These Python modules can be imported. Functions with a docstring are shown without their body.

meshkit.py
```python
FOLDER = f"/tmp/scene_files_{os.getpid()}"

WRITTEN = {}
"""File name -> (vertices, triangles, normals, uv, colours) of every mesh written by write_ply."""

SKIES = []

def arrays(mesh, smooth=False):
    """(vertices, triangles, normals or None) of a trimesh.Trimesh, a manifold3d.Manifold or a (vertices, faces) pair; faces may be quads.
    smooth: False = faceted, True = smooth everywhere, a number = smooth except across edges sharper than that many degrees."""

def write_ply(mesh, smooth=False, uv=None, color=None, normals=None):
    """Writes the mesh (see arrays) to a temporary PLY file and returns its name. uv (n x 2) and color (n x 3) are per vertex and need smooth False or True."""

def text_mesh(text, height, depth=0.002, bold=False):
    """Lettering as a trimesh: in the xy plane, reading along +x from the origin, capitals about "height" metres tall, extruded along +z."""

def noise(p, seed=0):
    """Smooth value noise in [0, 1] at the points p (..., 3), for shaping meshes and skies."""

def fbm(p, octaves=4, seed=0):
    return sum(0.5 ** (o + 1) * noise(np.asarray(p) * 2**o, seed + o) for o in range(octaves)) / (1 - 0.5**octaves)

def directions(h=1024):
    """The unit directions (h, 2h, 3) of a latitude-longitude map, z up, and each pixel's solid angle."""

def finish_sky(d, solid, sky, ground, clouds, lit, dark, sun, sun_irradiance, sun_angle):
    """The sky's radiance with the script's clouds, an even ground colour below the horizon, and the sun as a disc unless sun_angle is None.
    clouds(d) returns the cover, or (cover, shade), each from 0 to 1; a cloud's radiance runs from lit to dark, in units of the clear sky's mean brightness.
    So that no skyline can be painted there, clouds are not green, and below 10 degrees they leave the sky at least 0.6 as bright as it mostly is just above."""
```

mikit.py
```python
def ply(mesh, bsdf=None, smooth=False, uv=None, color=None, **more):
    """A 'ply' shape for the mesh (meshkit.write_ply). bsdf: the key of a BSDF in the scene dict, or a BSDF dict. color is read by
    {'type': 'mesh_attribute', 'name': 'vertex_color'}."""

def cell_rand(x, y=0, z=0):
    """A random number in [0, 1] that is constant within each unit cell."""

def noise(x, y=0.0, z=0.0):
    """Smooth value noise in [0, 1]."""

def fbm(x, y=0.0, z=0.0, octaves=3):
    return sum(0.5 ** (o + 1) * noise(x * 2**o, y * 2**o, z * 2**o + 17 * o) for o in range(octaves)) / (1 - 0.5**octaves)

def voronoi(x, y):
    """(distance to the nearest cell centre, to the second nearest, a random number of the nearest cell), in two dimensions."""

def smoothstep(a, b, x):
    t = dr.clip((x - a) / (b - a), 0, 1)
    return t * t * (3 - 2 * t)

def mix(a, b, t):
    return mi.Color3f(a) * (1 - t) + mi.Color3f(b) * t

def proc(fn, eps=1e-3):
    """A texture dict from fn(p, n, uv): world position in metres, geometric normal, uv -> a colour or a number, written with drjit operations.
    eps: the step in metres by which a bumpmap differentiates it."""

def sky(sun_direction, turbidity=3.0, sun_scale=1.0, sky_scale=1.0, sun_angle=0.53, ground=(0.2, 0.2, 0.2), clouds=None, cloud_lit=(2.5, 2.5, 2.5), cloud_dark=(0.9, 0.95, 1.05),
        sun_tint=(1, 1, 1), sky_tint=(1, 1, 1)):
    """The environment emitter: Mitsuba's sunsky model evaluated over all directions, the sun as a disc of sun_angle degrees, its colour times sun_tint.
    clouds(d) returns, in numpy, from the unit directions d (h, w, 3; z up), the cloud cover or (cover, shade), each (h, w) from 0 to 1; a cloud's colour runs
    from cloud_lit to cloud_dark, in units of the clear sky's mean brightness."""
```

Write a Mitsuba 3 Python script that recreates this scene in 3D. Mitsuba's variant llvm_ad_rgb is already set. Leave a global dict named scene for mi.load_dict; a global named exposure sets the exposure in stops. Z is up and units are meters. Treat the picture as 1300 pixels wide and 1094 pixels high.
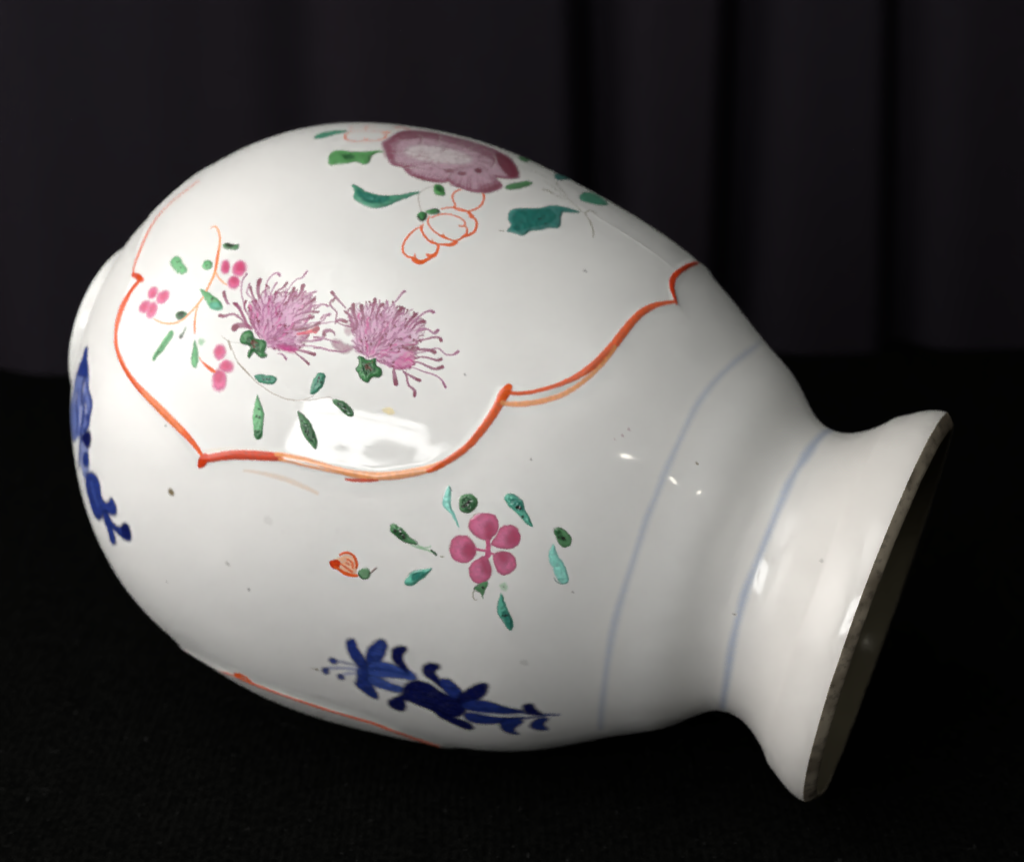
import math
import numpy as np
import trimesh
import mitsuba as mi
import mikit
import meshkit
from scipy.interpolate import CubicSpline
from scipy.ndimage import map_coordinates, gaussian_filter

T = mi.ScalarTransform4f
scene, labels = {}, {}

# ------------------------------------------------------------------ camera
CAM = np.array([0.0070187, -0.388912, 0.189953])
FWD = np.array([0.0, 0.950743, -0.309981])
scene['camera'] = {
    'type': 'thinlens', 'fov': 28.186, 'fov_axis': 'x',
    'to_world': T().look_at(origin=CAM.tolist(), target=(CAM + FWD).tolist(), up=[0, 0, 1]),
    'focus_distance': 0.338, 'aperture_radius': 0.0019, 'near_clip': 0.01, 'far_clip': 20.0}

# ------------------------------------------------------------------ light: a bright window behind the photographer's left shoulder, plus added soft panels
exposure = 0.06
WINDOW_RADIANCE = np.array([8.2, 8.2, 8.05])
SIDE_RADIANCE = np.array([3.1, 3.0, 2.86])
UPPER_RADIANCE = np.array([3.1, 3.06, 2.94])
FILL_RADIANCE = np.array([1.2, 1.22, 1.17])
FAR_RADIANCE = np.array([30.0, 28.0, 24.0])
scene['room_light'] = {'type': 'constant', 'radiance': {'type': 'rgb', 'value': [0.006, 0.006, 0.0065]}}


def lin(c):
    c = np.asarray(c, float) / 255.0
    return np.where(c <= 0.04045, c / 12.92, ((c + 0.055) / 1.055) ** 2.4)


def facing(az, el, dist, centre=(0.0, 0.0, 0.075)):
    """Origin and axes (right, up, towards the vase) of something that stands at a compass direction from the vase."""
    a, e = math.radians(az), math.radians(el)
    d = np.array([math.sin(a) * math.cos(e), math.cos(a) * math.cos(e), math.sin(e)])
    fl = np.array([math.sin(a), math.cos(a), 0.0])
    right = np.cross([0, 0, 1.0], -fl)
    return np.array(centre) + d * dist, -right, np.array([0, 0, 1.0]), -fl


def quad(o, r, u, x0, x1, y0, y1, n):
    v = np.array([o + r * x + u * y for x, y in ((x0, y0), (x1, y0), (x1, y1), (x0, y1))])
    f = np.array([[0, 1, 2], [0, 2, 3]])
    if np.cross(v[1] - v[0], v[2] - v[0]) @ n < 0:
        f = f[:, ::-1]
    return trimesh.Trimesh(v, f, process=False)


def bar(o, r, u, n, x0, x1, y0, y1, d0, d1):
    c = o + r * (x0 + x1) / 2 + u * (y0 + y1) / 2 + n * (d0 + d1) / 2
    m = trimesh.creation.box((abs(x1 - x0), abs(y1 - y0), abs(d1 - d0)))
    M = np.eye(4)
    M[:3, 0], M[:3, 1], M[:3, 2], M[:3, 3] = r, u, n, c
    if np.linalg.det(M[:3, :3]) < 0:
        M[:3, 0] *= -1
    m.apply_transform(M)
    return m


# ------------------------------------------------------------------ materials
WHITE = np.array([0.80, 0.785, 0.755])


def shade_noise(p):
    return mikit.fbm(p.x * 45, p.y * 45, p.z * 45, 3)


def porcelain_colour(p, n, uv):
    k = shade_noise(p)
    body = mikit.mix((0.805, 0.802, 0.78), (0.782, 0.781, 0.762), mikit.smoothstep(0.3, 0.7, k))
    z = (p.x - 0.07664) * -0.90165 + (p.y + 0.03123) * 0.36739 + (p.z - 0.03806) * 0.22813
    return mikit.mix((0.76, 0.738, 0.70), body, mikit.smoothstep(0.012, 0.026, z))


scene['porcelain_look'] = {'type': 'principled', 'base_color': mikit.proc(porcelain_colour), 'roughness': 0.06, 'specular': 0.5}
scene['enamel_look'] = {'type': 'principled', 'base_color': {'type': 'mesh_attribute', 'name': 'vertex_color'}, 'roughness': 0.06, 'specular': 0.5}
scene['painted_look'] = {'type': 'blendbsdf', 'weight': mikit.proc(lambda p, n, uv: mi.Float(uv.x)), 'a': {'type': 'ref', 'id': 'porcelain_look'}, 'b': {'type': 'ref', 'id': 'enamel_look'}}


def biscuit_colour(p, n, uv):
    k = mikit.fbm(p.x * 900, p.y * 900, p.z * 900, 3)
    m = mikit.fbm(p.x * 160 + 5, p.y * 160, p.z * 160, 3)
    c = mikit.mix((0.29, 0.25, 0.19), (0.13, 0.105, 0.075), mikit.smoothstep(0.35, 0.7, m))
    return c * (1 - 0.35 * mikit.smoothstep(0.5, 0.75, k))


scene['biscuit_look'] = {'type': 'bumpmap', 'arbitrary': mikit.proc(lambda p, n, uv: mikit.fbm(p.x * 1500, p.y * 1500, p.z * 1500, 2), eps=1e-4), 'scale': 0.00012,
                         'bsdf': {'type': 'principled', 'base_color': mikit.proc(biscuit_colour), 'roughness': 0.8, 'specular': 0.3}}


def recess_colour(p, n, uv):
    k = mikit.fbm(p.x * 60, p.y * 60, p.z * 60, 3)
    return mikit.mix((0.20, 0.175, 0.115), (0.16, 0.138, 0.09), mikit.smoothstep(0.4, 0.7, k))  # white glaze darkened here: the recess's shade is put into its colour


scene['recess_look'] = {'type': 'principled', 'base_color': mikit.proc(recess_colour), 'roughness': 0.15, 'specular': 0.5}


def cloth_height(p, n, uv):
    rib = dr_sin(p.x * 3900 + mikit.noise(p.x * 60, p.y * 60) * 5)
    return 0.5 * rib + 1.4 * mikit.noise(p.x * 2300, p.y * 1500)


def dr_sin(x):
    import drjit as dr
    return dr.sin(x)


def cloth_colour(p, n, uv):
    k = mikit.noise(p.x * 1100, p.y * 900)
    lint = mikit.smoothstep(0.93, 0.97, mikit.noise(p.x * 700 + 3, p.y * 800, 4.0))
    return mikit.mix((0.0016, 0.0017, 0.0016), (0.0042, 0.0043, 0.0040), k) + mi.Color3f(0.008) * lint


scene['cloth_look'] = {'type': 'twosided', 'b': {'type': 'bumpmap', 'arbitrary': mikit.proc(cloth_height, eps=1e-4), 'scale': 0.00010,
                                                  'bsdf': {'type': 'principled', 'base_color': mikit.proc(cloth_colour), 'roughness': 1.0, 'specular': 0.0}}}


def curtain_colour(p, n, uv):
    k = mikit.fbm(p.x * 30, p.z * 9, p.y * 30, 3)
    w = mikit.noise(p.x * 1500, p.z * 1500)
    return mikit.mix((0.0140, 0.0126, 0.0176), (0.0164, 0.0129, 0.0176), k) * (0.85 + 0.3 * w)


scene['curtain_look'] = {'type': 'twosided', 'b': {'type': 'principled', 'base_color': mikit.proc(curtain_colour), 'roughness': 0.9, 'specular': 0.05}}
scene['frame_look'] = {'type': 'twosided', 'b': {'type': 'principled', 'base_color': {'type': 'rgb', 'value': [0.05, 0.05, 0.05]}, 'roughness': 0.6}}
scene['bush_look'] = {'type': 'twosided', 'b': {'type': 'principled', 'base_color': {'type': 'rgb', 'value': [0.02, 0.03, 0.02]}, 'roughness': 0.8}}

# ------------------------------------------------------------------ the table's black cloth and the dark curtain behind it
gx, gy = np.meshgrid(np.linspace(-0.9, 0.9, 220), np.linspace(-0.55, 0.55, 150))
gz = -0.0002 - 0.0012 * meshkit.fbm(np.stack([gx * 11, gy * 11, gx * 0], -1), 3, 5)
idx = np.arange(gx.size).reshape(gx.shape)


def grid_faces(idx):
    a, b, c, d = idx[:-1, :-1].ravel(), idx[:-1, 1:].ravel(), idx[1:, 1:].ravel(), idx[1:, :-1].ravel()
    return np.vstack([np.stack([a, b, c], 1), np.stack([a, c, d], 1)])


scene['tablecloth'] = mikit.ply((np.stack([gx, gy, gz], -1).reshape(-1, 3), grid_faces(idx)), 'cloth_look', smooth=True)
labels['tablecloth'] = {'label': 'matt black ribbed cloth covering the table under the vase', 'category': 'cloth', 'kind': 'structure'}

# creases: (x at the top, x at the hem, depth)
CREASES = [(-0.62, -0.6, 0.02), (-0.43, -0.41, 0.02), (-0.30, -0.29, 0.022), (-0.165, -0.165, 0.012), (-0.057, -0.055, 0.009), (0.0335, 0.0375, 0.030), (0.0830, 0.0825, 0.026), (0.1360, 0.1410, 0.020),
           (0.205, 0.20, 0.024), (0.27, 0.28, 0.02), (0.36, 0.37, 0.024), (0.47, 0.49, 0.02), (0.60, 0.62, 0.02)]
cu, cv = np.meshgrid(np.linspace(-0.7, 0.7, 1400), np.linspace(0, 1, 60))
hz = 0.42 * cv - 0.002
dep = np.zeros_like(cu)
cen = np.stack([b + (a - b) * np.clip(hz / 0.118, 0, 2.2) for a, b, _ in CREASES])
for k, (_, _, d0) in enumerate(CREASES):
    w = cu - cen[k]
    # the left flank of a crease overhangs and is steep, the right one opens slowly
    dep += 0.8 * d0 * np.where(w < 0, np.exp(-(w / (0.0055 if k != 4 else 0.013)) ** 2), np.exp(-(w / 0.0105) ** 2) * 0.8 + 0.2 * np.exp(-w / 0.02))
wav = meshkit.fbm(np.stack([cu * 14, hz * 3, cu * 0], -1), 3, 8) - 0.5
yy = 0.2705 + 0.103 * cu + dep + 0.012 * wav
idx = np.arange(cu.size).reshape(cu.shape)
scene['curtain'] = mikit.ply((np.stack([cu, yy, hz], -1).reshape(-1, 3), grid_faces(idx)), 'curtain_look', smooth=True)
labels['curtain'] = {'label': 'dark purple-grey curtain hanging in soft vertical folds behind the vase', 'category': 'curtain', 'kind': 'structure'}
ELEMENTS = [
 ('panel_border', 0.06, [
('l',[16046,-2475,16260,-2796,16489,-3093,16644,-3490,16611,-3989,16448,-4611,16268,-5133,16091,-5530,15909,-5637,15726,-5671],[.75,.75,.75,.75,.75,.67,.45,.45,.75,.82],'orange',0.95,0.12),
('l',[16108,-5596,15877,-5636,15626,-5726],[.73,1.27,.91],'orange_deep',0.9,0.14),
('l',[15698,-5711,15825,-5925,15893,-6197,15894,-6582,15810,-6961,15633,-7264,15342,-7514,14910,-7744,14460,-7907,13983,-8042,13458,-8210,13052,-8352,12792,-8484,12639,-8579],[.91,1.19,1.27,1.38,1.19,1.09,1.09,1.09,1.09,1.19,1.19,.91,.64,.45],'orange',1,0.13),
('l',[15684,-5730,15825,-5925,15893,-6197,15894,-6582],[.56,.73,.73,.56],'orange_deep',0.7,0.3),
('l',[14304,-7950,13726,-8122,13246,-8271],[1.09,1.47,.91],'orange_thin',0.3,0.35),
('l',[12694,-8772,12636,-8655,12594,-8547],[.73,1.47,.91],'orange_deep',1,0.12),
('l',[12582,-8588,12324,-8444,12024,-8302,11692,-8189,11352,-8089,11176,-8041],[1.09,1.27,1.38,1.38,1.27,1.09],'orange_deep',0.95,0.12),
('l',[11264,-8013,10924,-7952,10554,-7911,10181,-7899,9816,-7875,9403,-7774,9015,-7605,8649,-7378,8421,-7184],[.56,.64,.64,.73,1.09,1.19,1.19,1.09,.91],'orange_thin',0.9,0.16),
('l',[11164,-8081,10821,-8034,10380,-7984,9950,-7922,9532,-7835],[.56,.45,.45,.45,.45],'orange_thin',0.8,0.2),
('l',[9921,-8017,9647,-7943,9382,-7842],[.36,.56,.27],'orange_deep',0.9,0.12),
('l',[8579,-7368,8365,-7132,8124,-6772,7996,-6434,7909,-6074,7865,-5725,7856,-5520],[.73,.91,1.0,1.09,1.19,1.27,1.27],'orange',0.95,0.13),
('l',[7867,-5643,7849,-5499,7832,-5355],[1.27,1.47,.91],'orange',1,0.13),
('l',[7830,-5473,7544,-5364,7261,-5126,6998,-4827,6768,-4429,6605,-3960,6520,-3444,6474,-2856,6400,-2265,6243,-1745,6044,-1274],[.64,.56,.64,.73,1.0,1.27,1.27,1.19,1.09,.91,.56],'orange',0.95,0.13),
('l',[7815,-5701,7533,-5582,7180,-5331,6870,-4955,6662,-4494,6535,-4011,6485,-3528],[.73,.82,.82,.73,.64,.56,.56],'orange_thin',0.9,0.16),
('l',[5994,-1300,6160,-1078,6310,-791,6378,-345,6384,365,6423,1616],[.45,.82,1.0,.91,.82,.64],'orange_deep',1,0.12),
 ]),
 ('panel_border__smear', 0, [
('l',[11794,-8518,11333,-8424,10871,-8394,10356,-8438],[.3,.6,.75,.45],'tan',0.35,0.3),
('l',[12720,-8611,12542,-8420,12049,-8221,11453,-8021],[.45,.6,.6,.3],'tan',0.25,0.3),
 ]),
 ('panel_border_001', 0.05, [
('l',[13364,-14572,12844,-14547,12265,-14142,12002,-14072],[.3,.45,.53,.6],'orange',0.95,0.12),
('l',[11928,-13938,11705,-13772,11550,-13941],[.9,1.05,.6],'orange',1,0.12),
('l',[11855,-13938,11379,-13889,10861,-13867,10292,-13920,9742,-14008,9209,-14158,8707,-14450,8196,-15075,7993,-15460],[.9,.67,.67,.75,.75,.75,.82,.75,.6],'orange',0.95,0.13),
 ]),
 ('blue_band', 0, [
('l',[4488,1719,4396,412,4441,-745,4518,-1710,4630,-3014,4651,-3911,4648,-4803,4651,-5474,4640,-6151,4653,-6717,4635,-7369,4626,-8311,4634,-9091,4631,-9915,4606,-10959,4595,-12222,4676,-14439],[.34,.63,.8,.7,.88,.82,.69,1.0,.78,.96,.8,.81,.96,1.14,.82,.87,.79],'blue_pale',0.4,0.75),
 ]),
 ('blue_band_001', 0, [
('l',[2264,1888,2279,680,2310,-600,2324,-1740,2350,-2765,2361,-3666,2351,-4796,2343,-5748,2347,-6670,2363,-7523,2365,-8248,2344,-9110,2322,-10137,2289,-11290,2275,-12588,2327,-15072],[.9,1.03,1.07,1.36,.79,1.16,.9,.83,.82,.91,1.14,.85,1.03,1.06,.94,.89],'blue_pale',0.58,0.75),
 ]),
 ('stem', 0.05, [
('l',[14470,-4309,14425,-4250,14307,-4312,14141,-4491,14023,-4704,13912,-4982,13818,-5249,13799,-5455,13801,-5628,13814,-5818,13873,-6001,13963,-6207,14081,-6371,14275,-6482,14521,-6517,14749,-6485],[.18,.24,.27,.3,.42,.51,.51,.45,.36,.33,.33,.33,.36,.33,.27,.21],'orange_thin',1,0.12),
('l',[13991,-4812,13911,-5018,13829,-5216],[.24,.36,.24],'orange',0.8,0.15),
('l',[13767,-5273,13666,-5354,13542,-5410,13434,-5440],[.24,.24,.24,.18],'orange_thin',0.9,0.14),
('l',[13844,-5943,13819,-6103,13758,-6284,13659,-6499],[.27,.27,.3,.24],'orange_thin',1,0.12),
('l',[13765,-6286,13656,-6498],[.27],'orange',0.7,0.15),
('l',[13359,-6900,13236,-6969,13088,-7014,12911,-7049],[.18,.27,.54,.42],'orange',1,0.13),
 ]),
 ('blossom__petal', 0.06, [
('p',[15096,-5813,15015,-5847,14957,-5913,14937,-5992,14959,-6065,15018,-6113,15099,-6122,15181,-6090,15242,-6024,15264,-5942,15240,-5867,15178,-5820],'pink_light',0.75,0.3),
('p',[15095,-5841,15029,-5869,14982,-5923,14965,-5988,14983,-6048,15032,-6087,15099,-6095,15166,-6068,15215,-6014,15233,-5947,15214,-5886,15163,-5847],'pink',0.85,0.3),
('p',[15069,-5917,15029,-5933,15000,-5966,14990,-6006,15001,-6042,15031,-6066,15071,-6071,15112,-6055,15141,-6022,15152,-5982,15140,-5945,15110,-5921],'pink_deep',0.6,0.5),
 ]),
 ('blossom__petal_001', 0.06, [
('p',[14695,-5845,14623,-5894,14590,-5973,14602,-6062,14657,-6137,14742,-6178,14833,-6175,14907,-6126,14943,-6045,14930,-5954,14871,-5878,14785,-5839],'pink_light',0.75,0.3),
('p',[14706,-5874,14648,-5915,14620,-5980,14630,-6053,14676,-6114,14745,-6148,14820,-6145,14881,-6105,14909,-6039,14899,-5964,14851,-5902,14781,-5870],'pink',0.85,0.3),
('p',[14710,-5910,14675,-5934,14658,-5974,14664,-6018,14691,-6056,14734,-6076,14779,-6074,14815,-6050,14833,-6010,14827,-5965,14798,-5927,14755,-5907],'pink_deep',0.6,0.5),
 ]),
 ('blossom__petal_002', 0.06, [
('p',[15092,-6152,15008,-6195,14961,-6266,14962,-6347,15011,-6418,15096,-6459,15196,-6461,15284,-6419,15336,-6346,15335,-6261,15282,-6189,15192,-6150],'pink_light',0.75,0.3),
('p',[15101,-6180,15032,-6214,14993,-6273,14994,-6340,15034,-6398,15104,-6432,15186,-6433,15258,-6399,15300,-6339,15299,-6270,15256,-6211,15183,-6178],'pink',0.85,0.3),
('p',[15126,-6230,15084,-6252,15060,-6287,15060,-6328,15085,-6364,15128,-6385,15178,-6385,15222,-6364,15247,-6328,15247,-6286,15221,-6250,15177,-6230],'pink_deep',0.6,0.5),
 ]),
 ('blossom__petal_003', 0.06, [
('p',[14918,-6131,14828,-6164,14760,-6240,14730,-6339,14746,-6435,14804,-6505,14889,-6529,14979,-6500,15050,-6424,15082,-6322,15065,-6222,15005,-6152],'pink_light',0.75,0.3),
('p',[14915,-6167,14841,-6194,14785,-6256,14760,-6337,14773,-6417,14821,-6474,14891,-6493,14964,-6469,15022,-6407,15049,-6323,15035,-6242,14986,-6185],'pink',0.85,0.3),
('p',[14912,-6210,14867,-6226,14832,-6264,14817,-6314,14825,-6363,14854,-6398,14897,-6409,14942,-6394,14977,-6356,14993,-6305,14985,-6256,14955,-6221],'pink_deep',0.6,0.5),
 ]),
 ('blossom_001__petal', 0.06, [
('p',[13722,-4949,13658,-4963,13592,-5014,13543,-5088,13523,-5167,13537,-5228,13582,-5256,13645,-5244,13710,-5195,13760,-5120,13781,-5040,13767,-4977],'pink_light',0.75,0.3),
('p',[13709,-4977,13656,-4988,13602,-5030,13562,-5091,13546,-5155,13557,-5206,13594,-5229,13646,-5219,13699,-5178,13740,-5117,13757,-5052,13746,-5000],'pink',0.85,0.3),
('p',[13672,-5038,13640,-5045,13608,-5070,13583,-5107,13573,-5147,13580,-5177,13603,-5192,13634,-5185,13667,-5160,13691,-5123,13702,-5084,13695,-5052],'pink_deep',0.6,0.5),
 ]),
 ('blossom_001__petal_001', 0.06, [
('p',[13348,-4888,13266,-4932,13208,-5012,13190,-5104,13215,-5187,13278,-5237,13362,-5242,13443,-5200,13502,-5121,13521,-5027,13496,-4942,13432,-4892],'pink_light',0.75,0.3),
('p',[13349,-4921,13282,-4957,13234,-5021,13219,-5098,13240,-5166,13292,-5207,13360,-5211,13427,-5176,13475,-5111,13491,-5034,13470,-4965,13418,-4924],'pink',0.85,0.3),
('p',[13348,-4956,13307,-4978,13278,-5017,13269,-5064,13281,-5106,13313,-5131,13355,-5133,13396,-5112,13425,-5072,13434,-5025,13422,-4983,13390,-4958],'pink_deep',0.6,0.5),
 ]),
 ('blossom_001__petal_002', 0.06, [
('p',[13184,-5326,13166,-5399,13189,-5462,13247,-5499,13325,-5499,13402,-5463,13457,-5398,13476,-5324,13454,-5259,13395,-5223,13316,-5224,13239,-5261],'pink_light',0.75,0.3),
('p',[13209,-5332,13194,-5393,13212,-5445,13260,-5475,13324,-5475,13387,-5445,13432,-5392,13448,-5331,13429,-5278,13381,-5248,13317,-5249,13254,-5280],'pink',0.85,0.3),
('p',[13271,-5308,13262,-5345,13273,-5377,13302,-5395,13341,-5395,13380,-5377,13408,-5344,13417,-5307,13406,-5275,13377,-5256,13337,-5257,13299,-5276],'pink_deep',0.6,0.5),
 ]),
 ('blossom_002__petal', 0.06, [
('p',[13033,-6534,12959,-6539,12892,-6582,12849,-6651,12842,-6728,12873,-6793,12934,-6828,13007,-6824,13074,-6782,13117,-6713,13124,-6635,13093,-6569],'pink_light',0.75,0.3),
('p',[13024,-6561,12963,-6565,12908,-6600,12873,-6656,12867,-6720,12893,-6773,12942,-6802,13002,-6799,13057,-6764,13093,-6707,13098,-6643,13073,-6589],'pink',0.85,0.3),
('p',[13030,-6590,12993,-6592,12959,-6614,12938,-6648,12934,-6687,12950,-6720,12980,-6737,13017,-6735,13050,-6714,13072,-6679,13075,-6640,13060,-6608],'pink_deep',0.6,0.5),
 ]),
 ('blossom_002__petal_001', 0.06, [
('p',[12590,-6832,12586,-6897,12624,-6958,12695,-6999,12780,-7009,12855,-6984,12902,-6932,12906,-6867,12867,-6805,12796,-6764,12712,-6755,12636,-6780],'pink_light',0.75,0.3),
('p',[12618,-6841,12614,-6894,12646,-6944,12704,-6978,12773,-6986,12835,-6966,12873,-6923,12877,-6869,12845,-6819,12787,-6785,12717,-6778,12656,-6798],'pink',0.85,0.3),
('p',[12684,-6850,12682,-6883,12701,-6913,12737,-6934,12779,-6939,12817,-6926,12840,-6900,12842,-6868,12823,-6837,12787,-6816,12745,-6812,12707,-6824],'pink_deep',0.6,0.5),
 ]),
 ('blossom_002__petal_002', 0.06, [
('p',[12862,-6958,12775,-6963,12691,-7020,12634,-7114,12618,-7220,12648,-7310,12715,-7361,12802,-7357,12885,-7301,12942,-7206,12958,-7099,12929,-7008],'pink_light',0.75,0.3),
('p',[12848,-6995,12777,-6998,12708,-7045,12661,-7122,12648,-7209,12673,-7283,12728,-7325,12799,-7322,12867,-7275,12914,-7198,12927,-7110,12903,-7035],'pink',0.85,0.3),
('p',[12864,-6999,12820,-7001,12778,-7030,12749,-7077,12741,-7130,12755,-7175,12789,-7200,12833,-7198,12874,-7170,12903,-7123,12912,-7069,12897,-7024],'pink_deep',0.6,0.5),
 ]),
 ('leaf', 0.08, [
('p',[15050,-5165,14975,-5060,14821,-5085,14618,-5233,14463,-5340,14470,-5407,14594,-5453,14790,-5389,14999,-5259],'green_light',0.95,0.3),
('l',[14827,-5195,14821,-5195],[.22],'ink',0.8,0.1),
('l',[14660,-5314,14642,-5306],[.17],'ink',0.8,0.1),
('l',[14779,-5187,14790,-5191],[.22],'ink',0.8,0.1),
 ]),
 ('leaf_001', 0.12, [
('p',[14178,-5180,14170,-5076,14071,-5042,13957,-5118,13953,-5215,14057,-5251],'green_light',0.95,0.16),
('l',[14071,-5042,13957,-5118,13953,-5215],[.04,.12,.09],'green_dark',0.8,0.1),
('l',[14061,-5178,14065,-5163],[.22],'ink',0.8,0.1),
('l',[14116,-5112,14131,-5115],[.13],'ink',0.8,0.1),
 ]),
 ('leaf_002', 0.15, [
('p',[13967,-4656,13884,-4602,13727,-4616,13636,-4581,13597,-4663,13664,-4726,13785,-4741,13896,-4726],'green',0.95,0.16),
('p',[13908,-4626,13730,-4609,13692,-4676,13825,-4704],'ink',0.75,0.3),
('l',[13884,-4602,13727,-4616,13636,-4581,13597,-4663],[.04,.12,.09,.04],'ink',0.8,0.1),
('l',[13745,-4678,13751,-4679],[.27],'ink',0.8,0.1),
('l',[13831,-4631,13814,-4626],[.25],'ink',0.8,0.1),
('l',[13861,-4661,13868,-4665],[.25],'ink',0.8,0.1),
('l',[13791,-4676,13793,-4683],[.13],'ink',0.8,0.1),
('l',[13797,-4679,13793,-4678],[.17],'ink',0.8,0.1),
 ]),
 ('leaf_003', 0.16, [
('p',[13955,-5664,13776,-5673,13555,-5734,13358,-5814,13295,-5895,13363,-5963,13531,-5960,13690,-5870,13846,-5758],'green_light',0.95,0.16),
('p',[13584,-5892,13397,-5825,13321,-5902,13474,-5961],'teal',0.75,0.3),
('l',[13295,-5895,13363,-5963,13531,-5960,13690,-5870],[.04,.12,.09,.04],'teal',0.8,0.1),
('l',[13574,-5777,13572,-5791],[.22],'ink',0.8,0.1),
('l',[13581,-5793,13573,-5803],[.27],'ink',0.8,0.1),
 ]),
 ('leaf_004', 0.16, [
('p',[14238,-6294,14196,-6192,14065,-6166,13984,-6206,14018,-6295,14133,-6351],'green',0.95,0.16),
('p',[14184,-6213,14067,-6201,14069,-6275,14156,-6307],'ink',0.75,0.3),
('l',[14018,-6295,14133,-6351,14238,-6294],[.04,.12,.09],'ink',0.8,0.1),
('l',[14086,-6212,14062,-6212],[.19],'ink',0.8,0.1),
('l',[14113,-6245,14132,-6241],[.17],'ink',0.8,0.1),
('l',[14039,-6226,14056,-6224],[.15],'ink',0.8,0.1),
('l',[14084,-6261,14074,-6274],[.25],'ink',0.8,0.1),
('l',[14051,-6278,14041,-6283],[.21],'ink',0.8,0.1),
('l',[14119,-6303,14125,-6301],[.14],'ink',0.8,0.1),
 ]),
 ('leaf_005', 0.12, [
('p',[14175,-6595,14109,-6659,14136,-6799,14191,-6995,14295,-7190,14359,-7293,14411,-7259,14376,-7066,14306,-6847,14246,-6664],'green_light',0.95,0.22),
('l',[14168,-6692,14256,-6948,14360,-7270],[.09,.15,.09],'green_dark',0.8,0.12),
('l',[14262,-6948,14286,-6945],[.16],'ink',0.8,0.1),
('l',[14294,-7074,14312,-7081],[.22],'ink',0.8,0.1),
 ]),
 ('leaf_006', 0.06, [
('p',[13909,-6430,13873,-6479,13876,-6578,13887,-6662,13947,-6679,13954,-6606,13922,-6525],'grey_green',0.95,0.16),
('p',[13961,-6651,13900,-6610,13885,-6665,13942,-6681],'ink',0.75,0.3),
('l',[13876,-6578,13887,-6662,13947,-6679],[.04,.12,.09],'ink',0.8,0.1),
('l',[13910,-6567,13892,-6566],[.15],'ink',0.8,0.1),
('l',[13888,-6573,13884,-6571],[.15],'ink',0.8,0.1),
 ]),
 ('leaf_007', 0.12, [
('p',[13599,-6626,13509,-6694,13400,-6850,13343,-7004,13358,-7117,13448,-7084,13532,-6954,13573,-6745],'green_light',0.95,0.25),
('l',[13582,-6637,13535,-6829,13506,-6977],[.09,.15,.09],'green_dark',0.8,0.12),
 ]),
 ('leaf_008', 0.05, [
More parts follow.
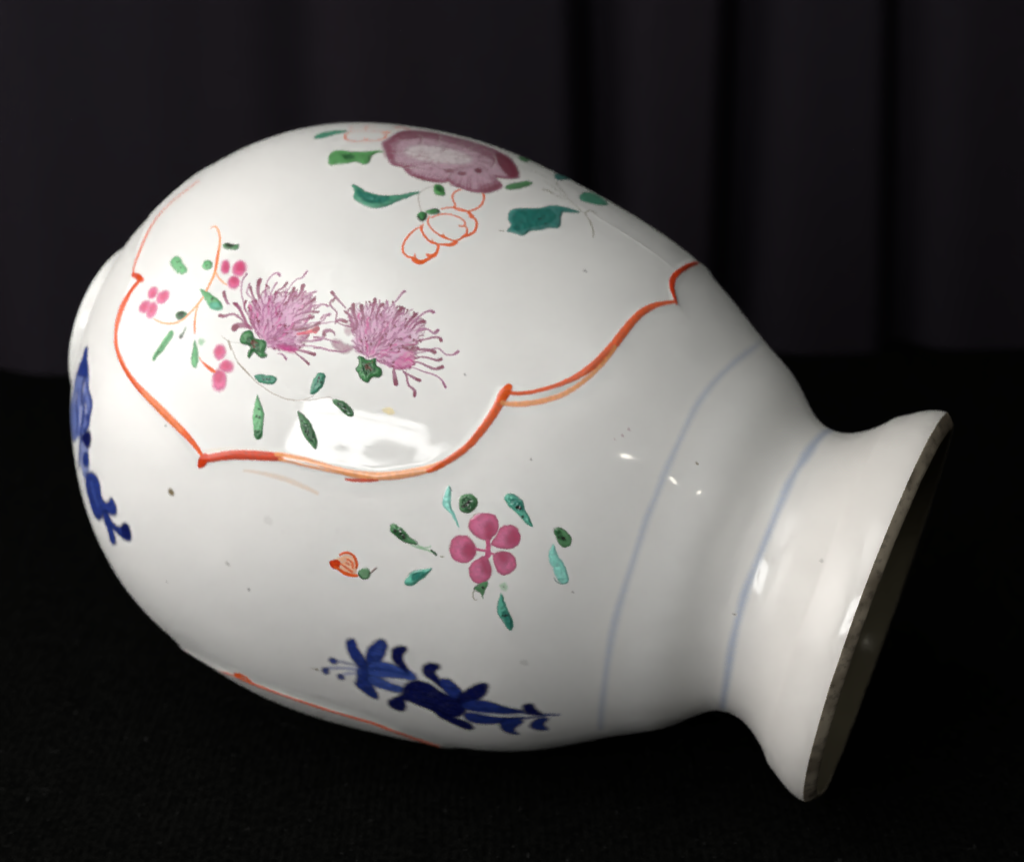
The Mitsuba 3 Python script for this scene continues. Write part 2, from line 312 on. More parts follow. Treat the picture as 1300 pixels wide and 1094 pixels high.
('p',[13509,-6615,13462,-6553,13373,-6584,13391,-6665,13460,-6679],'green_light',0.6,0.35),
 ]),
 ('stem_001', 0.03, [
('l',[13080,-6391,12917,-6435,12784,-6533,12575,-6726,12341,-6831,12111,-6935,11849,-7010,11573,-7049,11295,-7026,11104,-6953,10964,-6836,10952,-6787],[.09,.15,.15,.18,.21,.18,.15,.15,.15,.15,.15,.12],'brown',0.6,0.12),
('l',[11100,-6963,10889,-6868,10714,-6767,10607,-6767],[.15,.15,.15,.12],'brown',0.6,0.12),
('l',[12902,-6430,12842,-6505,12775,-6576],[.24,.3,.15],'brown',0.8,0.12),
('l',[12895,-6444,12747,-6422,12638,-6394],[.12,.12,.09],'brown',0.4,0.12),
('l',[12548,-6748,12402,-6807,12233,-6886],[.18,.27,.18],'brown',0.6,0.12),
 ]),
 ('leaf_009', 0.18, [
('p',[12133,-6868,12064,-6809,11882,-6769,11728,-6747,11696,-6810,11753,-6883,11880,-6932,12013,-6932],'green_sea',0.95,0.16),
('l',[12013,-6932,12133,-6868,12064,-6809,11882,-6769],[.04,.12,.09,.04],'teal_dark',0.8,0.1),
('l',[12069,-6876,11898,-6849,11744,-6826],[.09,.15,.09],'teal_dark',0.8,0.12),
('l',[11930,-6871,11940,-6864],[.26],'ink',0.8,0.1),
('l',[11831,-6833,11824,-6831],[.16],'ink',0.8,0.1),
('l',[11879,-6847,11883,-6834],[.22],'ink',0.8,0.1),
('l',[11970,-6828,11980,-6827],[.16],'ink',0.8,0.1),
('l',[11835,-6810,11828,-6802],[.17],'ink',0.8,0.1),
 ]),
 ('leaf_010', 0.18, [
('p',[11020,-6811,11058,-6677,11062,-6515,10997,-6411,10912,-6416,10868,-6520,10875,-6671,10938,-6782],'green_sea',0.95,0.16),
('l',[10997,-6411,10912,-6416,10868,-6520,10875,-6671],[.04,.12,.09,.04],'teal_dark',0.8,0.1),
('l',[10973,-6468,10984,-6591,10994,-6758],[.09,.15,.09],'teal_dark',0.8,0.12),
('l',[10982,-6500,10977,-6490],[.22],'ink',0.8,0.1),
('l',[10919,-6562,10900,-6564],[.21],'ink',0.8,0.1),
('l',[10979,-6515,10965,-6509],[.29],'ink',0.8,0.1),
('l',[10905,-6550,10913,-6545],[.17],'ink',0.8,0.1),
('l',[10972,-6559,10968,-6572],[.24],'ink',0.8,0.1),
 ]),
 ('leaf_011', 0.2, [
('p',[11960,-7160,11868,-7253,11756,-7377,11688,-7515,11656,-7680,11616,-7799,11659,-7882,11748,-7890,11795,-7818,11859,-7663,11931,-7481,11946,-7309],'green_light',0.95,0.16),
('p',[11779,-7768,11663,-7727,11623,-7816,11676,-7879,11763,-7866],'green_dark',0.75,0.3),
('l',[11960,-7160,11868,-7253,11756,-7377,11688,-7515,11656,-7680,11616,-7799],[.04,.12,.12,.12,.12,.04],'green_dark',0.8,0.1),
('l',[11763,-7758,11768,-7764],[.28],'ink',0.8,0.1),
('l',[11834,-7382,11822,-7385],[.21],'ink',0.8,0.1),
('l',[11778,-7514,11777,-7502],[.3],'ink',0.8,0.1),
('l',[11828,-7502,11827,-7515],[.26],'ink',0.8,0.1),
 ]),
 ('leaf_012', 0.2, [
('p',[10600,-6785,10511,-6740,10358,-6744,10223,-6819,10160,-6891,10192,-6941,10300,-6936,10440,-6884],'green',0.95,0.16),
('p',[10512,-6776,10351,-6762,10209,-6858,10233,-6912,10400,-6869],'green_dark',0.75,0.3),
('l',[10358,-6744,10223,-6819,10160,-6891,10192,-6941],[.04,.12,.09,.04],'green_dark',0.8,0.1),
('l',[10567,-6791,10384,-6833,10186,-6918],[.09,.15,.09],'green_dark',0.8,0.12),
('l',[10348,-6841,10345,-6839],[.24],'ink',0.8,0.1),
('l',[10387,-6860,10391,-6863],[.15],'ink',0.8,0.1),
('l',[10478,-6812,10475,-6799],[.26],'ink',0.8,0.1),
('l',[10350,-6815,10335,-6819],[.16],'ink',0.8,0.1),
('l',[10322,-6849,10319,-6856],[.18],'ink',0.8,0.1),
('l',[10322,-6893,10333,-6904],[.29],'ink',0.8,0.1),
('l',[10322,-6893,10313,-6879],[.15],'ink',0.8,0.1),
 ]),
 ('leaf_013', 0.22, [
('p',[11124,-7186,11009,-7205,10833,-7304,10696,-7432,10616,-7550,10594,-7689,10657,-7682,10811,-7589,10938,-7487,11026,-7328],'green',0.95,0.16),
('p',[10943,-7343,10838,-7335,10692,-7489,10670,-7598,10792,-7553],'green_dark',0.75,0.3),
('l',[10938,-7487,11026,-7328,11124,-7186,11009,-7205,10833,-7304],[.04,.12,.12,.12,.04],'green_dark',0.8,0.1),
('l',[11087,-7203,10883,-7380,10647,-7620],[.09,.15,.09],'green_dark',0.8,0.12),
('l',[10995,-7298,10985,-7297],[.27],'ink',0.8,0.1),
('l',[10829,-7429,10828,-7435],[.23],'ink',0.8,0.1),
('l',[10724,-7553,10723,-7552],[.27],'ink',0.8,0.1),
('l',[10833,-7446,10847,-7438],[.14],'ink',0.8,0.1),
('l',[10822,-7497,10810,-7505],[.21],'ink',0.8,0.1),
('l',[10953,-7371,10952,-7362],[.18],'ink',0.8,0.1),
('l',[10867,-7459,10863,-7471],[.25],'ink',0.8,0.1),
('l',[10701,-7508,10691,-7495],[.21],'ink',0.8,0.1),
('l',[10815,-7463,10821,-7453],[.17],'ink',0.8,0.1),
 ]),
 ('thistle_flower', 0.03, [
('p',[12762,-5745,12701,-5542,12587,-5414,12358,-5359,12160,-5250,11972,-5188,11793,-5175,11687,-5294,11630,-5503,11584,-5727,11553,-5922,11552,-6126,11747,-6236,12002,-6292,12174,-6261,12378,-6166,12589,-5995],'mauve_wash',0.55,0.5),
('p',[12671,-5828,12619,-5658,12522,-5551,12329,-5504,12162,-5412,12003,-5361,11852,-5349,11764,-5448,11717,-5623,11680,-5811,11654,-5976,11653,-6147,11819,-6239,12034,-6286,12179,-6260,12351,-6180,12528,-6037],'mauve_pink',0.5,0.6),
('l',[12545,-5853,12591,-5808,12619,-5752,12650,-5696,12700,-5652],[.07,.15,.17,.21,.25],'mauve',0.61,0.08),
('l',[12450,-5954,12504,-5929,12535,-5890,12546,-5838,12571,-5795],[.07,.13,.15,.19,.22],'magenta',0.79,0.08),
('l',[11716,-5498,11673,-5482,11650,-5454,11652,-5409,11647,-5370],[.07,.18,.2,.25,.29],'mauve',0.56,0.08),
('l',[12379,-5603,12374,-5549,12390,-5497,12425,-5447,12446,-5395],[.07,.13,.15,.19,.22],'mauve',0.82,0.08),
('l',[11962,-6055,11941,-5997,11897,-5960,11833,-5942,11783,-5911],[.07,.19,.21,.26,.3],'mauve_deep',0.7,0.08),
('l',[12277,-6216,12295,-6177,12322,-6147,12366,-6134,12406,-6118],[.07,.14,.16,.2,.23],'mauve',0.78,0.08),
('l',[12390,-6125,12406,-6118],[.2,.27],'wine',0.75,0.09),
('l',[12165,-6310,12219,-6280,12243,-6223,12269,-6167,12325,-6137],[.07,.19,.21,.26,.3],'mauve',0.61,0.08),
('l',[12047,-6016,11988,-5981,11930,-5945,11905,-5886,11893,-5820],[.07,.14,.16,.2,.23],'mauve',0.58,0.08),
('l',[11898,-5847,11893,-5820],[.2,.26],'wine',0.75,0.09),
('l',[12521,-5870,12521,-5815,12538,-5769,12592,-5742,12644,-5714],[.07,.13,.14,.18,.21],'mauve',0.75,0.08),
('l',[12214,-6113,12206,-6063,12176,-6016,12167,-5966,12188,-5912],[.07,.12,.14,.18,.2],'mauve',0.73,0.08),
('l',[12179,-5933,12188,-5912],[.18,.23],'wine',0.75,0.09),
('l',[12128,-6027,12129,-5970,12116,-5917,12087,-5869,12063,-5819],[.07,.12,.14,.18,.2],'mauve',0.82,0.08),
('l',[12187,-6268,12149,-6242,12108,-6226,12060,-6236,12013,-6245],[.07,.11,.13,.16,.19],'mauve',0.75,0.08),
('l',[12089,-6138,12020,-6118,11961,-6089,11928,-6033,11897,-5977],[.07,.13,.15,.18,.21],'magenta',0.73,0.08),
('l',[12281,-6084,12298,-6048,12285,-6006,12284,-5967,12317,-5934],[.07,.15,.17,.21,.24],'mauve',0.69,0.08),
('l',[12597,-5736,12653,-5710,12688,-5671,12697,-5617,12717,-5570],[.07,.12,.14,.18,.2],'mauve',0.89,0.08),
('l',[12709,-5589,12717,-5570],[.18,.23],'wine',0.75,0.09),
('l',[12489,-5807,12525,-5778,12571,-5754,12593,-5717,12594,-5671],[.07,.14,.16,.21,.24],'mauve_deep',0.8,0.08),
('l',[11761,-5371,11727,-5338,11704,-5299,11699,-5251,11690,-5204],[.07,.12,.14,.17,.2],'mauve',0.83,0.08),
('l',[12256,-5360,12292,-5330,12296,-5301,12267,-5274,12256,-5247],[.07,.17,.19,.24,.28],'mauve',0.7,0.08),
('l',[12260,-5258,12256,-5247],[.24,.31],'wine',0.75,0.09),
('l',[11999,-5637,11969,-5606,11936,-5577,11933,-5537,11945,-5491],[.07,.12,.14,.17,.2],'mauve_deep',0.71,0.08),
('l',[11880,-6242,11858,-6213,11834,-6197,11803,-6215,11773,-6234],[.07,.16,.18,.23,.26],'mauve',0.8,0.08),
('l',[11955,-5891,11925,-5855,11879,-5830,11848,-5795,11839,-5746],[.07,.16,.19,.23,.27],'mauve',0.84,0.08),
('l',[12407,-6146,12462,-6110,12502,-6053,12551,-6009,12621,-5989],[.07,.14,.16,.2,.23],'mauve',0.82,0.08),
('l',[12593,-5997,12621,-5989],[.2,.26],'wine',0.75,0.09),
('l',[11779,-5319,11746,-5303,11731,-5278,11740,-5241,11741,-5209],[.07,.14,.16,.2,.23],'mauve',0.79,0.08),
('l',[11741,-5222,11741,-5209],[.2,.26],'wine',0.75,0.09),
('l',[12117,-6118,12069,-6084,12056,-6031,12055,-5972,12023,-5930],[.07,.15,.17,.21,.24],'mauve',0.76,0.08),
('l',[11824,-5502,11810,-5458,11818,-5404,11806,-5359,11765,-5329],[.07,.12,.13,.17,.19],'magenta',0.78,0.08),
('l',[12374,-6001,12389,-5947,12397,-5890,12431,-5842,12482,-5801],[.07,.17,.19,.24,.28],'mauve',0.68,0.08),
('l',[12000,-6078,11986,-6032,11963,-5992,11918,-5972,11871,-5953],[.07,.12,.14,.17,.2],'mauve_deep',0.55,0.08),
('l',[11691,-5444,11683,-5408,11690,-5364,11674,-5333,11634,-5317],[.07,.18,.21,.26,.3],'mauve',0.63,0.08),
('l',[12165,-6217,12101,-6203,12051,-6172,12019,-6122,11978,-6081],[.07,.16,.18,.23,.26],'mauve',0.62,0.08),
('l',[12448,-5587,12430,-5551,12416,-5516,12445,-5488,12488,-5462],[.07,.14,.16,.2,.23],'mauve',0.74,0.08),
('l',[12044,-5354,12013,-5327,11999,-5297,12016,-5258,12028,-5220],[.07,.18,.2,.25,.29],'mauve',0.79,0.08),
('l',[12161,-5605,12146,-5574,12152,-5541,12166,-5506,12164,-5473],[.07,.19,.22,.27,.31],'mauve',0.64,0.08),
('l',[12165,-5486,12164,-5473],[.27,.35],'wine',0.75,0.09),
('l',[12241,-5809,12281,-5766,12285,-5722,12256,-5678,12249,-5634],[.07,.19,.22,.28,.32],'mauve',0.57,0.08),
('l',[12175,-6162,12196,-6131,12185,-6109,12150,-6092,12138,-6070],[.07,.18,.21,.26,.3],'mauve',0.61,0.08),
('l',[12172,-5476,12193,-5414,12194,-5355,12174,-5299,12166,-5240],[.07,.17,.19,.24,.27],'mauve',0.57,0.08),
('l',[12169,-5264,12166,-5240],[.24,.31],'wine',0.75,0.09),
('l',[12366,-5813,12394,-5762,12384,-5703,12381,-5645,12421,-5595],[.07,.13,.15,.19,.22],'mauve',0.67,0.08),
('l',[12405,-5615,12421,-5595],[.19,.25],'wine',0.75,0.09),
('l',[12222,-6176,12261,-6130,12298,-6083,12308,-6028,12310,-5971],[.07,.11,.13,.16,.19],'magenta',0.58,0.08),
('l',[12157,-5888,12137,-5842,12115,-5797,12114,-5746,12124,-5694],[.07,.14,.16,.21,.24],'magenta',0.72,0.08),
('l',[12120,-5715,12124,-5694],[.21,.27],'wine',0.75,0.09),
('l',[12145,-5616,12115,-5575,12108,-5529,12130,-5479,12139,-5430],[.07,.19,.22,.27,.31],'mauve_deep',0.6,0.08),
('l',[12135,-5449,12139,-5430],[.27,.35],'wine',0.75,0.09),
('l',[11940,-5599,11921,-5575,11937,-5537,11948,-5502,11920,-5482],[.07,.11,.13,.16,.18],'mauve',0.9,0.08),
('l',[12344,-5744,12335,-5682,12328,-5620,12358,-5561,12401,-5503],[.07,.15,.18,.22,.25],'mauve',0.91,0.08),
('l',[12015,-6083,11967,-6061,11914,-6043,11879,-6008,11856,-5961],[.07,.13,.15,.19,.21],'mauve',0.69,0.08),
('l',[11865,-5980,11856,-5961],[.19,.24],'wine',0.75,0.09),
('l',[11920,-5398,11900,-5371,11868,-5348,11860,-5316,11873,-5276],[.07,.2,.23,.28,.32],'mauve',0.88,0.08),
('l',[11868,-5292,11873,-5276],[.28,.37],'wine',0.75,0.09),
('l',[12344,-6049,12398,-6021,12440,-5986,12453,-5935,12468,-5884],[.07,.18,.21,.26,.3],'mauve',0.64,0.08),
('l',[11884,-5687,11881,-5640,11858,-5603,11820,-5574,11796,-5538],[.07,.12,.14,.17,.2],'mauve',0.87,0.08),
('l',[12274,-5778,12272,-5724,12255,-5669,12262,-5614,12293,-5558],[.07,.14,.16,.2,.23],'mauve',0.76,0.08),
('l',[12043,-6219,11975,-6213,11917,-6181,11860,-6147,11794,-6138],[.07,.14,.16,.2,.23],'mauve',0.85,0.08),
('l',[12211,-5548,12216,-5490,12196,-5434,12186,-5377,12204,-5317],[.07,.12,.14,.18,.2],'mauve_deep',0.84,0.08),
('l',[12197,-5341,12204,-5317],[.18,.23],'wine',0.75,0.09),
('l',[12361,-6090,12403,-6050,12430,-5999,12460,-5949,12507,-5910],[.07,.17,.2,.25,.28],'mauve',0.68,0.08),
('l',[12488,-5926,12507,-5910],[.25,.32],'wine',0.75,0.09),
('l',[12579,-5900,12620,-5844,12686,-5808,12754,-5773,12799,-5718],[.07,.13,.15,.19,.22],'magenta',0.79,0.08),
('l',[12781,-5740,12799,-5718],[.19,.24],'wine',0.75,0.09),
('l',[12211,-5765,12180,-5709,12168,-5650,12195,-5588,12217,-5525],[.07,.18,.21,.26,.3],'mauve',0.91,0.08),
('l',[12223,-5531,12216,-5502,12200,-5473,12203,-5443,12222,-5412],[.07,.12,.13,.17,.19],'mauve',0.8,0.08),
('l',[11699,-5624,11701,-5575,11681,-5541,11635,-5525,11600,-5502],[.07,.14,.16,.19,.22],'mauve_deep',0.57,0.08),
('l',[11614,-5511,11600,-5502],[.19,.25],'wine',0.75,0.09),
('l',[11853,-6185,11784,-6180,11725,-6148,11665,-6118,11598,-6113],[.07,.14,.16,.2,.23],'mauve_deep',0.84,0.08),
('l',[12383,-6017,12410,-5994,12452,-5982,12477,-5958,12479,-5919],[.07,.18,.21,.26,.3],'mauve',0.69,0.08),
('l',[12478,-5935,12479,-5919],[.26,.34],'wine',0.75,0.09),
('l',[12060,-5585,12040,-5562,12044,-5533,12058,-5501,12051,-5474],[.07,.15,.17,.21,.25],'mauve',0.55,0.08),
('l',[12061,-5396,12047,-5348,12053,-5295,12060,-5241,12046,-5192],[.07,.18,.2,.25,.29],'mauve_deep',0.75,0.08),
('l',[11875,-6197,11822,-6219,11774,-6225,11733,-6196,11692,-6169],[.07,.15,.17,.22,.25],'mauve',0.71,0.08),
('l',[12339,-6004,12382,-5965,12422,-5923,12438,-5872,12450,-5818],[.07,.18,.21,.26,.3],'mauve',0.87,0.08),
('l',[11863,-5869,11826,-5865,11802,-5849,11802,-5815,11796,-5785],[.07,.12,.13,.17,.19],'mauve',0.83,0.08),
('l',[11799,-5797,11796,-5785],[.17,.22],'wine',0.75,0.09),
('l',[12038,-6024,12030,-5990,12004,-5967,11970,-5948,11952,-5920],[.07,.13,.15,.19,.22],'mauve',0.61,0.08),
('l',[11892,-5730,11874,-5703,11880,-5664,11875,-5630,11844,-5610],[.07,.18,.21,.26,.3],'mauve',0.72,0.08),
('l',[11690,-6062,11661,-6034,11623,-6024,11578,-6025,11541,-6012],[.07,.11,.12,.16,.18],'mauve',0.72,0.08),
('l',[11556,-6018,11541,-6012],[.16,.2],'wine',0.75,0.09),
('l',[12241,-5553,12268,-5526,12270,-5501,12248,-5476,12241,-5451],[.07,.12,.13,.17,.19],'mauve',0.73,0.08),
('l',[12440,-5988,12499,-5962,12554,-5932,12581,-5881,12601,-5825],[.07,.13,.14,.18,.21],'mauve_deep',0.65,0.08),
('l',[12076,-5953,12081,-5922,12086,-5891,12067,-5869,12041,-5850],[.07,.13,.15,.19,.22],'magenta',0.87,0.08),
('l',[12051,-5858,12041,-5850],[.19,.25],'wine',0.75,0.09),
('l',[12541,-5978,12568,-5925,12616,-5890,12678,-5868,12727,-5834],[.07,.16,.18,.23,.27],'mauve',0.56,0.08),
('l',[12466,-5554,12446,-5517,12439,-5482,12474,-5455,12513,-5428],[.07,.2,.23,.28,.33],'mauve',0.87,0.08),
('l',[12251,-5623,12281,-5590,12313,-5557,12303,-5524,12275,-5491],[.07,.19,.22,.27,.32],'mauve',0.72,0.08),
('l',[11980,-6249,11949,-6229,11919,-6205,11883,-6208,11844,-6227],[.07,.14,.16,.19,.22],'mauve',0.66,0.08),
('l',[11860,-6220,11844,-6227],[.19,.25],'wine',0.75,0.09),
('l',[12120,-6228,12084,-6172,12031,-6142,11958,-6141,11896,-6125],[.07,.12,.13,.17,.19],'mauve_deep',0.86,0.08),
('l',[11864,-6205,11820,-6188,11772,-6190,11723,-6197,11678,-6186],[.07,.19,.22,.27,.32],'mauve',0.59,0.08),
('l',[11696,-6191,11678,-6186],[.27,.36],'wine',0.75,0.09),
('l',[12458,-6078,12515,-6060,12547,-6012,12573,-5959,12624,-5933],[.07,.17,.19,.24,.27],'mauve',0.77,0.08),
('l',[12093,-5578,12085,-5537,12051,-5504,12035,-5465,12052,-5419],[.07,.13,.15,.19,.21],'mauve',0.6,0.08),
('l',[12011,-5452,12006,-5417,12027,-5374,12030,-5336,12000,-5308],[.07,.19,.21,.27,.31],'mauve',0.65,0.08),
('l',[11929,-6197,11867,-6210,11812,-6197,11763,-6163,11710,-6144],[.07,.14,.16,.19,.22],'mauve',0.82,0.08),
('l',[12085,-5521,12114,-5463,12117,-5411,12080,-5367,12055,-5321],[.07,.14,.16,.2,.23],'mauve',0.83,0.08),
('l',[12174,-5734,12204,-5702,12225,-5671,12202,-5644,12173,-5618],[.07,.17,.19,.24,.28],'mauve_deep',0.84,0.08),
('l',[11782,-5547,11757,-5499,11701,-5469,11661,-5430,11658,-5369],[.07,.19,.22,.28,.32],'mauve',0.87,0.08),
('l',[11659,-5393,11658,-5369],[.28,.36],'wine',0.75,0.09),
('l',[12088,-5418,12113,-5353,12110,-5293,12075,-5239,12057,-5182],[.07,.19,.22,.27,.31],'mauve_deep',0.59,0.08),
('l',[12064,-5205,12057,-5182],[.27,.35],'wine',0.75,0.09),
('l',[12211,-5740,12223,-5688,12256,-5636,12262,-5584,12238,-5534],[.07,.14,.16,.2,.23],'magenta',0.66,0.08),
('l',[11891,-6190,11847,-6160,11798,-6150,11742,-6157,11691,-6151],[.07,.11,.13,.16,.18],'magenta',0.66,0.08),
('l',[11712,-6154,11691,-6151],[.16,.21],'wine',0.75,0.09),
('l',[12152,-5774,12168,-5740,12146,-5712,12118,-5686,12123,-5653],[.07,.18,.21,.26,.3],'mauve',0.59,0.08),
('l',[12121,-5666,12123,-5653],[.26,.34],'wine',0.75,0.09),
('l',[11939,-5919,11885,-5891,11854,-5848,11842,-5791,11815,-5744],[.07,.15,.18,.22,.25],'magenta',0.74,0.08),
('l',[12270,-5929,12278,-5885,12269,-5840,12270,-5796,12292,-5752],[.07,.11,.12,.16,.18],'mauve',0.69,0.08),
('l',[12049,-5987,12012,-5952,12001,-5904,11996,-5853,11968,-5814],[.07,.18,.21,.26,.3],'mauve_deep',0.75,0.08),
('l',[11744,-6209,11717,-6207,11694,-6189,11669,-6178,11640,-6186],[.07,.11,.12,.15,.18],'mauve',0.92,0.08),
('l',[11652,-6183,11640,-6186],[.15,.2],'wine',0.75,0.09),
('l',[12089,-6236,12050,-6211,12013,-6180,11967,-6171,11915,-6175],[.07,.13,.15,.19,.22],'mauve',0.72,0.08),
('l',[12279,-5844,12256,-5807,12263,-5772,12298,-5738,12315,-5702],[.07,.14,.16,.2,.23],'mauve',0.71,0.08),
('l',[11776,-6158,11740,-6180,11709,-6188,11688,-6160,11666,-6133],[.07,.2,.23,.28,.32],'mauve',0.87,0.08),
('l',[12406,-6046,12453,-6007,12485,-5956,12515,-5903,12563,-5862],[.07,.13,.14,.18,.21],'mauve_deep',0.68,0.08),
('l',[12544,-5879,12563,-5862],[.18,.23],'wine',0.75,0.09),
('l',[11727,-5350,11731,-5306,11731,-5264,11703,-5236,11667,-5212],[.07,.19,.22,.27,.31],'mauve',0.62,0.08),
('l',[12137,-6280,12097,-6298,12052,-6281,12008,-6268,11969,-6291],[.07,.18,.2,.25,.29],'mauve',0.88,0.08),
('l',[11984,-6282,11969,-6291],[.25,.33],'wine',0.75,0.09),
('l',[12238,-6143,12221,-6083,12218,-6023,12248,-5965,12275,-5907],[.07,.18,.21,.26,.3],'mauve',0.61,0.08),
('l',[11883,-5527,11849,-5489,11805,-5456,11791,-5409,11798,-5352],[.07,.11,.13,.16,.18],'mauve',0.63,0.08),
('l',[11795,-5375,11798,-5352],[.16,.21],'wine',0.75,0.09),
('l',[12115,-6147,12062,-6129,12027,-6096,12013,-6046,11990,-6005],[.07,.12,.13,.17,.19],'mauve',0.9,0.08),
('l',[12363,-6159,12396,-6123,12428,-6084,12471,-6058,12522,-6041],[.07,.16,.19,.23,.27],'mauve',0.69,0.08),
('l',[12501,-6048,12522,-6041],[.23,.3],'wine',0.75,0.09),
('l',[12097,-5386,12079,-5351,12090,-5309,12106,-5267,12097,-5229],[.07,.16,.19,.23,.27],'mauve',0.8,0.08),
('l',[12183,-6219,12168,-6168,12120,-6140,12066,-6115,12043,-6070],[.07,.2,.22,.28,.32],'mauve_deep',0.78,0.08),
('l',[12103,-6061,12064,-6040,12046,-6008,12049,-5965,12039,-5929],[.07,.19,.21,.27,.31],'mauve',0.86,0.08),
('l',[11859,-6059,11837,-6008,11794,-5984,11733,-5984,11686,-5967],[.07,.12,.13,.17,.19],'mauve',0.67,0.08),
('l',[11705,-5974,11686,-5967],[.17,.22],'wine',0.75,0.09),
('l',[11710,-5757,11662,-5755,11631,-5738,11630,-5696,11622,-5658],[.07,.18,.2,.25,.29],'mauve',0.76,0.08),
('l',[11625,-5673,11622,-5658],[.25,.33],'wine',0.75,0.09),
('l',[12199,-6188,12195,-6156,12162,-6133,12139,-6107,12147,-6071],[.07,.12,.14,.17,.2],'mauve',0.86,0.08),
('l',[11906,-5924,11870,-5905,11828,-5892,11806,-5862,11799,-5820],[.07,.12,.14,.18,.2],'mauve_deep',0.72,0.08),
('l',[11768,-5601,11727,-5558,11706,-5502,11690,-5443,11655,-5396],[.07,.18,.2,.25,.29],'mauve',0.77,0.08),
('l',[12141,-6202,12100,-6199,12060,-6196,12036,-6170,12018,-6136],[.07,.18,.21,.26,.3],'mauve',0.71,0.08),
('l',[12025,-6150,12018,-6136],[.26,.34],'wine',0.75,0.09),
('l',[12445,-5717,12485,-5696,12498,-5668,12485,-5632,12489,-5601],[.07,.2,.22,.28,.32],'mauve',0.9,0.08),
('l',[11910,-5664,11879,-5619,11868,-5565,11858,-5510,11830,-5464],[.07,.13,.15,.19,.22],'mauve',0.82,0.08),
('l',[11841,-5483,11830,-5464],[.19,.25],'wine',0.75,0.09),
('l',[12197,-6140,12199,-6081,12176,-6027,12152,-5973,12155,-5914],[.07,.15,.17,.22,.25],'mauve',0.85,0.08),
('l',[12100,-5508,12086,-5483,12098,-5452,12113,-5420,12102,-5394],[.07,.12,.14,.17,.2],'mauve',0.78,0.08),
('l',[11842,-5870,11822,-5818,11806,-5762,11764,-5726,11709,-5700],[.07,.19,.22,.28,.32],'mauve_deep',0.77,0.08),
('l',[12281,-6049,12304,-5999,12295,-5944,12294,-5890,12327,-5841],[.07,.17,.2,.25,.28],'mauve_deep',0.71,0.08),
('l',[11694,-5649,11642,-5640,11614,-5614,11615,-5565,11605,-5524],[.07,.19,.22,.28,.32],'magenta',0.73,0.08),
('l',[12535,-5990,12553,-5956,12562,-5914,12594,-5891,12642,-5883],[.07,.13,.15,.18,.21],'magenta',0.69,0.08),
('l',[12028,-6245,11980,-6219,11929,-6201,11873,-6206,11817,-6214],[.07,.11,.13,.16,.19],'mauve',0.72,0.08),
('l',[11681,-5809,11666,-5760,11643,-5719,11596,-5701,11546,-5685],[.07,.17,.19,.24,.27],'mauve',0.9,0.08),
('l',[12544,-5760,12556,-5703,12597,-5658,12654,-5622,12690,-5574],[.07,.13,.15,.18,.21],'mauve_deep',0.91,0.08),
('l',[12165,-6206,12109,-6194,12052,-6181,12017,-6144,11990,-6096],[.07,.19,.22,.28,.32],'mauve',0.71,0.08),
('l',[11804,-5256,11818,-5213,11818,-5176,11785,-5152,11756,-5127],[.07,.19,.22,.28,.32],'mauve',0.62,0.08),
('l',[12598,-5760,12618,-5709,12673,-5679,12732,-5650,12756,-5600],[.07,.18,.21,.26,.3],'mauve_deep',0.6,0.08),
('l',[12493,-5719,12500,-5670,12520,-5624,12559,-5584,12593,-5543],[.07,.15,.17,.22,.25],'mauve',0.9,0.08),
('l',[11753,-5782,11713,-5761,11671,-5741,11648,-5706,11634,-5663],[.07,.11,.12,.15,.18],'mauve',0.74,0.08),
('l',[11979,-6211,11925,-6219,11877,-6205,11834,-6176,11786,-6164],[.07,.18,.2,.25,.29],'mauve_deep',0.67,0.08),
('l',[12539,-5958,12575,-5898,12609,-5838,12667,-5796,12737,-5761],[.07,.19,.22,.28,.32],'mauve',0.62,0.08),
('l',[12709,-5775,12737,-5761],[.28,.36],'wine',0.75,0.09),
('l',[11872,-5426,11839,-5381,11805,-5337,11793,-5284,11793,-5225],[.07,.16,.18,.23,.26],'mauve',0.57,0.08),
('l',[12557,-5739,12611,-5700,12632,-5646,12640,-5584,12677,-5537],[.07,.11,.13,.16,.19],'mauve',0.72,0.08),
('l',[12367,-5754,12380,-5693,12421,-5637,12459,-5580,12468,-5517],[.07,.12,.13,.17,.19],'magenta',0.58,0.08),
('l',[11824,-6080,11806,-6046,11776,-6031,11733,-6036,11699,-6028],[.07,.17,.19,.24,.28],'mauve',0.75,0.08),
('l',[11946,-5630,11912,-5593,11877,-5556,11869,-5507,11872,-5454],[.07,.11,.12,.15,.17],'mauve',0.84,0.08),
('l',[12088,-5336,12060,-5306,12061,-5269,12085,-5228,12088,-5191],[.07,.2,.22,.28,.32],'mauve',0.91,0.08),
('l',[12087,-5206,12088,-5191],[.28,.37],'wine',0.75,0.09),
('l',[11887,-6097,11818,-6096,11762,-6072,11723,-6022,11676,-5986],[.07,.13,.15,.19,.22],'mauve',0.62,0.08),
('l',[11941,-6246,11904,-6245,11870,-6228,11834,-6218,11796,-6227],[.07,.19,.22,.27,.31],'mauve',0.78,0.08),
('l',[11811,-6223,11796,-6227],[.27,.35],'wine',0.75,0.09),
('l',[12002,-6011,11961,-5994,11952,-5955,11951,-5910,11922,-5884],[.07,.11,.13,.16,.19],'mauve',0.74,0.08),
('l',[11933,-5894,11922,-5884],[.16,.21],'wine',0.75,0.09),
('l',[12149,-6211,12147,-6157,12135,-6108,12088,-6080,12039,-6053],[.07,.17,.19,.24,.27],'mauve',0.66,0.08),
('l',[12081,-6025,12023,-5993,11972,-5956,11960,-5897,11956,-5833],[.07,.2,.23,.28,.33],'mauve',0.8,0.08),
('l',[11958,-5858,11956,-5833],[.28,.37],'wine',0.75,0.09),
('l',[12675,-5835,12711,-5801,12723,-5748,12750,-5706,12806,-5688],[.07,.19,.21,.27,.31],'magenta',0.87,0.08),
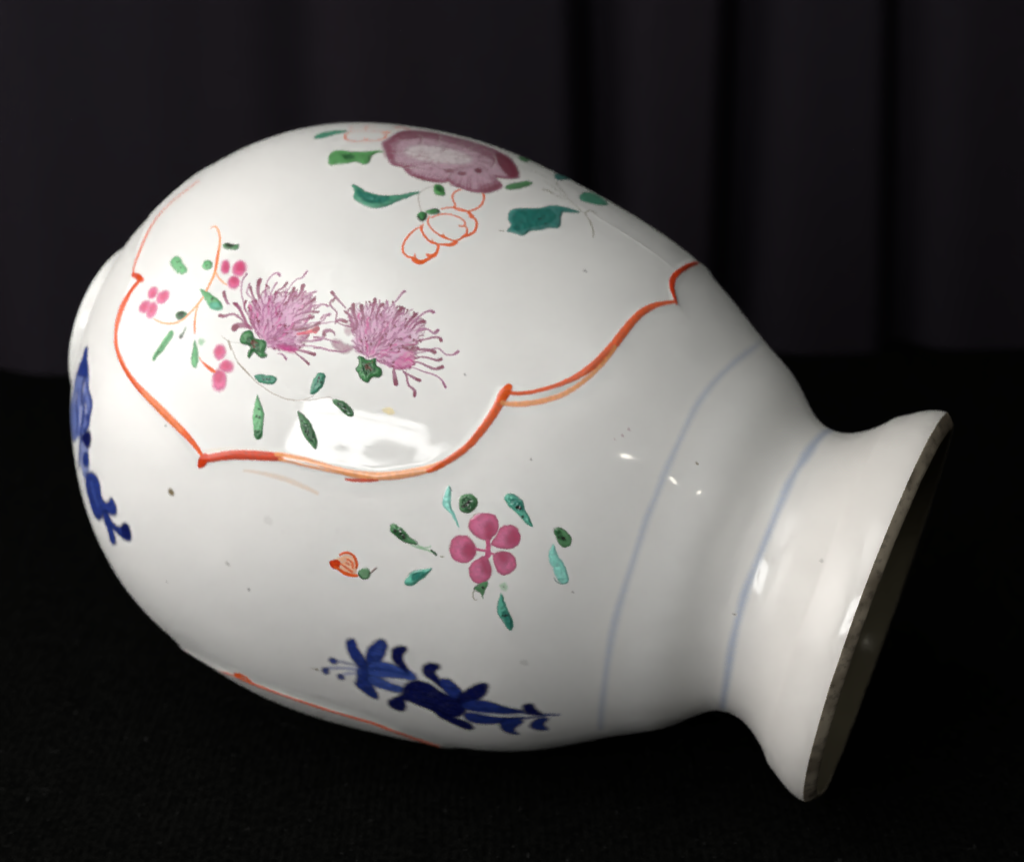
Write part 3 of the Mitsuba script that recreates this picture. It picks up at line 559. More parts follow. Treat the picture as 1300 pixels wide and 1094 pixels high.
('l',[11993,-5504,12009,-5450,11994,-5405,11954,-5369,11937,-5324],[.07,.19,.22,.27,.32],'mauve',0.65,0.08),
('l',[12378,-5941,12391,-5878,12417,-5819,12462,-5766,12504,-5711],[.07,.11,.13,.16,.18],'mauve',0.86,0.08),
('l',[12202,-5880,12239,-5827,12240,-5776,12208,-5727,12197,-5676],[.07,.15,.17,.21,.24],'mauve',0.91,0.08),
('l',[12201,-5696,12197,-5676],[.21,.28],'wine',0.75,0.09),
('l',[12409,-5645,12447,-5586,12455,-5521,12455,-5455,12483,-5393],[.07,.12,.14,.18,.2],'magenta',0.6,0.08),
('l',[12065,-5364,12053,-5322,12064,-5274,12073,-5226,12058,-5184],[.07,.16,.18,.22,.26],'mauve',0.76,0.08),
('l',[12034,-5397,12035,-5362,12057,-5322,12056,-5287,12027,-5259],[.07,.19,.22,.27,.31],'mauve_deep',0.68,0.08),
('l',[12039,-5270,12027,-5259],[.27,.35],'wine',0.75,0.09),
('l',[12568,-5986,12611,-5971,12634,-5936,12655,-5896,12693,-5876],[.07,.12,.14,.17,.2],'mauve',0.91,0.08),
('l',[11919,-6210,11885,-6177,11849,-6147,11801,-6152,11750,-6167],[.07,.13,.15,.19,.21],'mauve',0.73,0.08),
('l',[11759,-6139,11730,-6115,11702,-6088,11665,-6084,11622,-6093],[.07,.11,.12,.15,.18],'mauve',0.59,0.08),
('l',[11639,-6089,11622,-6093],[.15,.2],'wine',0.75,0.09),
('l',[12583,-5758,12621,-5743,12656,-5726,12666,-5694,12668,-5657],[.07,.18,.21,.26,.3],'mauve',0.66,0.08),
('l',[11926,-5308,11914,-5266,11918,-5217,11916,-5170,11894,-5130],[.07,.15,.17,.21,.24],'magenta',0.85,0.08),
('l',[12038,-5785,12002,-5772,11999,-5747,12021,-5713,12019,-5687],[.07,.15,.17,.21,.24],'mauve',0.64,0.08),
('l',[12384,-5714,12422,-5657,12457,-5599,12469,-5536,12476,-5472],[.07,.12,.14,.17,.2],'mauve',0.71,0.08),
('l',[12473,-5497,12476,-5472],[.17,.22],'wine',0.75,0.09),
('l',[11803,-6138,11765,-6145,11742,-6117,11722,-6085,11687,-6084],[.07,.19,.21,.27,.31],'mauve',0.59,0.08),
('l',[12693,-5770,12713,-5728,12742,-5691,12787,-5666,12826,-5637],[.07,.14,.17,.2,.26],'mauve',0.67,0.08),
('l',[12652,-5764,12690,-5731,12701,-5679,12726,-5636,12781,-5613],[.07,.16,.19,.23,.29],'mauve_deep',0.82,0.08),
('l',[12764,-5620,12781,-5613],[.25,.32],'wine',0.75,0.09),
('l',[12649,-5720,12668,-5683,12708,-5658,12745,-5632,12761,-5592],[.07,.15,.18,.21,.27],'mauve',0.77,0.08),
('l',[12623,-5751,12655,-5715,12663,-5664,12689,-5623,12741,-5597],[.07,.11,.13,.15,.2],'mauve',0.84,0.08),
('l',[12649,-5671,12686,-5654,12691,-5621,12692,-5585,12724,-5566],[.07,.17,.2,.24,.31],'mauve_deep',0.75,0.08),
('l',[12714,-5572,12724,-5566],[.26,.33],'wine',0.75,0.09),
('l',[12602,-5595,12604,-5550,12622,-5510,12664,-5480,12694,-5445],[.07,.16,.2,.23,.3],'mauve_deep',0.63,0.08),
('l',[12606,-5442,12598,-5416,12611,-5397,12640,-5382,12650,-5362],[.07,.16,.19,.22,.29],'mauve',0.83,0.08),
('l',[12545,-5514,12568,-5473,12576,-5427,12592,-5384,12624,-5344],[.07,.17,.2,.24,.31],'mauve',0.81,0.08),
('l',[12487,-5493,12503,-5449,12541,-5410,12565,-5368,12563,-5320],[.07,.17,.21,.24,.32],'mauve',0.6,0.08),
('l',[12475,-5501,12496,-5463,12497,-5422,12504,-5381,12531,-5344],[.07,.11,.14,.16,.21],'mauve',0.86,0.08),
('l',[12391,-5453,12419,-5425,12449,-5398,12440,-5366,12425,-5334],[.07,.14,.17,.2,.26],'mauve',0.65,0.08),
('l',[12430,-5344,12425,-5334],[.22,.28],'wine',0.75,0.09),
('l',[12387,-5436,12388,-5403,12411,-5372,12429,-5340,12424,-5307],[.07,.16,.2,.24,.31],'mauve_deep',0.73,0.08),
('l',[12425,-5317,12424,-5307],[.26,.33],'wine',0.75,0.09),
('l',[12356,-5431,12364,-5403,12392,-5375,12400,-5346,12385,-5316],[.07,.17,.2,.24,.31],'mauve',0.85,0.08),
('l',[12389,-5325,12385,-5316],[.26,.33],'wine',0.75,0.09),
('l',[12338,-5394,12359,-5369,12374,-5344,12364,-5319,12358,-5293],[.07,.16,.2,.23,.3],'mauve',0.75,0.08),
('l',[12342,-5398,12338,-5372,12326,-5345,12337,-5318,12359,-5292],[.07,.16,.19,.23,.29],'mauve_deep',0.71,0.08),
('l',[12275,-5367,12290,-5337,12317,-5306,12313,-5275,12293,-5246],[.07,.14,.17,.2,.26],'mauve_deep',0.88,0.08),
('l',[12248,-5348,12224,-5310,12225,-5269,12254,-5226,12263,-5184],[.07,.14,.17,.2,.26],'mauve',0.68,0.08),
('l',[12204,-5389,12200,-5355,12225,-5319,12235,-5283,12215,-5251],[.07,.14,.17,.19,.25],'mauve',0.89,0.08),
('l',[12221,-5261,12215,-5251],[.21,.27],'wine',0.75,0.09),
('l',[12209,-5407,12184,-5368,12182,-5327,12209,-5283,12216,-5240],[.07,.12,.15,.17,.23],'mauve_deep',0.88,0.08),
('l',[12214,-5253,12216,-5240],[.19,.24],'wine',0.75,0.09),
('l',[12127,-5298,12119,-5275,12145,-5247,12154,-5222,12129,-5203],[.07,.12,.15,.17,.22],'mauve_deep',0.61,0.08),
('l',[12059,-5247,12033,-5227,12026,-5203,12046,-5172,12050,-5145],[.07,.11,.13,.15,.2],'mauve',0.78,0.08),
('l',[12049,-5153,12050,-5145],[.17,.21],'wine',0.75,0.09),
('l',[11972,-5255,11975,-5218,11982,-5179,11968,-5147,11948,-5116],[.07,.13,.15,.18,.24],'mauve_deep',0.62,0.08),
('l',[11954,-5125,11948,-5116],[.2,.25],'wine',0.75,0.09),
('l',[11911,-5208,11924,-5182,11930,-5159,11910,-5144,11893,-5128],[.07,.14,.17,.2,.25],'mauve_deep',0.69,0.08),
('l',[11898,-5133,11893,-5128],[.21,.27],'wine',0.75,0.09),
('l',[11904,-5234,11880,-5216,11895,-5184,11910,-5152,11887,-5134],[.07,.15,.19,.22,.29],'mauve',0.63,0.08),
('l',[11847,-5265,11846,-5223,11862,-5174,11845,-5138,11806,-5111],[.07,.11,.13,.15,.2],'mauve',0.78,0.08),
('l',[11781,-5247,11761,-5209,11772,-5157,11766,-5112,11728,-5082],[.07,.13,.16,.19,.25],'mauve',0.73,0.08),
('l',[11740,-5091,11728,-5082],[.21,.27],'wine',0.75,0.09),
('l',[11785,-5298,11758,-5270,11763,-5228,11767,-5186,11738,-5159],[.07,.18,.21,.25,.33],'mauve',0.9,0.08),
('l',[11761,-5330,11751,-5293,11722,-5265,11700,-5234,11698,-5192],[.07,.15,.18,.21,.28],'mauve',0.71,0.08),
('l',[11732,-5293,11701,-5269,11672,-5244,11672,-5204,11674,-5164],[.07,.15,.19,.22,.29],'mauve',0.61,0.08),
('l',[11673,-5176,11674,-5164],[.24,.31],'wine',0.75,0.09),
('l',[11742,-5399,11703,-5371,11697,-5325,11699,-5275,11671,-5242],[.07,.12,.14,.17,.22],'mauve',0.68,0.08),
('l',[11679,-5356,11686,-5319,11687,-5286,11655,-5270,11626,-5253],[.07,.15,.18,.21,.28],'mauve',0.77,0.08),
('l',[11751,-5447,11715,-5418,11681,-5390,11674,-5345,11671,-5298],[.07,.14,.17,.2,.26],'mauve',0.87,0.08),
('l',[11724,-5478,11715,-5434,11695,-5397,11663,-5367,11640,-5331],[.07,.13,.15,.18,.23],'mauve_deep',0.71,0.08),
('l',[11667,-5417,11657,-5385,11652,-5350,11631,-5325,11604,-5304],[.07,.12,.15,.17,.22],'mauve',0.63,0.08),
('l',[11612,-5310,11604,-5304],[.19,.24],'wine',0.75,0.09),
('l',[11653,-5444,11639,-5421,11600,-5415,11582,-5395,11591,-5357],[.07,.16,.19,.23,.3],'mauve_deep',0.88,0.08),
('l',[11637,-5508,11609,-5497,11576,-5490,11571,-5462,11576,-5428],[.07,.11,.13,.15,.2],'mauve_deep',0.62,0.08),
('l',[11642,-5608,11640,-5583,11622,-5570,11597,-5563,11587,-5545],[.07,.11,.14,.16,.21],'mauve',0.62,0.08),
('l',[11634,-5643,11625,-5611,11618,-5577,11588,-5560,11554,-5547],[.07,.15,.18,.22,.28],'mauve_deep',0.76,0.08),
('l',[11632,-5661,11605,-5638,11603,-5597,11587,-5566,11546,-5556],[.07,.17,.2,.24,.31],'mauve',0.8,0.08),
('l',[11631,-5767,11608,-5735,11597,-5691,11565,-5667,11519,-5657],[.07,.12,.15,.18,.23],'mauve',0.61,0.08),
('l',[11635,-5771,11605,-5769,11575,-5767,11569,-5742,11566,-5713],[.07,.15,.18,.21,.28],'mauve',0.79,0.08),
('l',[11650,-5837,11637,-5794,11600,-5777,11551,-5772,11526,-5743],[.07,.13,.15,.18,.23],'mauve',0.66,0.08),
('l',[11679,-5870,11630,-5862,11587,-5849,11565,-5810,11543,-5771],[.07,.17,.21,.24,.31],'mauve_deep',0.67,0.08),
('l',[11625,-5888,11595,-5892,11579,-5878,11573,-5851,11555,-5839],[.07,.14,.17,.2,.26],'mauve',0.61,0.08),
('l',[11561,-5878,11551,-5856,11524,-5856,11496,-5858,11485,-5837],[.07,.13,.16,.18,.24],'mauve',0.66,0.08),
('l',[11488,-5843,11485,-5837],[.2,.26],'wine',0.75,0.09),
('l',[11586,-5937,11560,-5912,11543,-5875,11510,-5862,11465,-5865],[.07,.15,.19,.22,.29],'mauve',0.82,0.08),
('l',[11478,-5864,11465,-5865],[.24,.31],'wine',0.75,0.09),
('l',[11599,-5936,11574,-5926,11542,-5926,11519,-5913,11504,-5887],[.07,.18,.21,.25,.33],'mauve',0.87,0.08),
('l',[11599,-5951,11571,-5937,11528,-5947,11498,-5937,11485,-5899],[.07,.16,.19,.22,.29],'mauve',0.76,0.08),
('l',[11489,-5911,11485,-5899],[.25,.31],'wine',0.75,0.09),
('l',[11591,-5975,11564,-5975,11540,-5972,11523,-5954,11507,-5937],[.07,.13,.16,.19,.24],'mauve',0.7,0.08),
('l',[11650,-6075,11624,-6053,11594,-6044,11558,-6044,11528,-6034],[.07,.12,.14,.17,.21],'mauve',0.65,0.08),
('l',[11636,-6088,11591,-6091,11545,-6095,11510,-6071,11476,-6044],[.07,.17,.2,.24,.31],'mauve',0.61,0.08),
('l',[11486,-6052,11476,-6044],[.27,.34],'wine',0.75,0.09),
('l',[11614,-6134,11588,-6112,11561,-6090,11525,-6094,11489,-6103],[.07,.16,.2,.23,.3],'mauve',0.61,0.08),
('l',[11634,-6134,11609,-6134,11582,-6140,11560,-6132,11540,-6116],[.07,.13,.15,.18,.23],'mauve',0.84,0.08),
('l',[11546,-6121,11540,-6116],[.2,.25],'wine',0.75,0.09),
('l',[11668,-6147,11629,-6146,11586,-6161,11550,-6151,11519,-6122],[.07,.11,.13,.16,.2],'mauve',0.87,0.08),
('l',[11528,-6131,11519,-6122],[.17,.22],'wine',0.75,0.09),
('l',[11710,-6181,11669,-6183,11635,-6159,11599,-6142,11557,-6151],[.07,.14,.17,.2,.26],'mauve',0.73,0.08),
('l',[11701,-6200,11676,-6191,11654,-6170,11627,-6169,11597,-6183],[.07,.14,.17,.2,.26],'mauve',0.67,0.08),
('l',[11788,-6199,11745,-6183,11696,-6200,11649,-6209,11609,-6182],[.07,.18,.21,.25,.33],'mauve',0.74,0.08),
('l',[11835,-6229,11794,-6220,11755,-6200,11712,-6198,11667,-6209],[.07,.14,.17,.2,.26],'mauve',0.66,0.08),
('l',[11681,-6206,11667,-6209],[.22,.28],'wine',0.75,0.09),
('l',[11824,-6220,11782,-6218,11737,-6235,11695,-6234,11657,-6212],[.07,.14,.17,.2,.26],'mauve_deep',0.73,0.08),
('l',[11888,-6229,11844,-6243,11801,-6259,11761,-6244,11721,-6223],[.07,.13,.16,.19,.25],'mauve',0.62,0.08),
('l',[11806,-6233,11780,-6256,11757,-6259,11736,-6236,11713,-6228],[.07,.12,.14,.17,.22],'mauve_deep',0.89,0.08),
('l',[11720,-6230,11713,-6228],[.18,.23],'wine',0.75,0.09),
('l',[12041,-6274,12000,-6296,11958,-6283,11915,-6267,11875,-6285],[.07,.17,.21,.24,.32],'mauve_deep',0.75,0.08),
('l',[12290,-6205,12325,-6198,12354,-6181,12376,-6155,12404,-6137],[.07,.17,.2,.24,.31],'mauve_deep',0.76,0.08),
('l',[12396,-6130,12426,-6132,12452,-6129,12464,-6104,12477,-6082],[.07,.14,.17,.2,.26],'mauve',0.71,0.08),
('l',[12448,-6105,12461,-6082,12480,-6068,12508,-6064,12529,-6053],[.07,.11,.14,.16,.21],'mauve',0.8,0.08),
('l',[12458,-6083,12479,-6055,12519,-6050,12557,-6042,12575,-6010],[.07,.17,.2,.24,.31],'mauve_deep',0.68,0.08),
('l',[12450,-6068,12493,-6054,12544,-6048,12573,-6016,12592,-5972],[.07,.15,.18,.21,.28],'mauve',0.71,0.08),
('l',[12515,-6029,12551,-6002,12597,-5985,12636,-5961,12666,-5925],[.07,.15,.19,.22,.28],'mauve_deep',0.63,0.08),
('l',[12548,-6009,12590,-5991,12615,-5953,12642,-5918,12687,-5902],[.07,.15,.18,.22,.28],'mauve_deep',0.67,0.08),
('l',[12506,-6052,12532,-6006,12560,-5964,12613,-5946,12667,-5930],[.07,.16,.2,.23,.3],'mauve_deep',0.86,0.08),
('l',[12651,-5935,12667,-5930],[.25,.32],'wine',0.75,0.09),
('l',[12526,-5994,12576,-5975,12618,-5947,12647,-5905,12682,-5870],[.07,.13,.15,.18,.24],'mauve',0.81,0.08),
('l',[12672,-5881,12682,-5870],[.2,.25],'wine',0.75,0.09),
('l',[12598,-5937,12626,-5930,12642,-5913,12651,-5888,12671,-5875],[.07,.11,.13,.15,.2],'mauve_deep',0.88,0.08),
('l',[12589,-5922,12620,-5915,12651,-5908,12664,-5883,12673,-5854],[.07,.16,.2,.23,.3],'mauve',0.71,0.08),
('l',[12670,-5863,12673,-5854],[.25,.32],'wine',0.75,0.09),
('l',[12656,-5881,12680,-5862,12691,-5831,12712,-5808,12746,-5799],[.07,.18,.21,.25,.33],'mauve',0.89,0.08),
('l',[12615,-5921,12644,-5880,12665,-5832,12710,-5805,12766,-5787],[.07,.12,.15,.17,.23],'mauve',0.71,0.08),
('l',[12749,-5792,12766,-5787],[.19,.24],'wine',0.75,0.09),
('l',[12635,-5878,12671,-5844,12690,-5795,12726,-5760,12781,-5740],[.07,.13,.15,.18,.23],'mauve_deep',0.72,0.08),
('l',[12764,-5746,12781,-5740],[.2,.25],'wine',0.75,0.09),
('l',[13288,-6039,13157,-6011,13046,-5946,12878,-5967,12630,-6081],[.56,.45,.36,.36,.23],'mauve_deep',0.85,0.1),
('l',[13288,-6039,13229,-6026],[.54,.4],'wine',0.6,0.1),
('l',[12882,-6174,12838,-6119,12704,-6072,12557,-6090],[1.12,.9,.72,.45],'mauve_deep',0.85,0.1),
('l',[12882,-6174,12862,-6149],[1.08,.81],'wine',0.6,0.1),
('l',[13423,-5599,13285,-5744,13199,-5786],[.56,.45,.23],'mauve_deep',0.85,0.1),
('l',[13423,-5599,13360,-5665],[.54,.4],'wine',0.6,0.1),
('l',[13074,-5750,12932,-5822,12786,-5939,12594,-6086],[.6,.48,.38,.24],'mauve_deep',0.85,0.1),
('l',[13074,-5750,13010,-5783],[.58,.43],'wine',0.6,0.1),
('l',[13149,-5134,13162,-5309,13089,-5474,12935,-5677,12695,-5912],[.34,.27,.22,.22,.13],'mauve',0.85,0.1),
('l',[13149,-5134,13154,-5213],[.32,.24],'mauve_deep',0.6,0.1),
('l',[12994,-5307,12956,-5486,12849,-5538,12702,-5657],[.3,.24,.19,.12],'mauve',0.85,0.1),
('l',[12994,-5307,12977,-5388],[.29,.22],'mauve_deep',0.6,0.1),
('l',[12904,-5636,12877,-5758,12723,-5856],[.38,.3,.15],'mauve_deep',0.85,0.1),
('l',[12904,-5636,12891,-5691],[.36,.27],'wine',0.6,0.1),
('l',[12836,-5184,12782,-5353,12669,-5517],[.75,.6,.3],'mauve_deep',0.85,0.1),
('l',[12836,-5184,12811,-5260],[.72,.54],'wine',0.6,0.1),
('l',[12504,-4983,12627,-4976,12678,-5138,12646,-5296,12550,-5449],[.38,.3,.24,.24,.15],'mauve',0.85,0.1),
('l',[12504,-4983,12559,-4980],[.36,.27],'mauve_deep',0.6,0.1),
('l',[12662,-5234,12587,-5278,12653,-5348,12640,-5509],[.34,.27,.22,.13],'mauve_deep',0.85,0.1),
('l',[12662,-5234,12628,-5254],[.32,.24],'wine',0.6,0.1),
('l',[12305,-5075,12351,-5213,12401,-5278,12361,-5521],[.45,.36,.29,.18],'mauve_deep',0.85,0.1),
('l',[12305,-5075,12325,-5137],[.43,.32],'wine',0.6,0.1),
('l',[12060,-4750,12100,-4914,12175,-4972,12217,-5147,12245,-5354],[.34,.27,.22,.22,.13],'mauve',0.85,0.1),
('l',[12060,-4750,12078,-4824],[.32,.24],'mauve_deep',0.6,0.1),
('l',[11989,-5033,11970,-5140,11989,-5271],[.68,.54,.27],'mauve_deep',0.85,0.1),
('l',[11989,-5033,11980,-5081],[.65,.49],'wine',0.6,0.1),
('l',[11705,-5059,11797,-5134,11870,-5313],[.3,.24,.12],'mauve',0.85,0.1),
('l',[11705,-5059,11746,-5093],[.29,.22],'mauve_deep',0.6,0.1),
('l',[11668,-5211,11738,-5317,11794,-5465],[.53,.42,.21],'mauve_deep',0.85,0.1),
('l',[11668,-5211,11699,-5259],[.5,.38],'wine',0.6,0.1),
('l',[11376,-5237,11512,-5254,11617,-5333,11781,-5492],[.34,.27,.22,.13],'mauve',0.85,0.1),
('l',[11376,-5237,11437,-5245],[.32,.24],'mauve_deep',0.6,0.1),
('l',[11494,-5408,11687,-5486,11881,-5621],[.38,.3,.15],'mauve_deep',0.85,0.1),
('l',[11494,-5408,11580,-5443],[.36,.27],'wine',0.6,0.1),
('l',[11541,-5521,11662,-5604,11828,-5730],[.49,.39,.2],'mauve_deep',0.85,0.1),
('l',[11541,-5521,11595,-5559],[.47,.35],'wine',0.6,0.1),
('l',[11276,-5378,11333,-5437,11346,-5530,11548,-5640],[.45,.36,.29,.18],'mauve',0.85,0.1),
('l',[11276,-5378,11302,-5404],[.43,.32],'mauve_deep',0.6,0.1),
('l',[11381,-5590,11513,-5716,11736,-5855],[.53,.42,.21],'mauve_deep',0.85,0.1),
('l',[11381,-5590,11440,-5647],[.5,.38],'wine',0.6,0.1),
('l',[11369,-5696,11477,-5791,11677,-5912],[.75,.6,.3],'red_pink',0.85,0.1),
('l',[11369,-5696,11418,-5739],[.72,.54],'wine',0.6,0.1),
('l',[11223,-5861,11404,-5950,11634,-6006],[.38,.3,.15],'mauve',0.85,0.1),
('l',[11223,-5861,11304,-5901],[.36,.27],'mauve_deep',0.6,0.1),
('l',[10873,-5947,11115,-5997,11311,-6015,11505,-6077,11709,-6123],[.3,.24,.19,.19,.12],'mauve',0.85,0.1),
('l',[10873,-5947,10981,-5970],[.29,.22],'mauve_deep',0.6,0.1),
('l',[11222,-6142,11406,-6156,11617,-6183],[.53,.42,.21],'mauve_deep',0.85,0.1),
('l',[11222,-6142,11305,-6148],[.5,.38],'wine',0.6,0.1),
('l',[11257,-6336,11374,-6286,11507,-6251,11625,-6201],[.38,.3,.24,.15],'mauve_deep',0.85,0.1),
('l',[11257,-6336,11310,-6314],[.36,.27],'wine',0.6,0.1),
('l',[11685,-6394,11773,-6342,11884,-6349],[.34,.27,.13],'mauve',0.85,0.1),
('l',[11685,-6394,11724,-6371],[.32,.24],'mauve_deep',0.6,0.1),
('l',[11162,-5652,11218,-5735,11208,-5825,11359,-5910],[.53,.42,.34,.21],'mauve',0.85,0.1),
('l',[11162,-5652,11187,-5690],[.5,.38],'mauve_deep',0.6,0.1),
('l',[12124,-5134,12116,-5280,12117,-5476],[.53,.42,.21],'mauve_deep',0.85,0.1),
('l',[12124,-5134,12121,-5200],[.5,.38],'wine',0.6,0.1),
('l',[13112,-5745,13006,-5779,12859,-5897,12659,-6058],[.45,.36,.29,.18],'mauve_deep',0.85,0.1),
('l',[13112,-5745,13064,-5761],[.43,.32],'wine',0.6,0.1),
('l',[12939,-5365,12848,-5472,12686,-5620],[.45,.36,.18],'mauve_deep',0.85,0.1),
('l',[12939,-5365,12898,-5413],[.43,.32],'wine',0.6,0.1),
('l',[12493,-5133,12506,-5271,12477,-5426],[.3,.24,.12],'mauve',0.85,0.1),
('l',[12493,-5133,12499,-5195],[.29,.22],'mauve_deep',0.6,0.1),
('p',[11952,-6235,11788,-6165,11568,-6151,11566,-6226,11802,-6276],'magenta',0.7,0.35),
('p',[12102,-5308,11961,-5196,11780,-5168,11800,-5257,11982,-5350],'mauve_deep',0.5,0.35),
('p',[11813,-5865,11726,-5774,11561,-5748,11570,-5798,11730,-5869],'wine',0.6,0.35),
('p',[11645,-5948,11511,-5855,11441,-5939,11487,-6047],'mauve_deep',0.45,0.35),
 ]),
 ('thistle_flower__calyx', 0.25, [
('p',[12672,-6374,12693,-6241,12643,-6163,12534,-6139,12433,-6222,12320,-6232,12211,-6213,12139,-6296,12126,-6399,12053,-6450,12123,-6519,12234,-6495,12325,-6479,12362,-6588,12429,-6527,12427,-6404,12535,-6393],'green',1,0.12),
('p',[12533,-6369,12544,-6296,12517,-6253,12458,-6239,12403,-6285,12340,-6290,12280,-6280,12241,-6326,12233,-6382,12193,-6411,12231,-6448,12293,-6435,12344,-6426,12363,-6486,12401,-6453,12400,-6385,12459,-6379],'green_dark',0.8,0.3),
('l',[12672,-6374,12693,-6241,12643,-6163,12534,-6139,12433,-6222,12320,-6232,12211,-6213,12139,-6296,12126,-6399,12053,-6450,12123,-6519,12234,-6495,12325,-6479,12362,-6588,12429,-6527,12427,-6404,12535,-6393,12672,-6374],[.15],'green_dark',0.8,0.1),
('l',[12404,-6334,12415,-6327],[.4],'brown_deep',0.7,0.1),
('l',[12354,-6374,12334,-6382],[.25],'brown_deep',0.7,0.1),
('l',[12409,-6304,12403,-6317],[.41],'brown_deep',0.7,0.1),
('l',[12345,-6302,12328,-6294],[.3],'brown_deep',0.7,0.1),
('l',[12338,-6389,12336,-6374],[.34],'brown_deep',0.7,0.1),
('l',[12395,-6437,12399,-6439],[.27],'brown_deep',0.7,0.1),
('l',[12386,-6347,12374,-6335],[.43],'brown_deep',0.7,0.1),
('l',[12413,-6328,12426,-6340],[.26],'brown_deep',0.7,0.1),
('l',[12402,-6287,12387,-6288],[.44],'brown_deep',0.7,0.1),
 ]),
 ('thistle_flower_001', 0.03, [
('p',[10937,-5261,10875,-5113,10715,-5016,10532,-4906,10344,-4808,10148,-4849,9955,-4825,9810,-4855,9695,-4946,9635,-5142,9626,-5356,9560,-5573,9579,-5762,9781,-5861,10049,-5837,10319,-5813,10509,-5843,10673,-5671,10766,-5468],'mauve_wash',0.55,0.5),
('p',[10836,-5357,10783,-5232,10648,-5151,10493,-5060,10335,-4978,10171,-5013,10008,-4994,9886,-5019,9790,-5095,9741,-5258,9734,-5437,9679,-5619,9695,-5778,9865,-5860,10091,-5840,10319,-5820,10478,-5845,10616,-5700,10694,-5530],'mauve_pink',0.5,0.6),
('l',[9941,-5094,9901,-5061,9861,-5028,9851,-4977,9854,-4919],[.07,.19,.22,.27,.32],'magenta',0.56,0.08),
('l',[10432,-4984,10406,-4957,10392,-4929,10419,-4904,10449,-4879],[.07,.17,.2,.25,.28],'mauve_deep',0.66,0.08),
('l',[10032,-5520,9990,-5478,9967,-5418,9942,-5361,9895,-5322],[.07,.15,.17,.21,.25],'mauve',0.84,0.08),
('l',[9914,-5338,9895,-5322],[.21,.28],'wine',0.75,0.09),
('l',[10725,-5361,10768,-5310,10825,-5271,10875,-5226,10908,-5166],[.07,.16,.19,.23,.27],'mauve',0.84,0.08),
('l',[10895,-5190,10908,-5166],[.23,.3],'wine',0.75,0.09),
('l',[10499,-5302,10520,-5256,10520,-5204,10525,-5152,10553,-5107],[.07,.18,.2,.25,.29],'mauve',0.8,0.08),
('l',[10178,-5633,10153,-5593,10110,-5566,10077,-5531,10065,-5482],[.07,.14,.16,.2,.23],'mauve_deep',0.57,0.08),
('l',[10070,-5502,10065,-5482],[.2,.26],'wine',0.75,0.09),
('l',[9803,-5410,9765,-5370,9709,-5352,9659,-5327,9629,-5277],[.07,.15,.18,.22,.25],'magenta',0.76,0.08),
('l',[10321,-5797,10312,-5758,10283,-5722,10270,-5684,10284,-5639],[.07,.11,.12,.16,.18],'magenta',0.84,0.08),
('l',[10345,-5930,10336,-5872,10308,-5823,10272,-5776,10253,-5722],[.07,.13,.15,.19,.22],'magenta',0.63,0.08),
('l',[10379,-4939,10394,-4905,10422,-4872,10424,-4837,10404,-4802],[.07,.15,.18,.22,.25],'mauve',0.68,0.08),
('l',[10233,-5608,10201,-5572,10154,-5544,10138,-5500,10150,-5442],[.07,.2,.23,.28,.32],'mauve_deep',0.6,0.08),
('l',[10252,-5572,10243,-5514,10202,-5466,10172,-5415,10178,-5352],[.07,.16,.18,.22,.26],'mauve',0.79,0.08),
('l',[10175,-5377,10178,-5352],[.22,.29],'wine',0.75,0.09),
('l',[10044,-4961,10057,-4924,10073,-4886,10055,-4860,10020,-4839],[.07,.11,.12,.15,.18],'mauve',0.62,0.08),
('l',[10715,-5489,10737,-5461,10751,-5425,10775,-5400,10812,-5387],[.07,.15,.17,.21,.24],'mauve',0.88,0.08),
('l',[10554,-5592,10587,-5566,10604,-5527,10622,-5488,10656,-5463],[.07,.17,.19,.24,.27],'mauve',0.7,0.08),
('l',[10386,-5554,10416,-5504,10407,-5448,10393,-5391,10416,-5340],[.07,.14,.15,.19,.22],'mauve_deep',0.79,0.08),
('l',[10512,-5183,10507,-5144,10504,-5106,10525,-5072,10553,-5040],[.07,.16,.18,.23,.27],'mauve',0.89,0.08),
('l',[10267,-5483,10235,-5426,10218,-5366,10228,-5300,10236,-5235],[.07,.14,.17,.21,.24],'mauve_deep',0.76,0.08),
('l',[10077,-5390,10028,-5348,10011,-5287,10011,-5217,9985,-5161],[.07,.18,.21,.26,.3],'mauve',0.65,0.08),
('l',[9995,-5183,9985,-5161],[.26,.34],'wine',0.75,0.09),
('l',[9794,-5080,9784,-5022,9777,-4961,9742,-4921,9691,-4892],[.07,.15,.18,.22,.25],'mauve',0.84,0.08),
('l',[9976,-5612,9949,-5582,9937,-5534,9910,-5503,9862,-5500],[.07,.18,.2,.25,.29],'mauve',0.66,0.08),
('l',[9881,-5501,9862,-5500],[.25,.33],'wine',0.75,0.09),
('l',[10469,-5685,10496,-5657,10537,-5644,10570,-5623,10587,-5584],[.07,.15,.17,.21,.24],'magenta',0.69,0.08),
('l',[10215,-5736,10194,-5680,10148,-5646,10093,-5618,10060,-5572],[.07,.18,.21,.26,.3],'mauve',0.83,0.08),
('l',[9980,-5035,9963,-5000,9933,-4971,9916,-4935,9917,-4891],[.07,.19,.22,.28,.32],'mauve_deep',0.66,0.08),
('l',[10210,-5461,10175,-5424,10177,-5375,10195,-5321,10182,-5276],[.07,.13,.15,.18,.21],'mauve',0.9,0.08),
('l',[10188,-5294,10182,-5276],[.18,.24],'wine',0.75,0.09),
('l',[10478,-5798,10503,-5769,10538,-5771,10577,-5783,10607,-5769],[.07,.13,.15,.18,.21],'mauve',0.82,0.08),
('l',[10259,-5470,10269,-5440,10257,-5415,10237,-5391,10235,-5363],[.07,.11,.13,.16,.19],'mauve',0.66,0.08),
('l',[10205,-5011,10216,-4964,10198,-4922,10173,-4882,10174,-4837],[.07,.13,.15,.19,.22],'mauve',0.83,0.08),
('l',[10307,-5538,10326,-5494,10315,-5452,10291,-5410,10293,-5367],[.07,.16,.19,.23,.27],'mauve_deep',0.58,0.08),
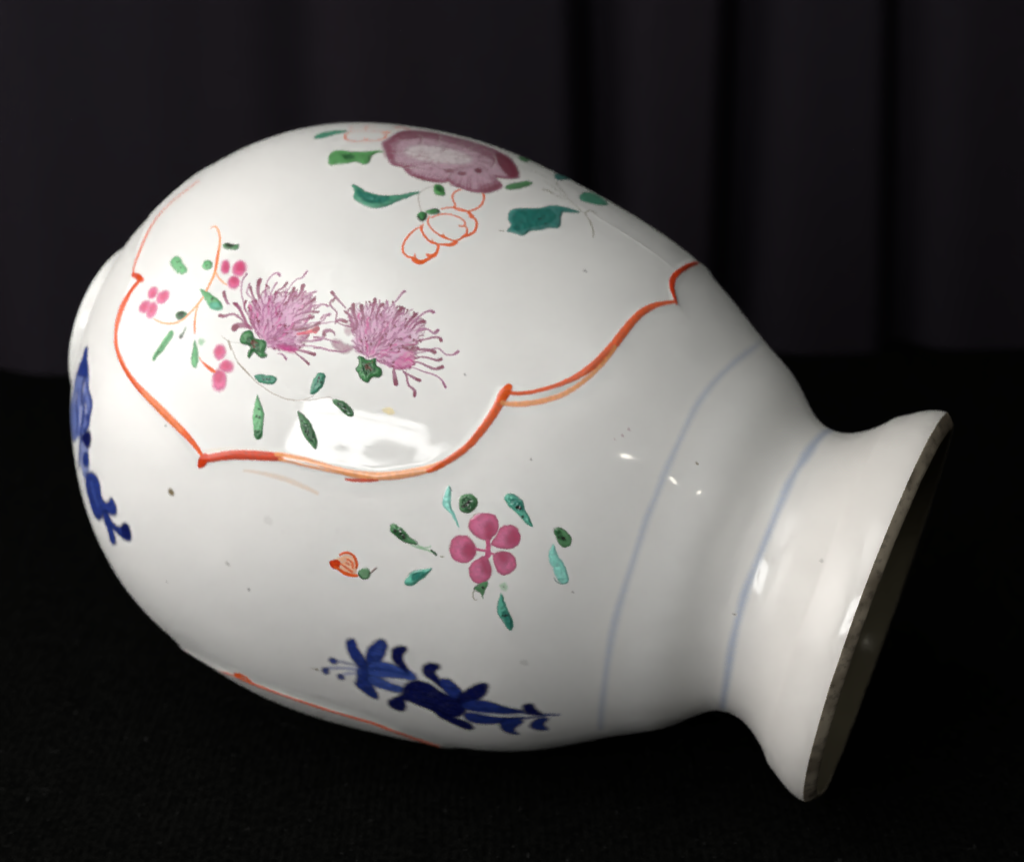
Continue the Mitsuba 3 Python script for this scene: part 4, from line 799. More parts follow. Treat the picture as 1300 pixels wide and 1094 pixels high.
('l',[10292,-5384,10293,-5367],[.23,.3],'wine',0.75,0.09),
('l',[10180,-5770,10126,-5778,10083,-5766,10056,-5722,10025,-5684],[.07,.14,.16,.2,.23],'mauve_deep',0.62,0.08),
('l',[10134,-5258,10138,-5224,10121,-5197,10098,-5173,10093,-5142],[.07,.11,.13,.16,.19],'mauve_deep',0.83,0.08),
('l',[10095,-5154,10093,-5142],[.16,.21],'wine',0.75,0.09),
('l',[10159,-5732,10138,-5698,10127,-5653,10099,-5626,10055,-5616],[.07,.12,.14,.18,.2],'magenta',0.7,0.08),
('l',[9907,-5192,9856,-5158,9813,-5117,9799,-5056,9788,-4992],[.07,.15,.17,.21,.24],'mauve_deep',0.63,0.08),
('l',[9793,-5018,9788,-4992],[.21,.28],'wine',0.75,0.09),
('l',[10484,-5428,10514,-5403,10508,-5366,10496,-5326,10517,-5298],[.07,.12,.14,.17,.2],'mauve',0.6,0.08),
('l',[10534,-5199,10531,-5135,10556,-5079,10601,-5027,10625,-4970],[.07,.13,.15,.18,.21],'mauve',0.81,0.08),
('l',[10140,-5470,10104,-5426,10070,-5381,10056,-5325,10046,-5266],[.07,.19,.22,.28,.32],'mauve',0.89,0.08),
('l',[10382,-5676,10380,-5645,10375,-5613,10389,-5586,10413,-5561],[.07,.13,.14,.18,.21],'mauve',0.88,0.08),
('l',[10496,-5458,10528,-5425,10531,-5379,10528,-5331,10554,-5295],[.07,.17,.2,.24,.28],'mauve',0.8,0.08),
('l',[10296,-5484,10265,-5445,10250,-5404,10269,-5358,10286,-5312],[.07,.13,.15,.19,.22],'mauve_deep',0.71,0.08),
('l',[10212,-5842,10159,-5841,10106,-5859,10053,-5866,10001,-5849],[.07,.11,.12,.16,.18],'mauve_deep',0.66,0.08),
('l',[10602,-5656,10635,-5621,10657,-5572,10694,-5542,10746,-5532],[.07,.18,.21,.26,.3],'mauve',0.56,0.08),
('l',[10654,-5606,10660,-5563,10680,-5536,10721,-5537,10757,-5532],[.07,.11,.13,.16,.19],'mauve',0.77,0.08),
('l',[10147,-5260,10125,-5205,10127,-5142,10127,-5079,10103,-5024],[.07,.13,.15,.18,.21],'mauve_deep',0.82,0.08),
('l',[10113,-5046,10103,-5024],[.18,.24],'wine',0.75,0.09),
('l',[10095,-5532,10063,-5487,10048,-5430,10028,-5377,9988,-5337],[.07,.12,.14,.17,.2],'mauve',0.64,0.08),
('l',[10289,-5856,10267,-5820,10234,-5814,10194,-5832,10160,-5829],[.07,.17,.19,.24,.28],'mauve',0.81,0.08),
('l',[10683,-5111,10692,-5079,10691,-5044,10704,-5014,10734,-4991],[.07,.16,.18,.23,.27],'mauve',0.66,0.08),
('l',[10225,-5642,10228,-5580,10199,-5531,10153,-5490,10131,-5438],[.07,.14,.16,.2,.23],'mauve',0.88,0.08),
('l',[10139,-5459,10131,-5438],[.2,.26],'wine',0.75,0.09),
('l',[9785,-5471,9746,-5459,9703,-5452,9673,-5425,9654,-5384],[.07,.17,.19,.24,.27],'mauve',0.73,0.08),
('l',[9662,-5401,9654,-5384],[.24,.31],'wine',0.75,0.09),
('l',[10329,-5544,10345,-5509,10366,-5474,10364,-5438,10349,-5401],[.07,.16,.19,.23,.27],'mauve_deep',0.7,0.08),
('l',[10665,-5328,10692,-5270,10704,-5203,10737,-5149,10794,-5107],[.07,.17,.19,.24,.28],'mauve',0.65,0.08),
('l',[10639,-5506,10679,-5486,10712,-5457,10733,-5417,10757,-5380],[.07,.16,.18,.23,.26],'mauve',0.8,0.08),
('l',[10391,-5229,10381,-5188,10357,-5147,10364,-5106,10399,-5066],[.07,.17,.2,.25,.29],'mauve',0.55,0.08),
('l',[10385,-5082,10399,-5066],[.25,.32],'wine',0.75,0.09),
('l',[10226,-5810,10188,-5766,10147,-5727,10094,-5704,10039,-5684],[.07,.17,.2,.25,.28],'magenta',0.6,0.08),
('l',[9852,-5533,9839,-5487,9812,-5459,9766,-5457,9726,-5447],[.07,.11,.12,.15,.18],'mauve',0.88,0.08),
('l',[10481,-5488,10532,-5448,10552,-5395,10550,-5331,10569,-5276],[.07,.19,.22,.27,.31],'magenta',0.74,0.08),
('l',[10238,-5515,10217,-5483,10221,-5444,10233,-5403,10221,-5369],[.07,.18,.21,.26,.3],'mauve_deep',0.85,0.08),
('l',[10590,-5430,10593,-5365,10617,-5311,10673,-5275,10721,-5235],[.07,.11,.13,.16,.19],'mauve',0.89,0.08),
('l',[10373,-5136,10391,-5105,10422,-5075,10425,-5043,10401,-5009],[.07,.15,.17,.21,.25],'mauve',0.88,0.08),
('l',[10310,-5856,10264,-5834,10232,-5795,10203,-5752,10161,-5726],[.07,.16,.18,.23,.26],'mauve_deep',0.79,0.08),
('l',[10338,-5766,10379,-5748,10406,-5722,10399,-5682,10395,-5642],[.07,.18,.21,.26,.29],'mauve',0.87,0.08),
('l',[10401,-5692,10439,-5661,10471,-5625,10484,-5579,10496,-5533],[.07,.13,.14,.18,.21],'mauve',0.65,0.08),
('l',[10491,-5551,10496,-5533],[.18,.23],'wine',0.75,0.09),
('l',[10171,-5377,10170,-5313,10170,-5248,10148,-5190,10116,-5135],[.07,.11,.12,.15,.17],'mauve',0.68,0.08),
('l',[10129,-5157,10116,-5135],[.15,.2],'wine',0.75,0.09),
('l',[10817,-5202,10836,-5166,10874,-5146,10910,-5124,10926,-5086],[.07,.12,.14,.17,.19],'mauve_deep',0.7,0.08),
('l',[9924,-5393,9885,-5348,9860,-5292,9830,-5239,9785,-5200],[.07,.13,.15,.19,.22],'mauve_deep',0.84,0.08),
('l',[9803,-5215,9785,-5200],[.19,.24],'wine',0.75,0.09),
('l',[10300,-5522,10316,-5488,10306,-5457,10285,-5427,10285,-5395],[.07,.18,.21,.26,.3],'mauve_deep',0.6,0.08),
('l',[10285,-5408,10285,-5395],[.26,.33],'wine',0.75,0.09),
('l',[10328,-5703,10324,-5661,10343,-5621,10362,-5580,10359,-5538],[.07,.2,.22,.28,.32],'mauve',0.73,0.08),
('l',[10426,-5790,10468,-5785,10511,-5783,10547,-5762,10577,-5728],[.07,.13,.15,.19,.22],'mauve',0.63,0.08),
('l',[10299,-5854,10345,-5821,10383,-5783,10398,-5730,10412,-5677],[.07,.16,.18,.23,.26],'mauve',0.71,0.08),
('l',[9793,-5627,9743,-5630,9692,-5635,9655,-5608,9625,-5564],[.07,.13,.15,.19,.22],'magenta',0.7,0.08),
('l',[10026,-5656,9985,-5622,9930,-5609,9879,-5591,9843,-5549],[.07,.17,.19,.24,.28],'magenta',0.73,0.08),
('l',[9857,-5566,9843,-5549],[.24,.32],'wine',0.75,0.09),
('l',[10334,-5829,10382,-5836,10420,-5822,10442,-5779,10470,-5746],[.07,.15,.17,.22,.25],'mauve',0.71,0.08),
('l',[9836,-5375,9793,-5350,9746,-5329,9716,-5290,9697,-5241],[.07,.18,.2,.25,.29],'mauve',0.57,0.08),
('l',[9705,-5261,9697,-5241],[.25,.33],'wine',0.75,0.09),
('l',[10435,-5458,10436,-5426,10459,-5401,10484,-5375,10485,-5344],[.07,.12,.14,.17,.2],'mauve',0.7,0.08),
('l',[10272,-5350,10253,-5297,10234,-5243,10236,-5186,10249,-5127],[.07,.13,.15,.19,.22],'magenta',0.78,0.08),
('l',[10244,-5150,10249,-5127],[.19,.25],'wine',0.75,0.09),
('l',[10444,-5782,10463,-5746,10486,-5716,10524,-5707,10563,-5700],[.07,.13,.15,.19,.22],'mauve_deep',0.72,0.08),
('l',[10486,-5604,10523,-5576,10533,-5530,10538,-5481,10570,-5450],[.07,.15,.17,.21,.24],'mauve',0.73,0.08),
('l',[9917,-5522,9912,-5484,9882,-5474,9840,-5478,9819,-5458],[.07,.15,.17,.21,.25],'mauve',0.79,0.08),
('l',[9827,-5466,9819,-5458],[.21,.28],'wine',0.75,0.09),
('l',[10397,-5375,10377,-5312,10386,-5251,10426,-5193,10449,-5133],[.07,.19,.22,.27,.31],'mauve',0.59,0.08),
('l',[10439,-5157,10449,-5133],[.27,.36],'wine',0.75,0.09),
('l',[10476,-5649,10513,-5625,10564,-5614,10594,-5584,10601,-5533],[.07,.19,.22,.28,.32],'mauve',0.63,0.08),
('l',[10423,-5634,10441,-5600,10435,-5557,10440,-5518,10472,-5489],[.07,.2,.22,.28,.32],'mauve',0.87,0.08),
('l',[10246,-4936,10227,-4905,10221,-4872,10235,-4836,10243,-4801],[.07,.16,.18,.23,.26],'mauve',0.62,0.08),
('l',[10614,-5232,10604,-5193,10621,-5165,10661,-5147,10681,-5121],[.07,.17,.2,.25,.29],'mauve',0.61,0.08),
('l',[10252,-5404,10227,-5359,10196,-5314,10196,-5262,10213,-5205],[.07,.19,.21,.27,.31],'mauve',0.77,0.08),
('l',[10112,-5751,10074,-5726,10025,-5722,9977,-5715,9941,-5684],[.07,.15,.17,.22,.25],'mauve_deep',0.74,0.08),
('l',[10138,-5786,10101,-5764,10076,-5722,10041,-5697,9992,-5698],[.07,.11,.12,.15,.18],'magenta',0.91,0.08),
('l',[10465,-5721,10518,-5715,10567,-5702,10595,-5659,10620,-5610],[.07,.15,.17,.22,.25],'mauve',0.6,0.08),
('l',[10160,-5200,10155,-5136,10126,-5078,10100,-5020,10096,-4954],[.07,.19,.22,.27,.32],'mauve',0.62,0.08),
('l',[9882,-5140,9847,-5107,9804,-5081,9783,-5039,9780,-4984],[.07,.12,.14,.17,.2],'mauve_deep',0.65,0.08),
('l',[10190,-5834,10124,-5859,10060,-5863,10000,-5835,9939,-5814],[.07,.15,.17,.21,.24],'mauve',0.7,0.08),
('l',[10397,-5157,10434,-5107,10449,-5055,10430,-5000,10423,-4946],[.07,.11,.12,.16,.18],'mauve_deep',0.83,0.08),
('l',[9951,-5551,9924,-5511,9901,-5466,9864,-5436,9817,-5418],[.07,.15,.17,.21,.24],'mauve',0.89,0.08),
('l',[9836,-5425,9817,-5418],[.21,.27],'wine',0.75,0.09),
('l',[10648,-5475,10662,-5433,10669,-5386,10699,-5357,10747,-5341],[.07,.14,.16,.2,.23],'mauve',0.74,0.08),
('l',[10156,-5848,10121,-5829,10088,-5797,10050,-5793,10006,-5812],[.07,.15,.17,.21,.25],'mauve',0.57,0.08),
('l',[10024,-5805,10006,-5812],[.21,.28],'wine',0.75,0.09),
('l',[10281,-5770,10272,-5711,10274,-5649,10261,-5591,10231,-5538],[.07,.16,.19,.23,.27],'mauve',0.66,0.08),
('l',[10703,-5349,10717,-5309,10731,-5269,10762,-5241,10799,-5217],[.07,.15,.17,.22,.25],'mauve',0.78,0.08),
('l',[9788,-5773,9726,-5789,9670,-5776,9618,-5741,9563,-5726],[.07,.19,.22,.28,.32],'mauve',0.86,0.08),
('l',[10300,-5305,10316,-5238,10334,-5171,10327,-5106,10310,-5040],[.07,.19,.21,.27,.31],'mauve',0.61,0.08),
('l',[9996,-5671,9980,-5634,9968,-5594,9935,-5584,9890,-5591],[.07,.14,.16,.2,.22],'mauve',0.86,0.08),
('l',[10315,-5785,10331,-5741,10355,-5699,10362,-5654,10354,-5607],[.07,.18,.21,.26,.3],'mauve',0.67,0.08),
('l',[10357,-5626,10354,-5607],[.26,.34],'wine',0.75,0.09),
('l',[10629,-5394,10654,-5333,10703,-5287,10758,-5244,10791,-5187],[.07,.15,.17,.22,.25],'mauve',0.63,0.08),
('l',[10095,-5617,10059,-5581,10011,-5557,9970,-5525,9946,-5476],[.07,.12,.13,.17,.19],'mauve',0.82,0.08),
('l',[10283,-5377,10311,-5340,10318,-5304,10293,-5272,10274,-5238],[.07,.13,.15,.18,.21],'mauve',0.91,0.08),
('l',[10282,-5252,10274,-5238],[.18,.24],'wine',0.75,0.09),
('l',[10354,-5759,10339,-5719,10351,-5686,10387,-5659,10406,-5628],[.07,.14,.16,.21,.24],'mauve',0.85,0.08),
('l',[10433,-5204,10472,-5149,10495,-5090,10488,-5027,10484,-4964],[.07,.13,.15,.19,.22],'mauve_deep',0.91,0.08),
('l',[10243,-5373,10219,-5341,10203,-5308,10212,-5268,10222,-5228],[.07,.17,.2,.25,.28],'mauve',0.87,0.08),
('l',[10579,-5304,10585,-5263,10612,-5233,10646,-5204,10660,-5167],[.07,.11,.13,.16,.18],'mauve_deep',0.67,0.08),
('l',[9908,-5303,9876,-5278,9831,-5265,9807,-5234,9805,-5184],[.07,.11,.13,.16,.19],'mauve',0.84,0.08),
('l',[10537,-5389,10546,-5361,10583,-5346,10611,-5327,10607,-5292],[.07,.15,.17,.21,.24],'mauve',0.87,0.08),
('l',[10430,-5570,10446,-5512,10451,-5450,10471,-5394,10508,-5342],[.07,.13,.15,.19,.22],'mauve',0.57,0.08),
('l',[10491,-5346,10498,-5305,10530,-5272,10558,-5237,10562,-5194],[.07,.15,.18,.22,.25],'mauve',0.69,0.08),
('l',[10560,-5211,10562,-5194],[.22,.29],'wine',0.75,0.09),
('l',[9897,-5582,9863,-5535,9836,-5477,9789,-5447,9726,-5440],[.07,.15,.17,.21,.25],'mauve_deep',0.61,0.08),
('l',[9751,-5443,9726,-5440],[.21,.28],'wine',0.75,0.09),
('l',[10073,-5614,10033,-5578,10009,-5526,9980,-5479,9935,-5448],[.07,.14,.16,.2,.23],'magenta',0.71,0.08),
('l',[10291,-5902,10335,-5862,10353,-5803,10370,-5744,10413,-5703],[.07,.14,.16,.19,.22],'mauve',0.59,0.08),
('l',[10396,-5719,10413,-5703],[.19,.25],'wine',0.75,0.09),
('l',[10273,-5634,10240,-5589,10232,-5537,10245,-5480,10241,-5427],[.07,.11,.12,.15,.17],'magenta',0.77,0.08),
('l',[10142,-5575,10090,-5539,10039,-5502,10017,-5444,10004,-5378],[.07,.13,.15,.19,.22],'mauve_deep',0.64,0.08),
('l',[10009,-5404,10004,-5378],[.19,.25],'wine',0.75,0.09),
('l',[10049,-5633,10022,-5628,10006,-5608,9997,-5580,9979,-5563],[.07,.15,.17,.21,.24],'mauve_deep',0.72,0.08),
('l',[9986,-5570,9979,-5563],[.21,.28],'wine',0.75,0.09),
('l',[10314,-5789,10327,-5724,10308,-5662,10283,-5600,10286,-5535],[.07,.12,.13,.17,.19],'mauve',0.8,0.08),
('l',[10535,-5613,10578,-5579,10634,-5557,10676,-5520,10699,-5465],[.07,.19,.22,.27,.31],'mauve',0.64,0.08),
('l',[9887,-5124,9868,-5070,9863,-5007,9840,-4956,9794,-4918],[.07,.12,.13,.17,.19],'mauve',0.9,0.08),
('l',[9951,-5721,9898,-5736,9852,-5729,9818,-5689,9781,-5657],[.07,.18,.21,.26,.3],'mauve',0.69,0.08),
('l',[9771,-5101,9748,-5077,9717,-5059,9697,-5032,9690,-4995],[.07,.16,.18,.22,.26],'mauve_deep',0.57,0.08),
('l',[10320,-5865,10351,-5813,10367,-5753,10390,-5696,10432,-5649],[.07,.14,.16,.2,.23],'magenta',0.6,0.08),
('l',[10266,-5634,10276,-5573,10267,-5515,10238,-5462,10220,-5407],[.07,.19,.22,.27,.31],'mauve_deep',0.79,0.08),
('l',[10300,-5526,10314,-5490,10314,-5456,10300,-5423,10293,-5389],[.07,.13,.15,.19,.21],'mauve',0.88,0.08),
('l',[10318,-5147,10350,-5081,10351,-5016,10324,-4952,10318,-4886],[.07,.12,.14,.18,.2],'mauve',0.66,0.08),
('l',[10281,-5075,10283,-5035,10267,-4998,10257,-4960,10267,-4919],[.07,.12,.14,.17,.2],'mauve',0.88,0.08),
('l',[10165,-5652,10118,-5622,10067,-5595,10038,-5547,10023,-5489],[.07,.19,.21,.27,.31],'mauve',0.57,0.08),
('l',[10029,-5513,10023,-5489],[.27,.35],'wine',0.75,0.09),
('l',[10697,-5487,10720,-5453,10761,-5438,10801,-5423,10823,-5388],[.07,.15,.17,.21,.24],'mauve',0.67,0.08),
('l',[10195,-5563,10177,-5535,10150,-5512,10136,-5482,10137,-5445],[.07,.12,.14,.18,.21],'mauve',0.81,0.08),
('l',[9773,-5472,9712,-5464,9657,-5447,9624,-5397,9593,-5344],[.07,.19,.21,.26,.3],'mauve',0.72,0.08),
('l',[10110,-5751,10088,-5719,10056,-5705,10015,-5705,9982,-5692],[.07,.17,.19,.24,.27],'mauve',0.7,0.08),
('l',[10345,-5112,10368,-5049,10390,-4987,10384,-4924,10370,-4861],[.07,.2,.23,.28,.32],'mauve',0.86,0.08),
('l',[10203,-5448,10178,-5427,10184,-5396,10201,-5361,10190,-5335],[.07,.15,.17,.22,.25],'mauve',0.88,0.08),
('l',[10195,-5346,10190,-5335],[.22,.28],'wine',0.75,0.09),
('l',[9875,-5708,9839,-5673,9793,-5661,9741,-5666,9695,-5654],[.07,.14,.16,.2,.23],'mauve',0.83,0.08),
('l',[10424,-5188,10455,-5152,10474,-5114,10464,-5072,10454,-5031],[.07,.18,.21,.26,.3],'mauve',0.75,0.08),
('l',[10456,-5457,10505,-5407,10541,-5352,10545,-5285,10551,-5218],[.07,.12,.14,.17,.2],'mauve',0.69,0.08),
('l',[10041,-5795,10001,-5796,9956,-5821,9916,-5820,9882,-5786],[.07,.18,.2,.25,.29],'mauve',0.73,0.08),
('l',[9731,-5631,9674,-5622,9630,-5586,9587,-5546,9533,-5533],[.07,.14,.17,.21,.24],'mauve_deep',0.61,0.08),
('l',[9554,-5538,9533,-5533],[.21,.27],'wine',0.75,0.09),
('l',[10068,-5099,10068,-5053,10042,-5018,10013,-4984,10007,-4940],[.07,.11,.12,.15,.18],'mauve',0.59,0.08),
('l',[10318,-5296,10296,-5270,10306,-5242,10333,-5214,10334,-5187],[.07,.17,.19,.24,.28],'mauve',0.84,0.08),
('l',[10221,-5618,10223,-5575,10207,-5540,10177,-5510,10160,-5474],[.07,.17,.19,.24,.27],'mauve_deep',0.79,0.08),
('l',[10220,-5558,10203,-5530,10222,-5490,10233,-5453,10206,-5428],[.07,.11,.13,.16,.18],'mauve_deep',0.58,0.08),
('l',[10217,-5438,10206,-5428],[.16,.21],'wine',0.75,0.09),
('l',[10391,-5280,10428,-5219,10444,-5155,10431,-5088,10429,-5021],[.07,.15,.17,.22,.25],'mauve',0.82,0.08),
('l',[10208,-5170,10225,-5119,10233,-5070,10211,-5027,10188,-4983],[.07,.16,.18,.22,.26],'mauve',0.57,0.08),
('l',[10389,-5682,10399,-5656,10428,-5639,10449,-5618,10448,-5587],[.07,.14,.16,.2,.23],'magenta',0.79,0.08),
('l',[10449,-5599,10448,-5587],[.2,.26],'wine',0.75,0.09),
('l',[10053,-5131,10017,-5089,9986,-5044,9982,-4988,9983,-4928],[.07,.13,.15,.19,.22],'mauve',0.89,0.08),
('l',[9982,-4952,9983,-4928],[.19,.24],'wine',0.75,0.09),
('l',[10627,-5369,10666,-5343,10687,-5305,10694,-5258,10715,-5220],[.07,.17,.2,.25,.29],'mauve_deep',0.92,0.08),
('l',[9709,-5691,9672,-5665,9641,-5624,9599,-5613,9548,-5628],[.07,.18,.2,.25,.29],'magenta',0.91,0.08),
('l',[9996,-5172,10008,-5126,10006,-5088,9972,-5066,9940,-5043],[.07,.18,.2,.25,.29],'mauve',0.83,0.08),
('l',[9953,-5052,9940,-5043],[.25,.33],'wine',0.75,0.09),
('l',[10373,-5799,10433,-5770,10472,-5718,10502,-5657,10549,-5615],[.07,.17,.19,.24,.27],'mauve',0.83,0.08),
('l',[10530,-5632,10549,-5615],[.24,.31],'wine',0.75,0.09),
('l',[10114,-5024,10120,-4975,10118,-4928,10097,-4887,10077,-4845],[.07,.16,.18,.23,.26],'mauve',0.71,0.08),
('l',[10019,-5464,10011,-5413,9998,-5367,9960,-5339,9918,-5313],[.07,.15,.17,.22,.25],'mauve_deep',0.87,0.08),
('l',[10287,-5341,10275,-5292,10302,-5240,10323,-5188,10304,-5140],[.07,.16,.18,.22,.26],'mauve',0.82,0.08),
('l',[10312,-5159,10304,-5140],[.22,.29],'wine',0.75,0.09),
('l',[10271,-5273,10291,-5231,10308,-5190,10293,-5151,10270,-5113],[.07,.16,.18,.23,.27],'mauve',0.65,0.08),
('l',[9838,-5081,9805,-5036,9798,-4974,9785,-4915,9745,-4875],[.07,.16,.19,.23,.27],'mauve',0.65,0.08),
('l',[9880,-5390,9855,-5348,9850,-5290,9824,-5250,9771,-5234],[.07,.17,.19,.24,.28],'mauve',0.78,0.08),
('l',[9793,-5241,9771,-5234],[.24,.31],'wine',0.75,0.09),
('l',[10329,-5827,10320,-5795,10307,-5763,10313,-5730,10330,-5697],[.07,.12,.14,.17,.2],'mauve',0.57,0.08),
('l',[10273,-5895,10309,-5843,10354,-5812,10414,-5813,10470,-5806],[.07,.18,.2,.25,.29],'mauve',0.87,0.08),
('l',[10448,-5809,10470,-5806],[.25,.33],'wine',0.75,0.09),
('l',[10404,-5174,10382,-5140,10377,-5106,10404,-5074,10426,-5042],[.07,.18,.2,.25,.29],'mauve',0.8,0.08),
('l',[10417,-5055,10426,-5042],[.25,.33],'wine',0.75,0.09),
('l',[10331,-5645,10311,-5607,10315,-5568,10340,-5529,10349,-5489],[.07,.17,.2,.25,.28],'mauve_deep',0.71,0.08),
('l',[10497,-5392,10536,-5344,10582,-5299,10602,-5243,10603,-5179],[.07,.14,.16,.2,.24],'magenta',0.71,0.08),
('l',[10073,-5445,10076,-5397,10060,-5360,10022,-5338,9992,-5310],[.07,.17,.19,.24,.27],'mauve',0.55,0.08),
('l',[10014,-5261,9995,-5216,9993,-5163,9979,-5116,9945,-5080],[.07,.19,.22,.27,.31],'mauve',0.71,0.08),
('l',[10727,-5265,10758,-5254,10783,-5239,10787,-5209,10790,-5178],[.07,.19,.22,.27,.31],'magenta',0.82,0.08),
('l',[9968,-5785,9934,-5805,9901,-5816,9875,-5793,9849,-5766],[.07,.2,.22,.28,.32],'mauve',0.8,0.08),
('l',[9859,-5777,9849,-5766],[.28,.36],'wine',0.75,0.09),
('l',[10922,-5262,10942,-5241,10975,-5236,10999,-5220,11007,-5187],[.07,.12,.14,.17,.22],'mauve',0.8,0.08),
('l',[10874,-5273,10909,-5248,10927,-5206,10950,-5169,10990,-5148],[.07,.15,.18,.21,.27],'mauve',0.68,0.08),
('l',[10978,-5154,10990,-5148],[.23,.29],'wine',0.75,0.09),
('l',[10879,-5251,10903,-5222,10912,-5178,10937,-5149,10980,-5136],[.07,.16,.19,.22,.29],'mauve',0.68,0.08),
('l',[10967,-5140,10980,-5136],[.25,.31],'wine',0.75,0.09),
('l',[10844,-5201,10880,-5188,10899,-5161,10906,-5124,10927,-5099],[.07,.15,.18,.22,.28],'mauve_deep',0.69,0.08),
('l',[10814,-5138,10842,-5111,10876,-5089,10895,-5055,10906,-5015],[.07,.11,.14,.16,.21],'mauve',0.74,0.08),
('l',[10781,-5144,10807,-5106,10818,-5059,10840,-5018,10880,-4988],[.07,.13,.16,.19,.25],'mauve_deep',0.75,0.08),
('l',[10760,-5122,10789,-5109,10787,-5079,10784,-5047,10810,-5033],[.07,.12,.14,.17,.22],'mauve',0.61,0.08),
('l',[10741,-5138,10752,-5098,10757,-5055,10785,-5023,10822,-4997],[.07,.14,.18,.21,.27],'mauve_deep',0.88,0.08),
('l',[10811,-5005,10822,-4997],[.23,.29],'wine',0.75,0.09),
('l',[10711,-5053,10744,-5030,10762,-4999,10762,-4959,10775,-4926],[.07,.14,.17,.2,.26],'mauve',0.64,0.08),
('l',[10771,-4936,10775,-4926],[.22,.28],'wine',0.75,0.09),
('l',[10685,-5069,10688,-5042,10712,-5025,10733,-5006,10734,-4978],[.07,.11,.13,.16,.2],'mauve',0.77,0.08),
('l',[10644,-5119,10646,-5070,10675,-5032,10714,-4997,10727,-4951],[.07,.13,.15,.18,.23],'mauve',0.8,0.08),
('l',[10658,-5039,10677,-5005,10682,-4965,10692,-4927,10718,-4895],[.07,.17,.2,.24,.31],'mauve',0.77,0.08),
('l',[10711,-4904,10718,-4895],[.26,.34],'wine',0.75,0.09),
('l',[10619,-5047,10620,-5015,10652,-4994,10677,-4970,10670,-4935],[.07,.17,.21,.25,.32],'mauve',0.75,0.08),
('l',[10672,-4946,10670,-4935],[.27,.35],'wine',0.75,0.09),
('l',[10615,-5043,10616,-5006,10621,-4970,10644,-4940,10666,-4909],[.07,.16,.19,.23,.29],'mauve',0.84,0.08),
('l',[10581,-5051,10584,-5005,10606,-4964,10634,-4925,10644,-4881],[.07,.12,.15,.18,.23],'mauve',0.74,0.08),
('l',[10580,-4950,10595,-4929,10614,-4908,10616,-4883,10612,-4856],[.07,.15,.18,.21,.28],'mauve',0.8,0.08),
('l',[10562,-4994,10561,-4964,10562,-4934,10579,-4907,10597,-4881],[.07,.15,.19,.22,.28],'mauve',0.78,0.08),
('l',[10523,-5023,10519,-4986,10540,-4953,10565,-4921,10566,-4884],[.07,.12,.15,.18,.23],'mauve',0.87,0.08),
('l',[10526,-4966,10528,-4925,10528,-4884,10545,-4845,10566,-4807],[.07,.15,.19,.22,.28],'mauve',0.89,0.08),
('l',[10431,-4917,10461,-4881,10462,-4843,10443,-4804,10451,-4766],[.07,.18,.21,.25,.33],'mauve_deep',0.77,0.08),
('l',[10409,-4900,10395,-4867,10396,-4834,10418,-4801,10427,-4768],[.07,.17,.2,.24,.31],'mauve',0.85,0.08),
('l',[10338,-4853,10319,-4824,10304,-4794,10324,-4761,10344,-4729],[.07,.16,.19,.22,.29],'mauve',0.71,0.08),
('l',[10338,-4739,10344,-4729],[.25,.31],'wine',0.75,0.09),
('l',[10288,-4879,10278,-4853,10269,-4827,10278,-4800,10288,-4771],[.07,.15,.18,.22,.28],'mauve',0.78,0.08),
('l',[10242,-4885,10245,-4857,10232,-4832,10225,-4806,10235,-4777],[.07,.12,.15,.18,.23],'mauve_deep',0.66,0.08),
('l',[10205,-4896,10205,-4862,10224,-4825,10223,-4792,10199,-4762],[.07,.14,.17,.19,.25],'mauve_deep',0.72,0.08),
('l',[10206,-4771,10199,-4762],[.21,.27],'wine',0.75,0.09),
('l',[10164,-4895,10176,-4865,10182,-4837,10165,-4813,10151,-4789],[.07,.12,.15,.17,.22],'mauve_deep',0.62,0.08),
('l',[10155,-4796,10151,-4789],[.19,.24],'wine',0.75,0.09),
('l',[10148,-4926,10155,-4893,10160,-4861,10147,-4832,10132,-4805],[.07,.15,.18,.21,.28],'mauve',0.8,0.08),
('l',[10137,-4813,10132,-4805],[.24,.3],'wine',0.75,0.09),
('l',[10147,-4946,10124,-4911,10124,-4870,10135,-4826,10126,-4788],[.07,.16,.2,.23,.3],'mauve',0.61,0.08),
('l',[10130,-4941,10121,-4897,10101,-4856,10092,-4812,10098,-4764],[.07,.17,.2,.24,.31],'mauve_deep',0.82,0.08),
('l',[10096,-4778,10098,-4764],[.26,.34],'wine',0.75,0.09),
('l',[10105,-4895,10080,-4871,10072,-4843,10086,-4808,10086,-4777],[.07,.14,.17,.2,.26],'mauve',0.8,0.08),
('l',[10066,-4903,10049,-4874,10034,-4845,10034,-4810,10036,-4774],[.07,.15,.19,.22,.29],'mauve_deep',0.76,0.08),
('l',[10036,-4785,10036,-4774],[.24,.31],'wine',0.75,0.09),
('l',[9999,-4882,9985,-4847,10000,-4799,9998,-4759,9964,-4730],[.07,.15,.18,.22,.28],'mauve',0.66,0.08),
('l',[9963,-4919,9927,-4890,9901,-4856,9908,-4806,9909,-4759],[.07,.14,.17,.2,.26],'mauve',0.67,0.08),
('l',[9909,-4773,9909,-4759],[.22,.28],'wine',0.75,0.09),
('l',[9885,-4857,9890,-4830,9895,-4803,9876,-4788,9855,-4774],[.07,.17,.2,.24,.31],'mauve',0.72,0.08),
('l',[9903,-4885,9883,-4855,9854,-4829,9845,-4793,9849,-4750],[.07,.18,.21,.25,.33],'mauve',0.65,0.08),
('l',[9877,-4978,9870,-4931,9857,-4887,9828,-4852,9804,-4815],[.07,.14,.17,.2,.25],'mauve',0.67,0.08),
('l',[9856,-4921,9828,-4900,9804,-4877,9804,-4841,9803,-4804],[.07,.15,.18,.21,.27],'mauve',0.62,0.08),
('l',[9799,-4921,9804,-4886,9802,-4856,9774,-4841,9751,-4824],[.07,.18,.21,.25,.33],'mauve_deep',0.73,0.08),
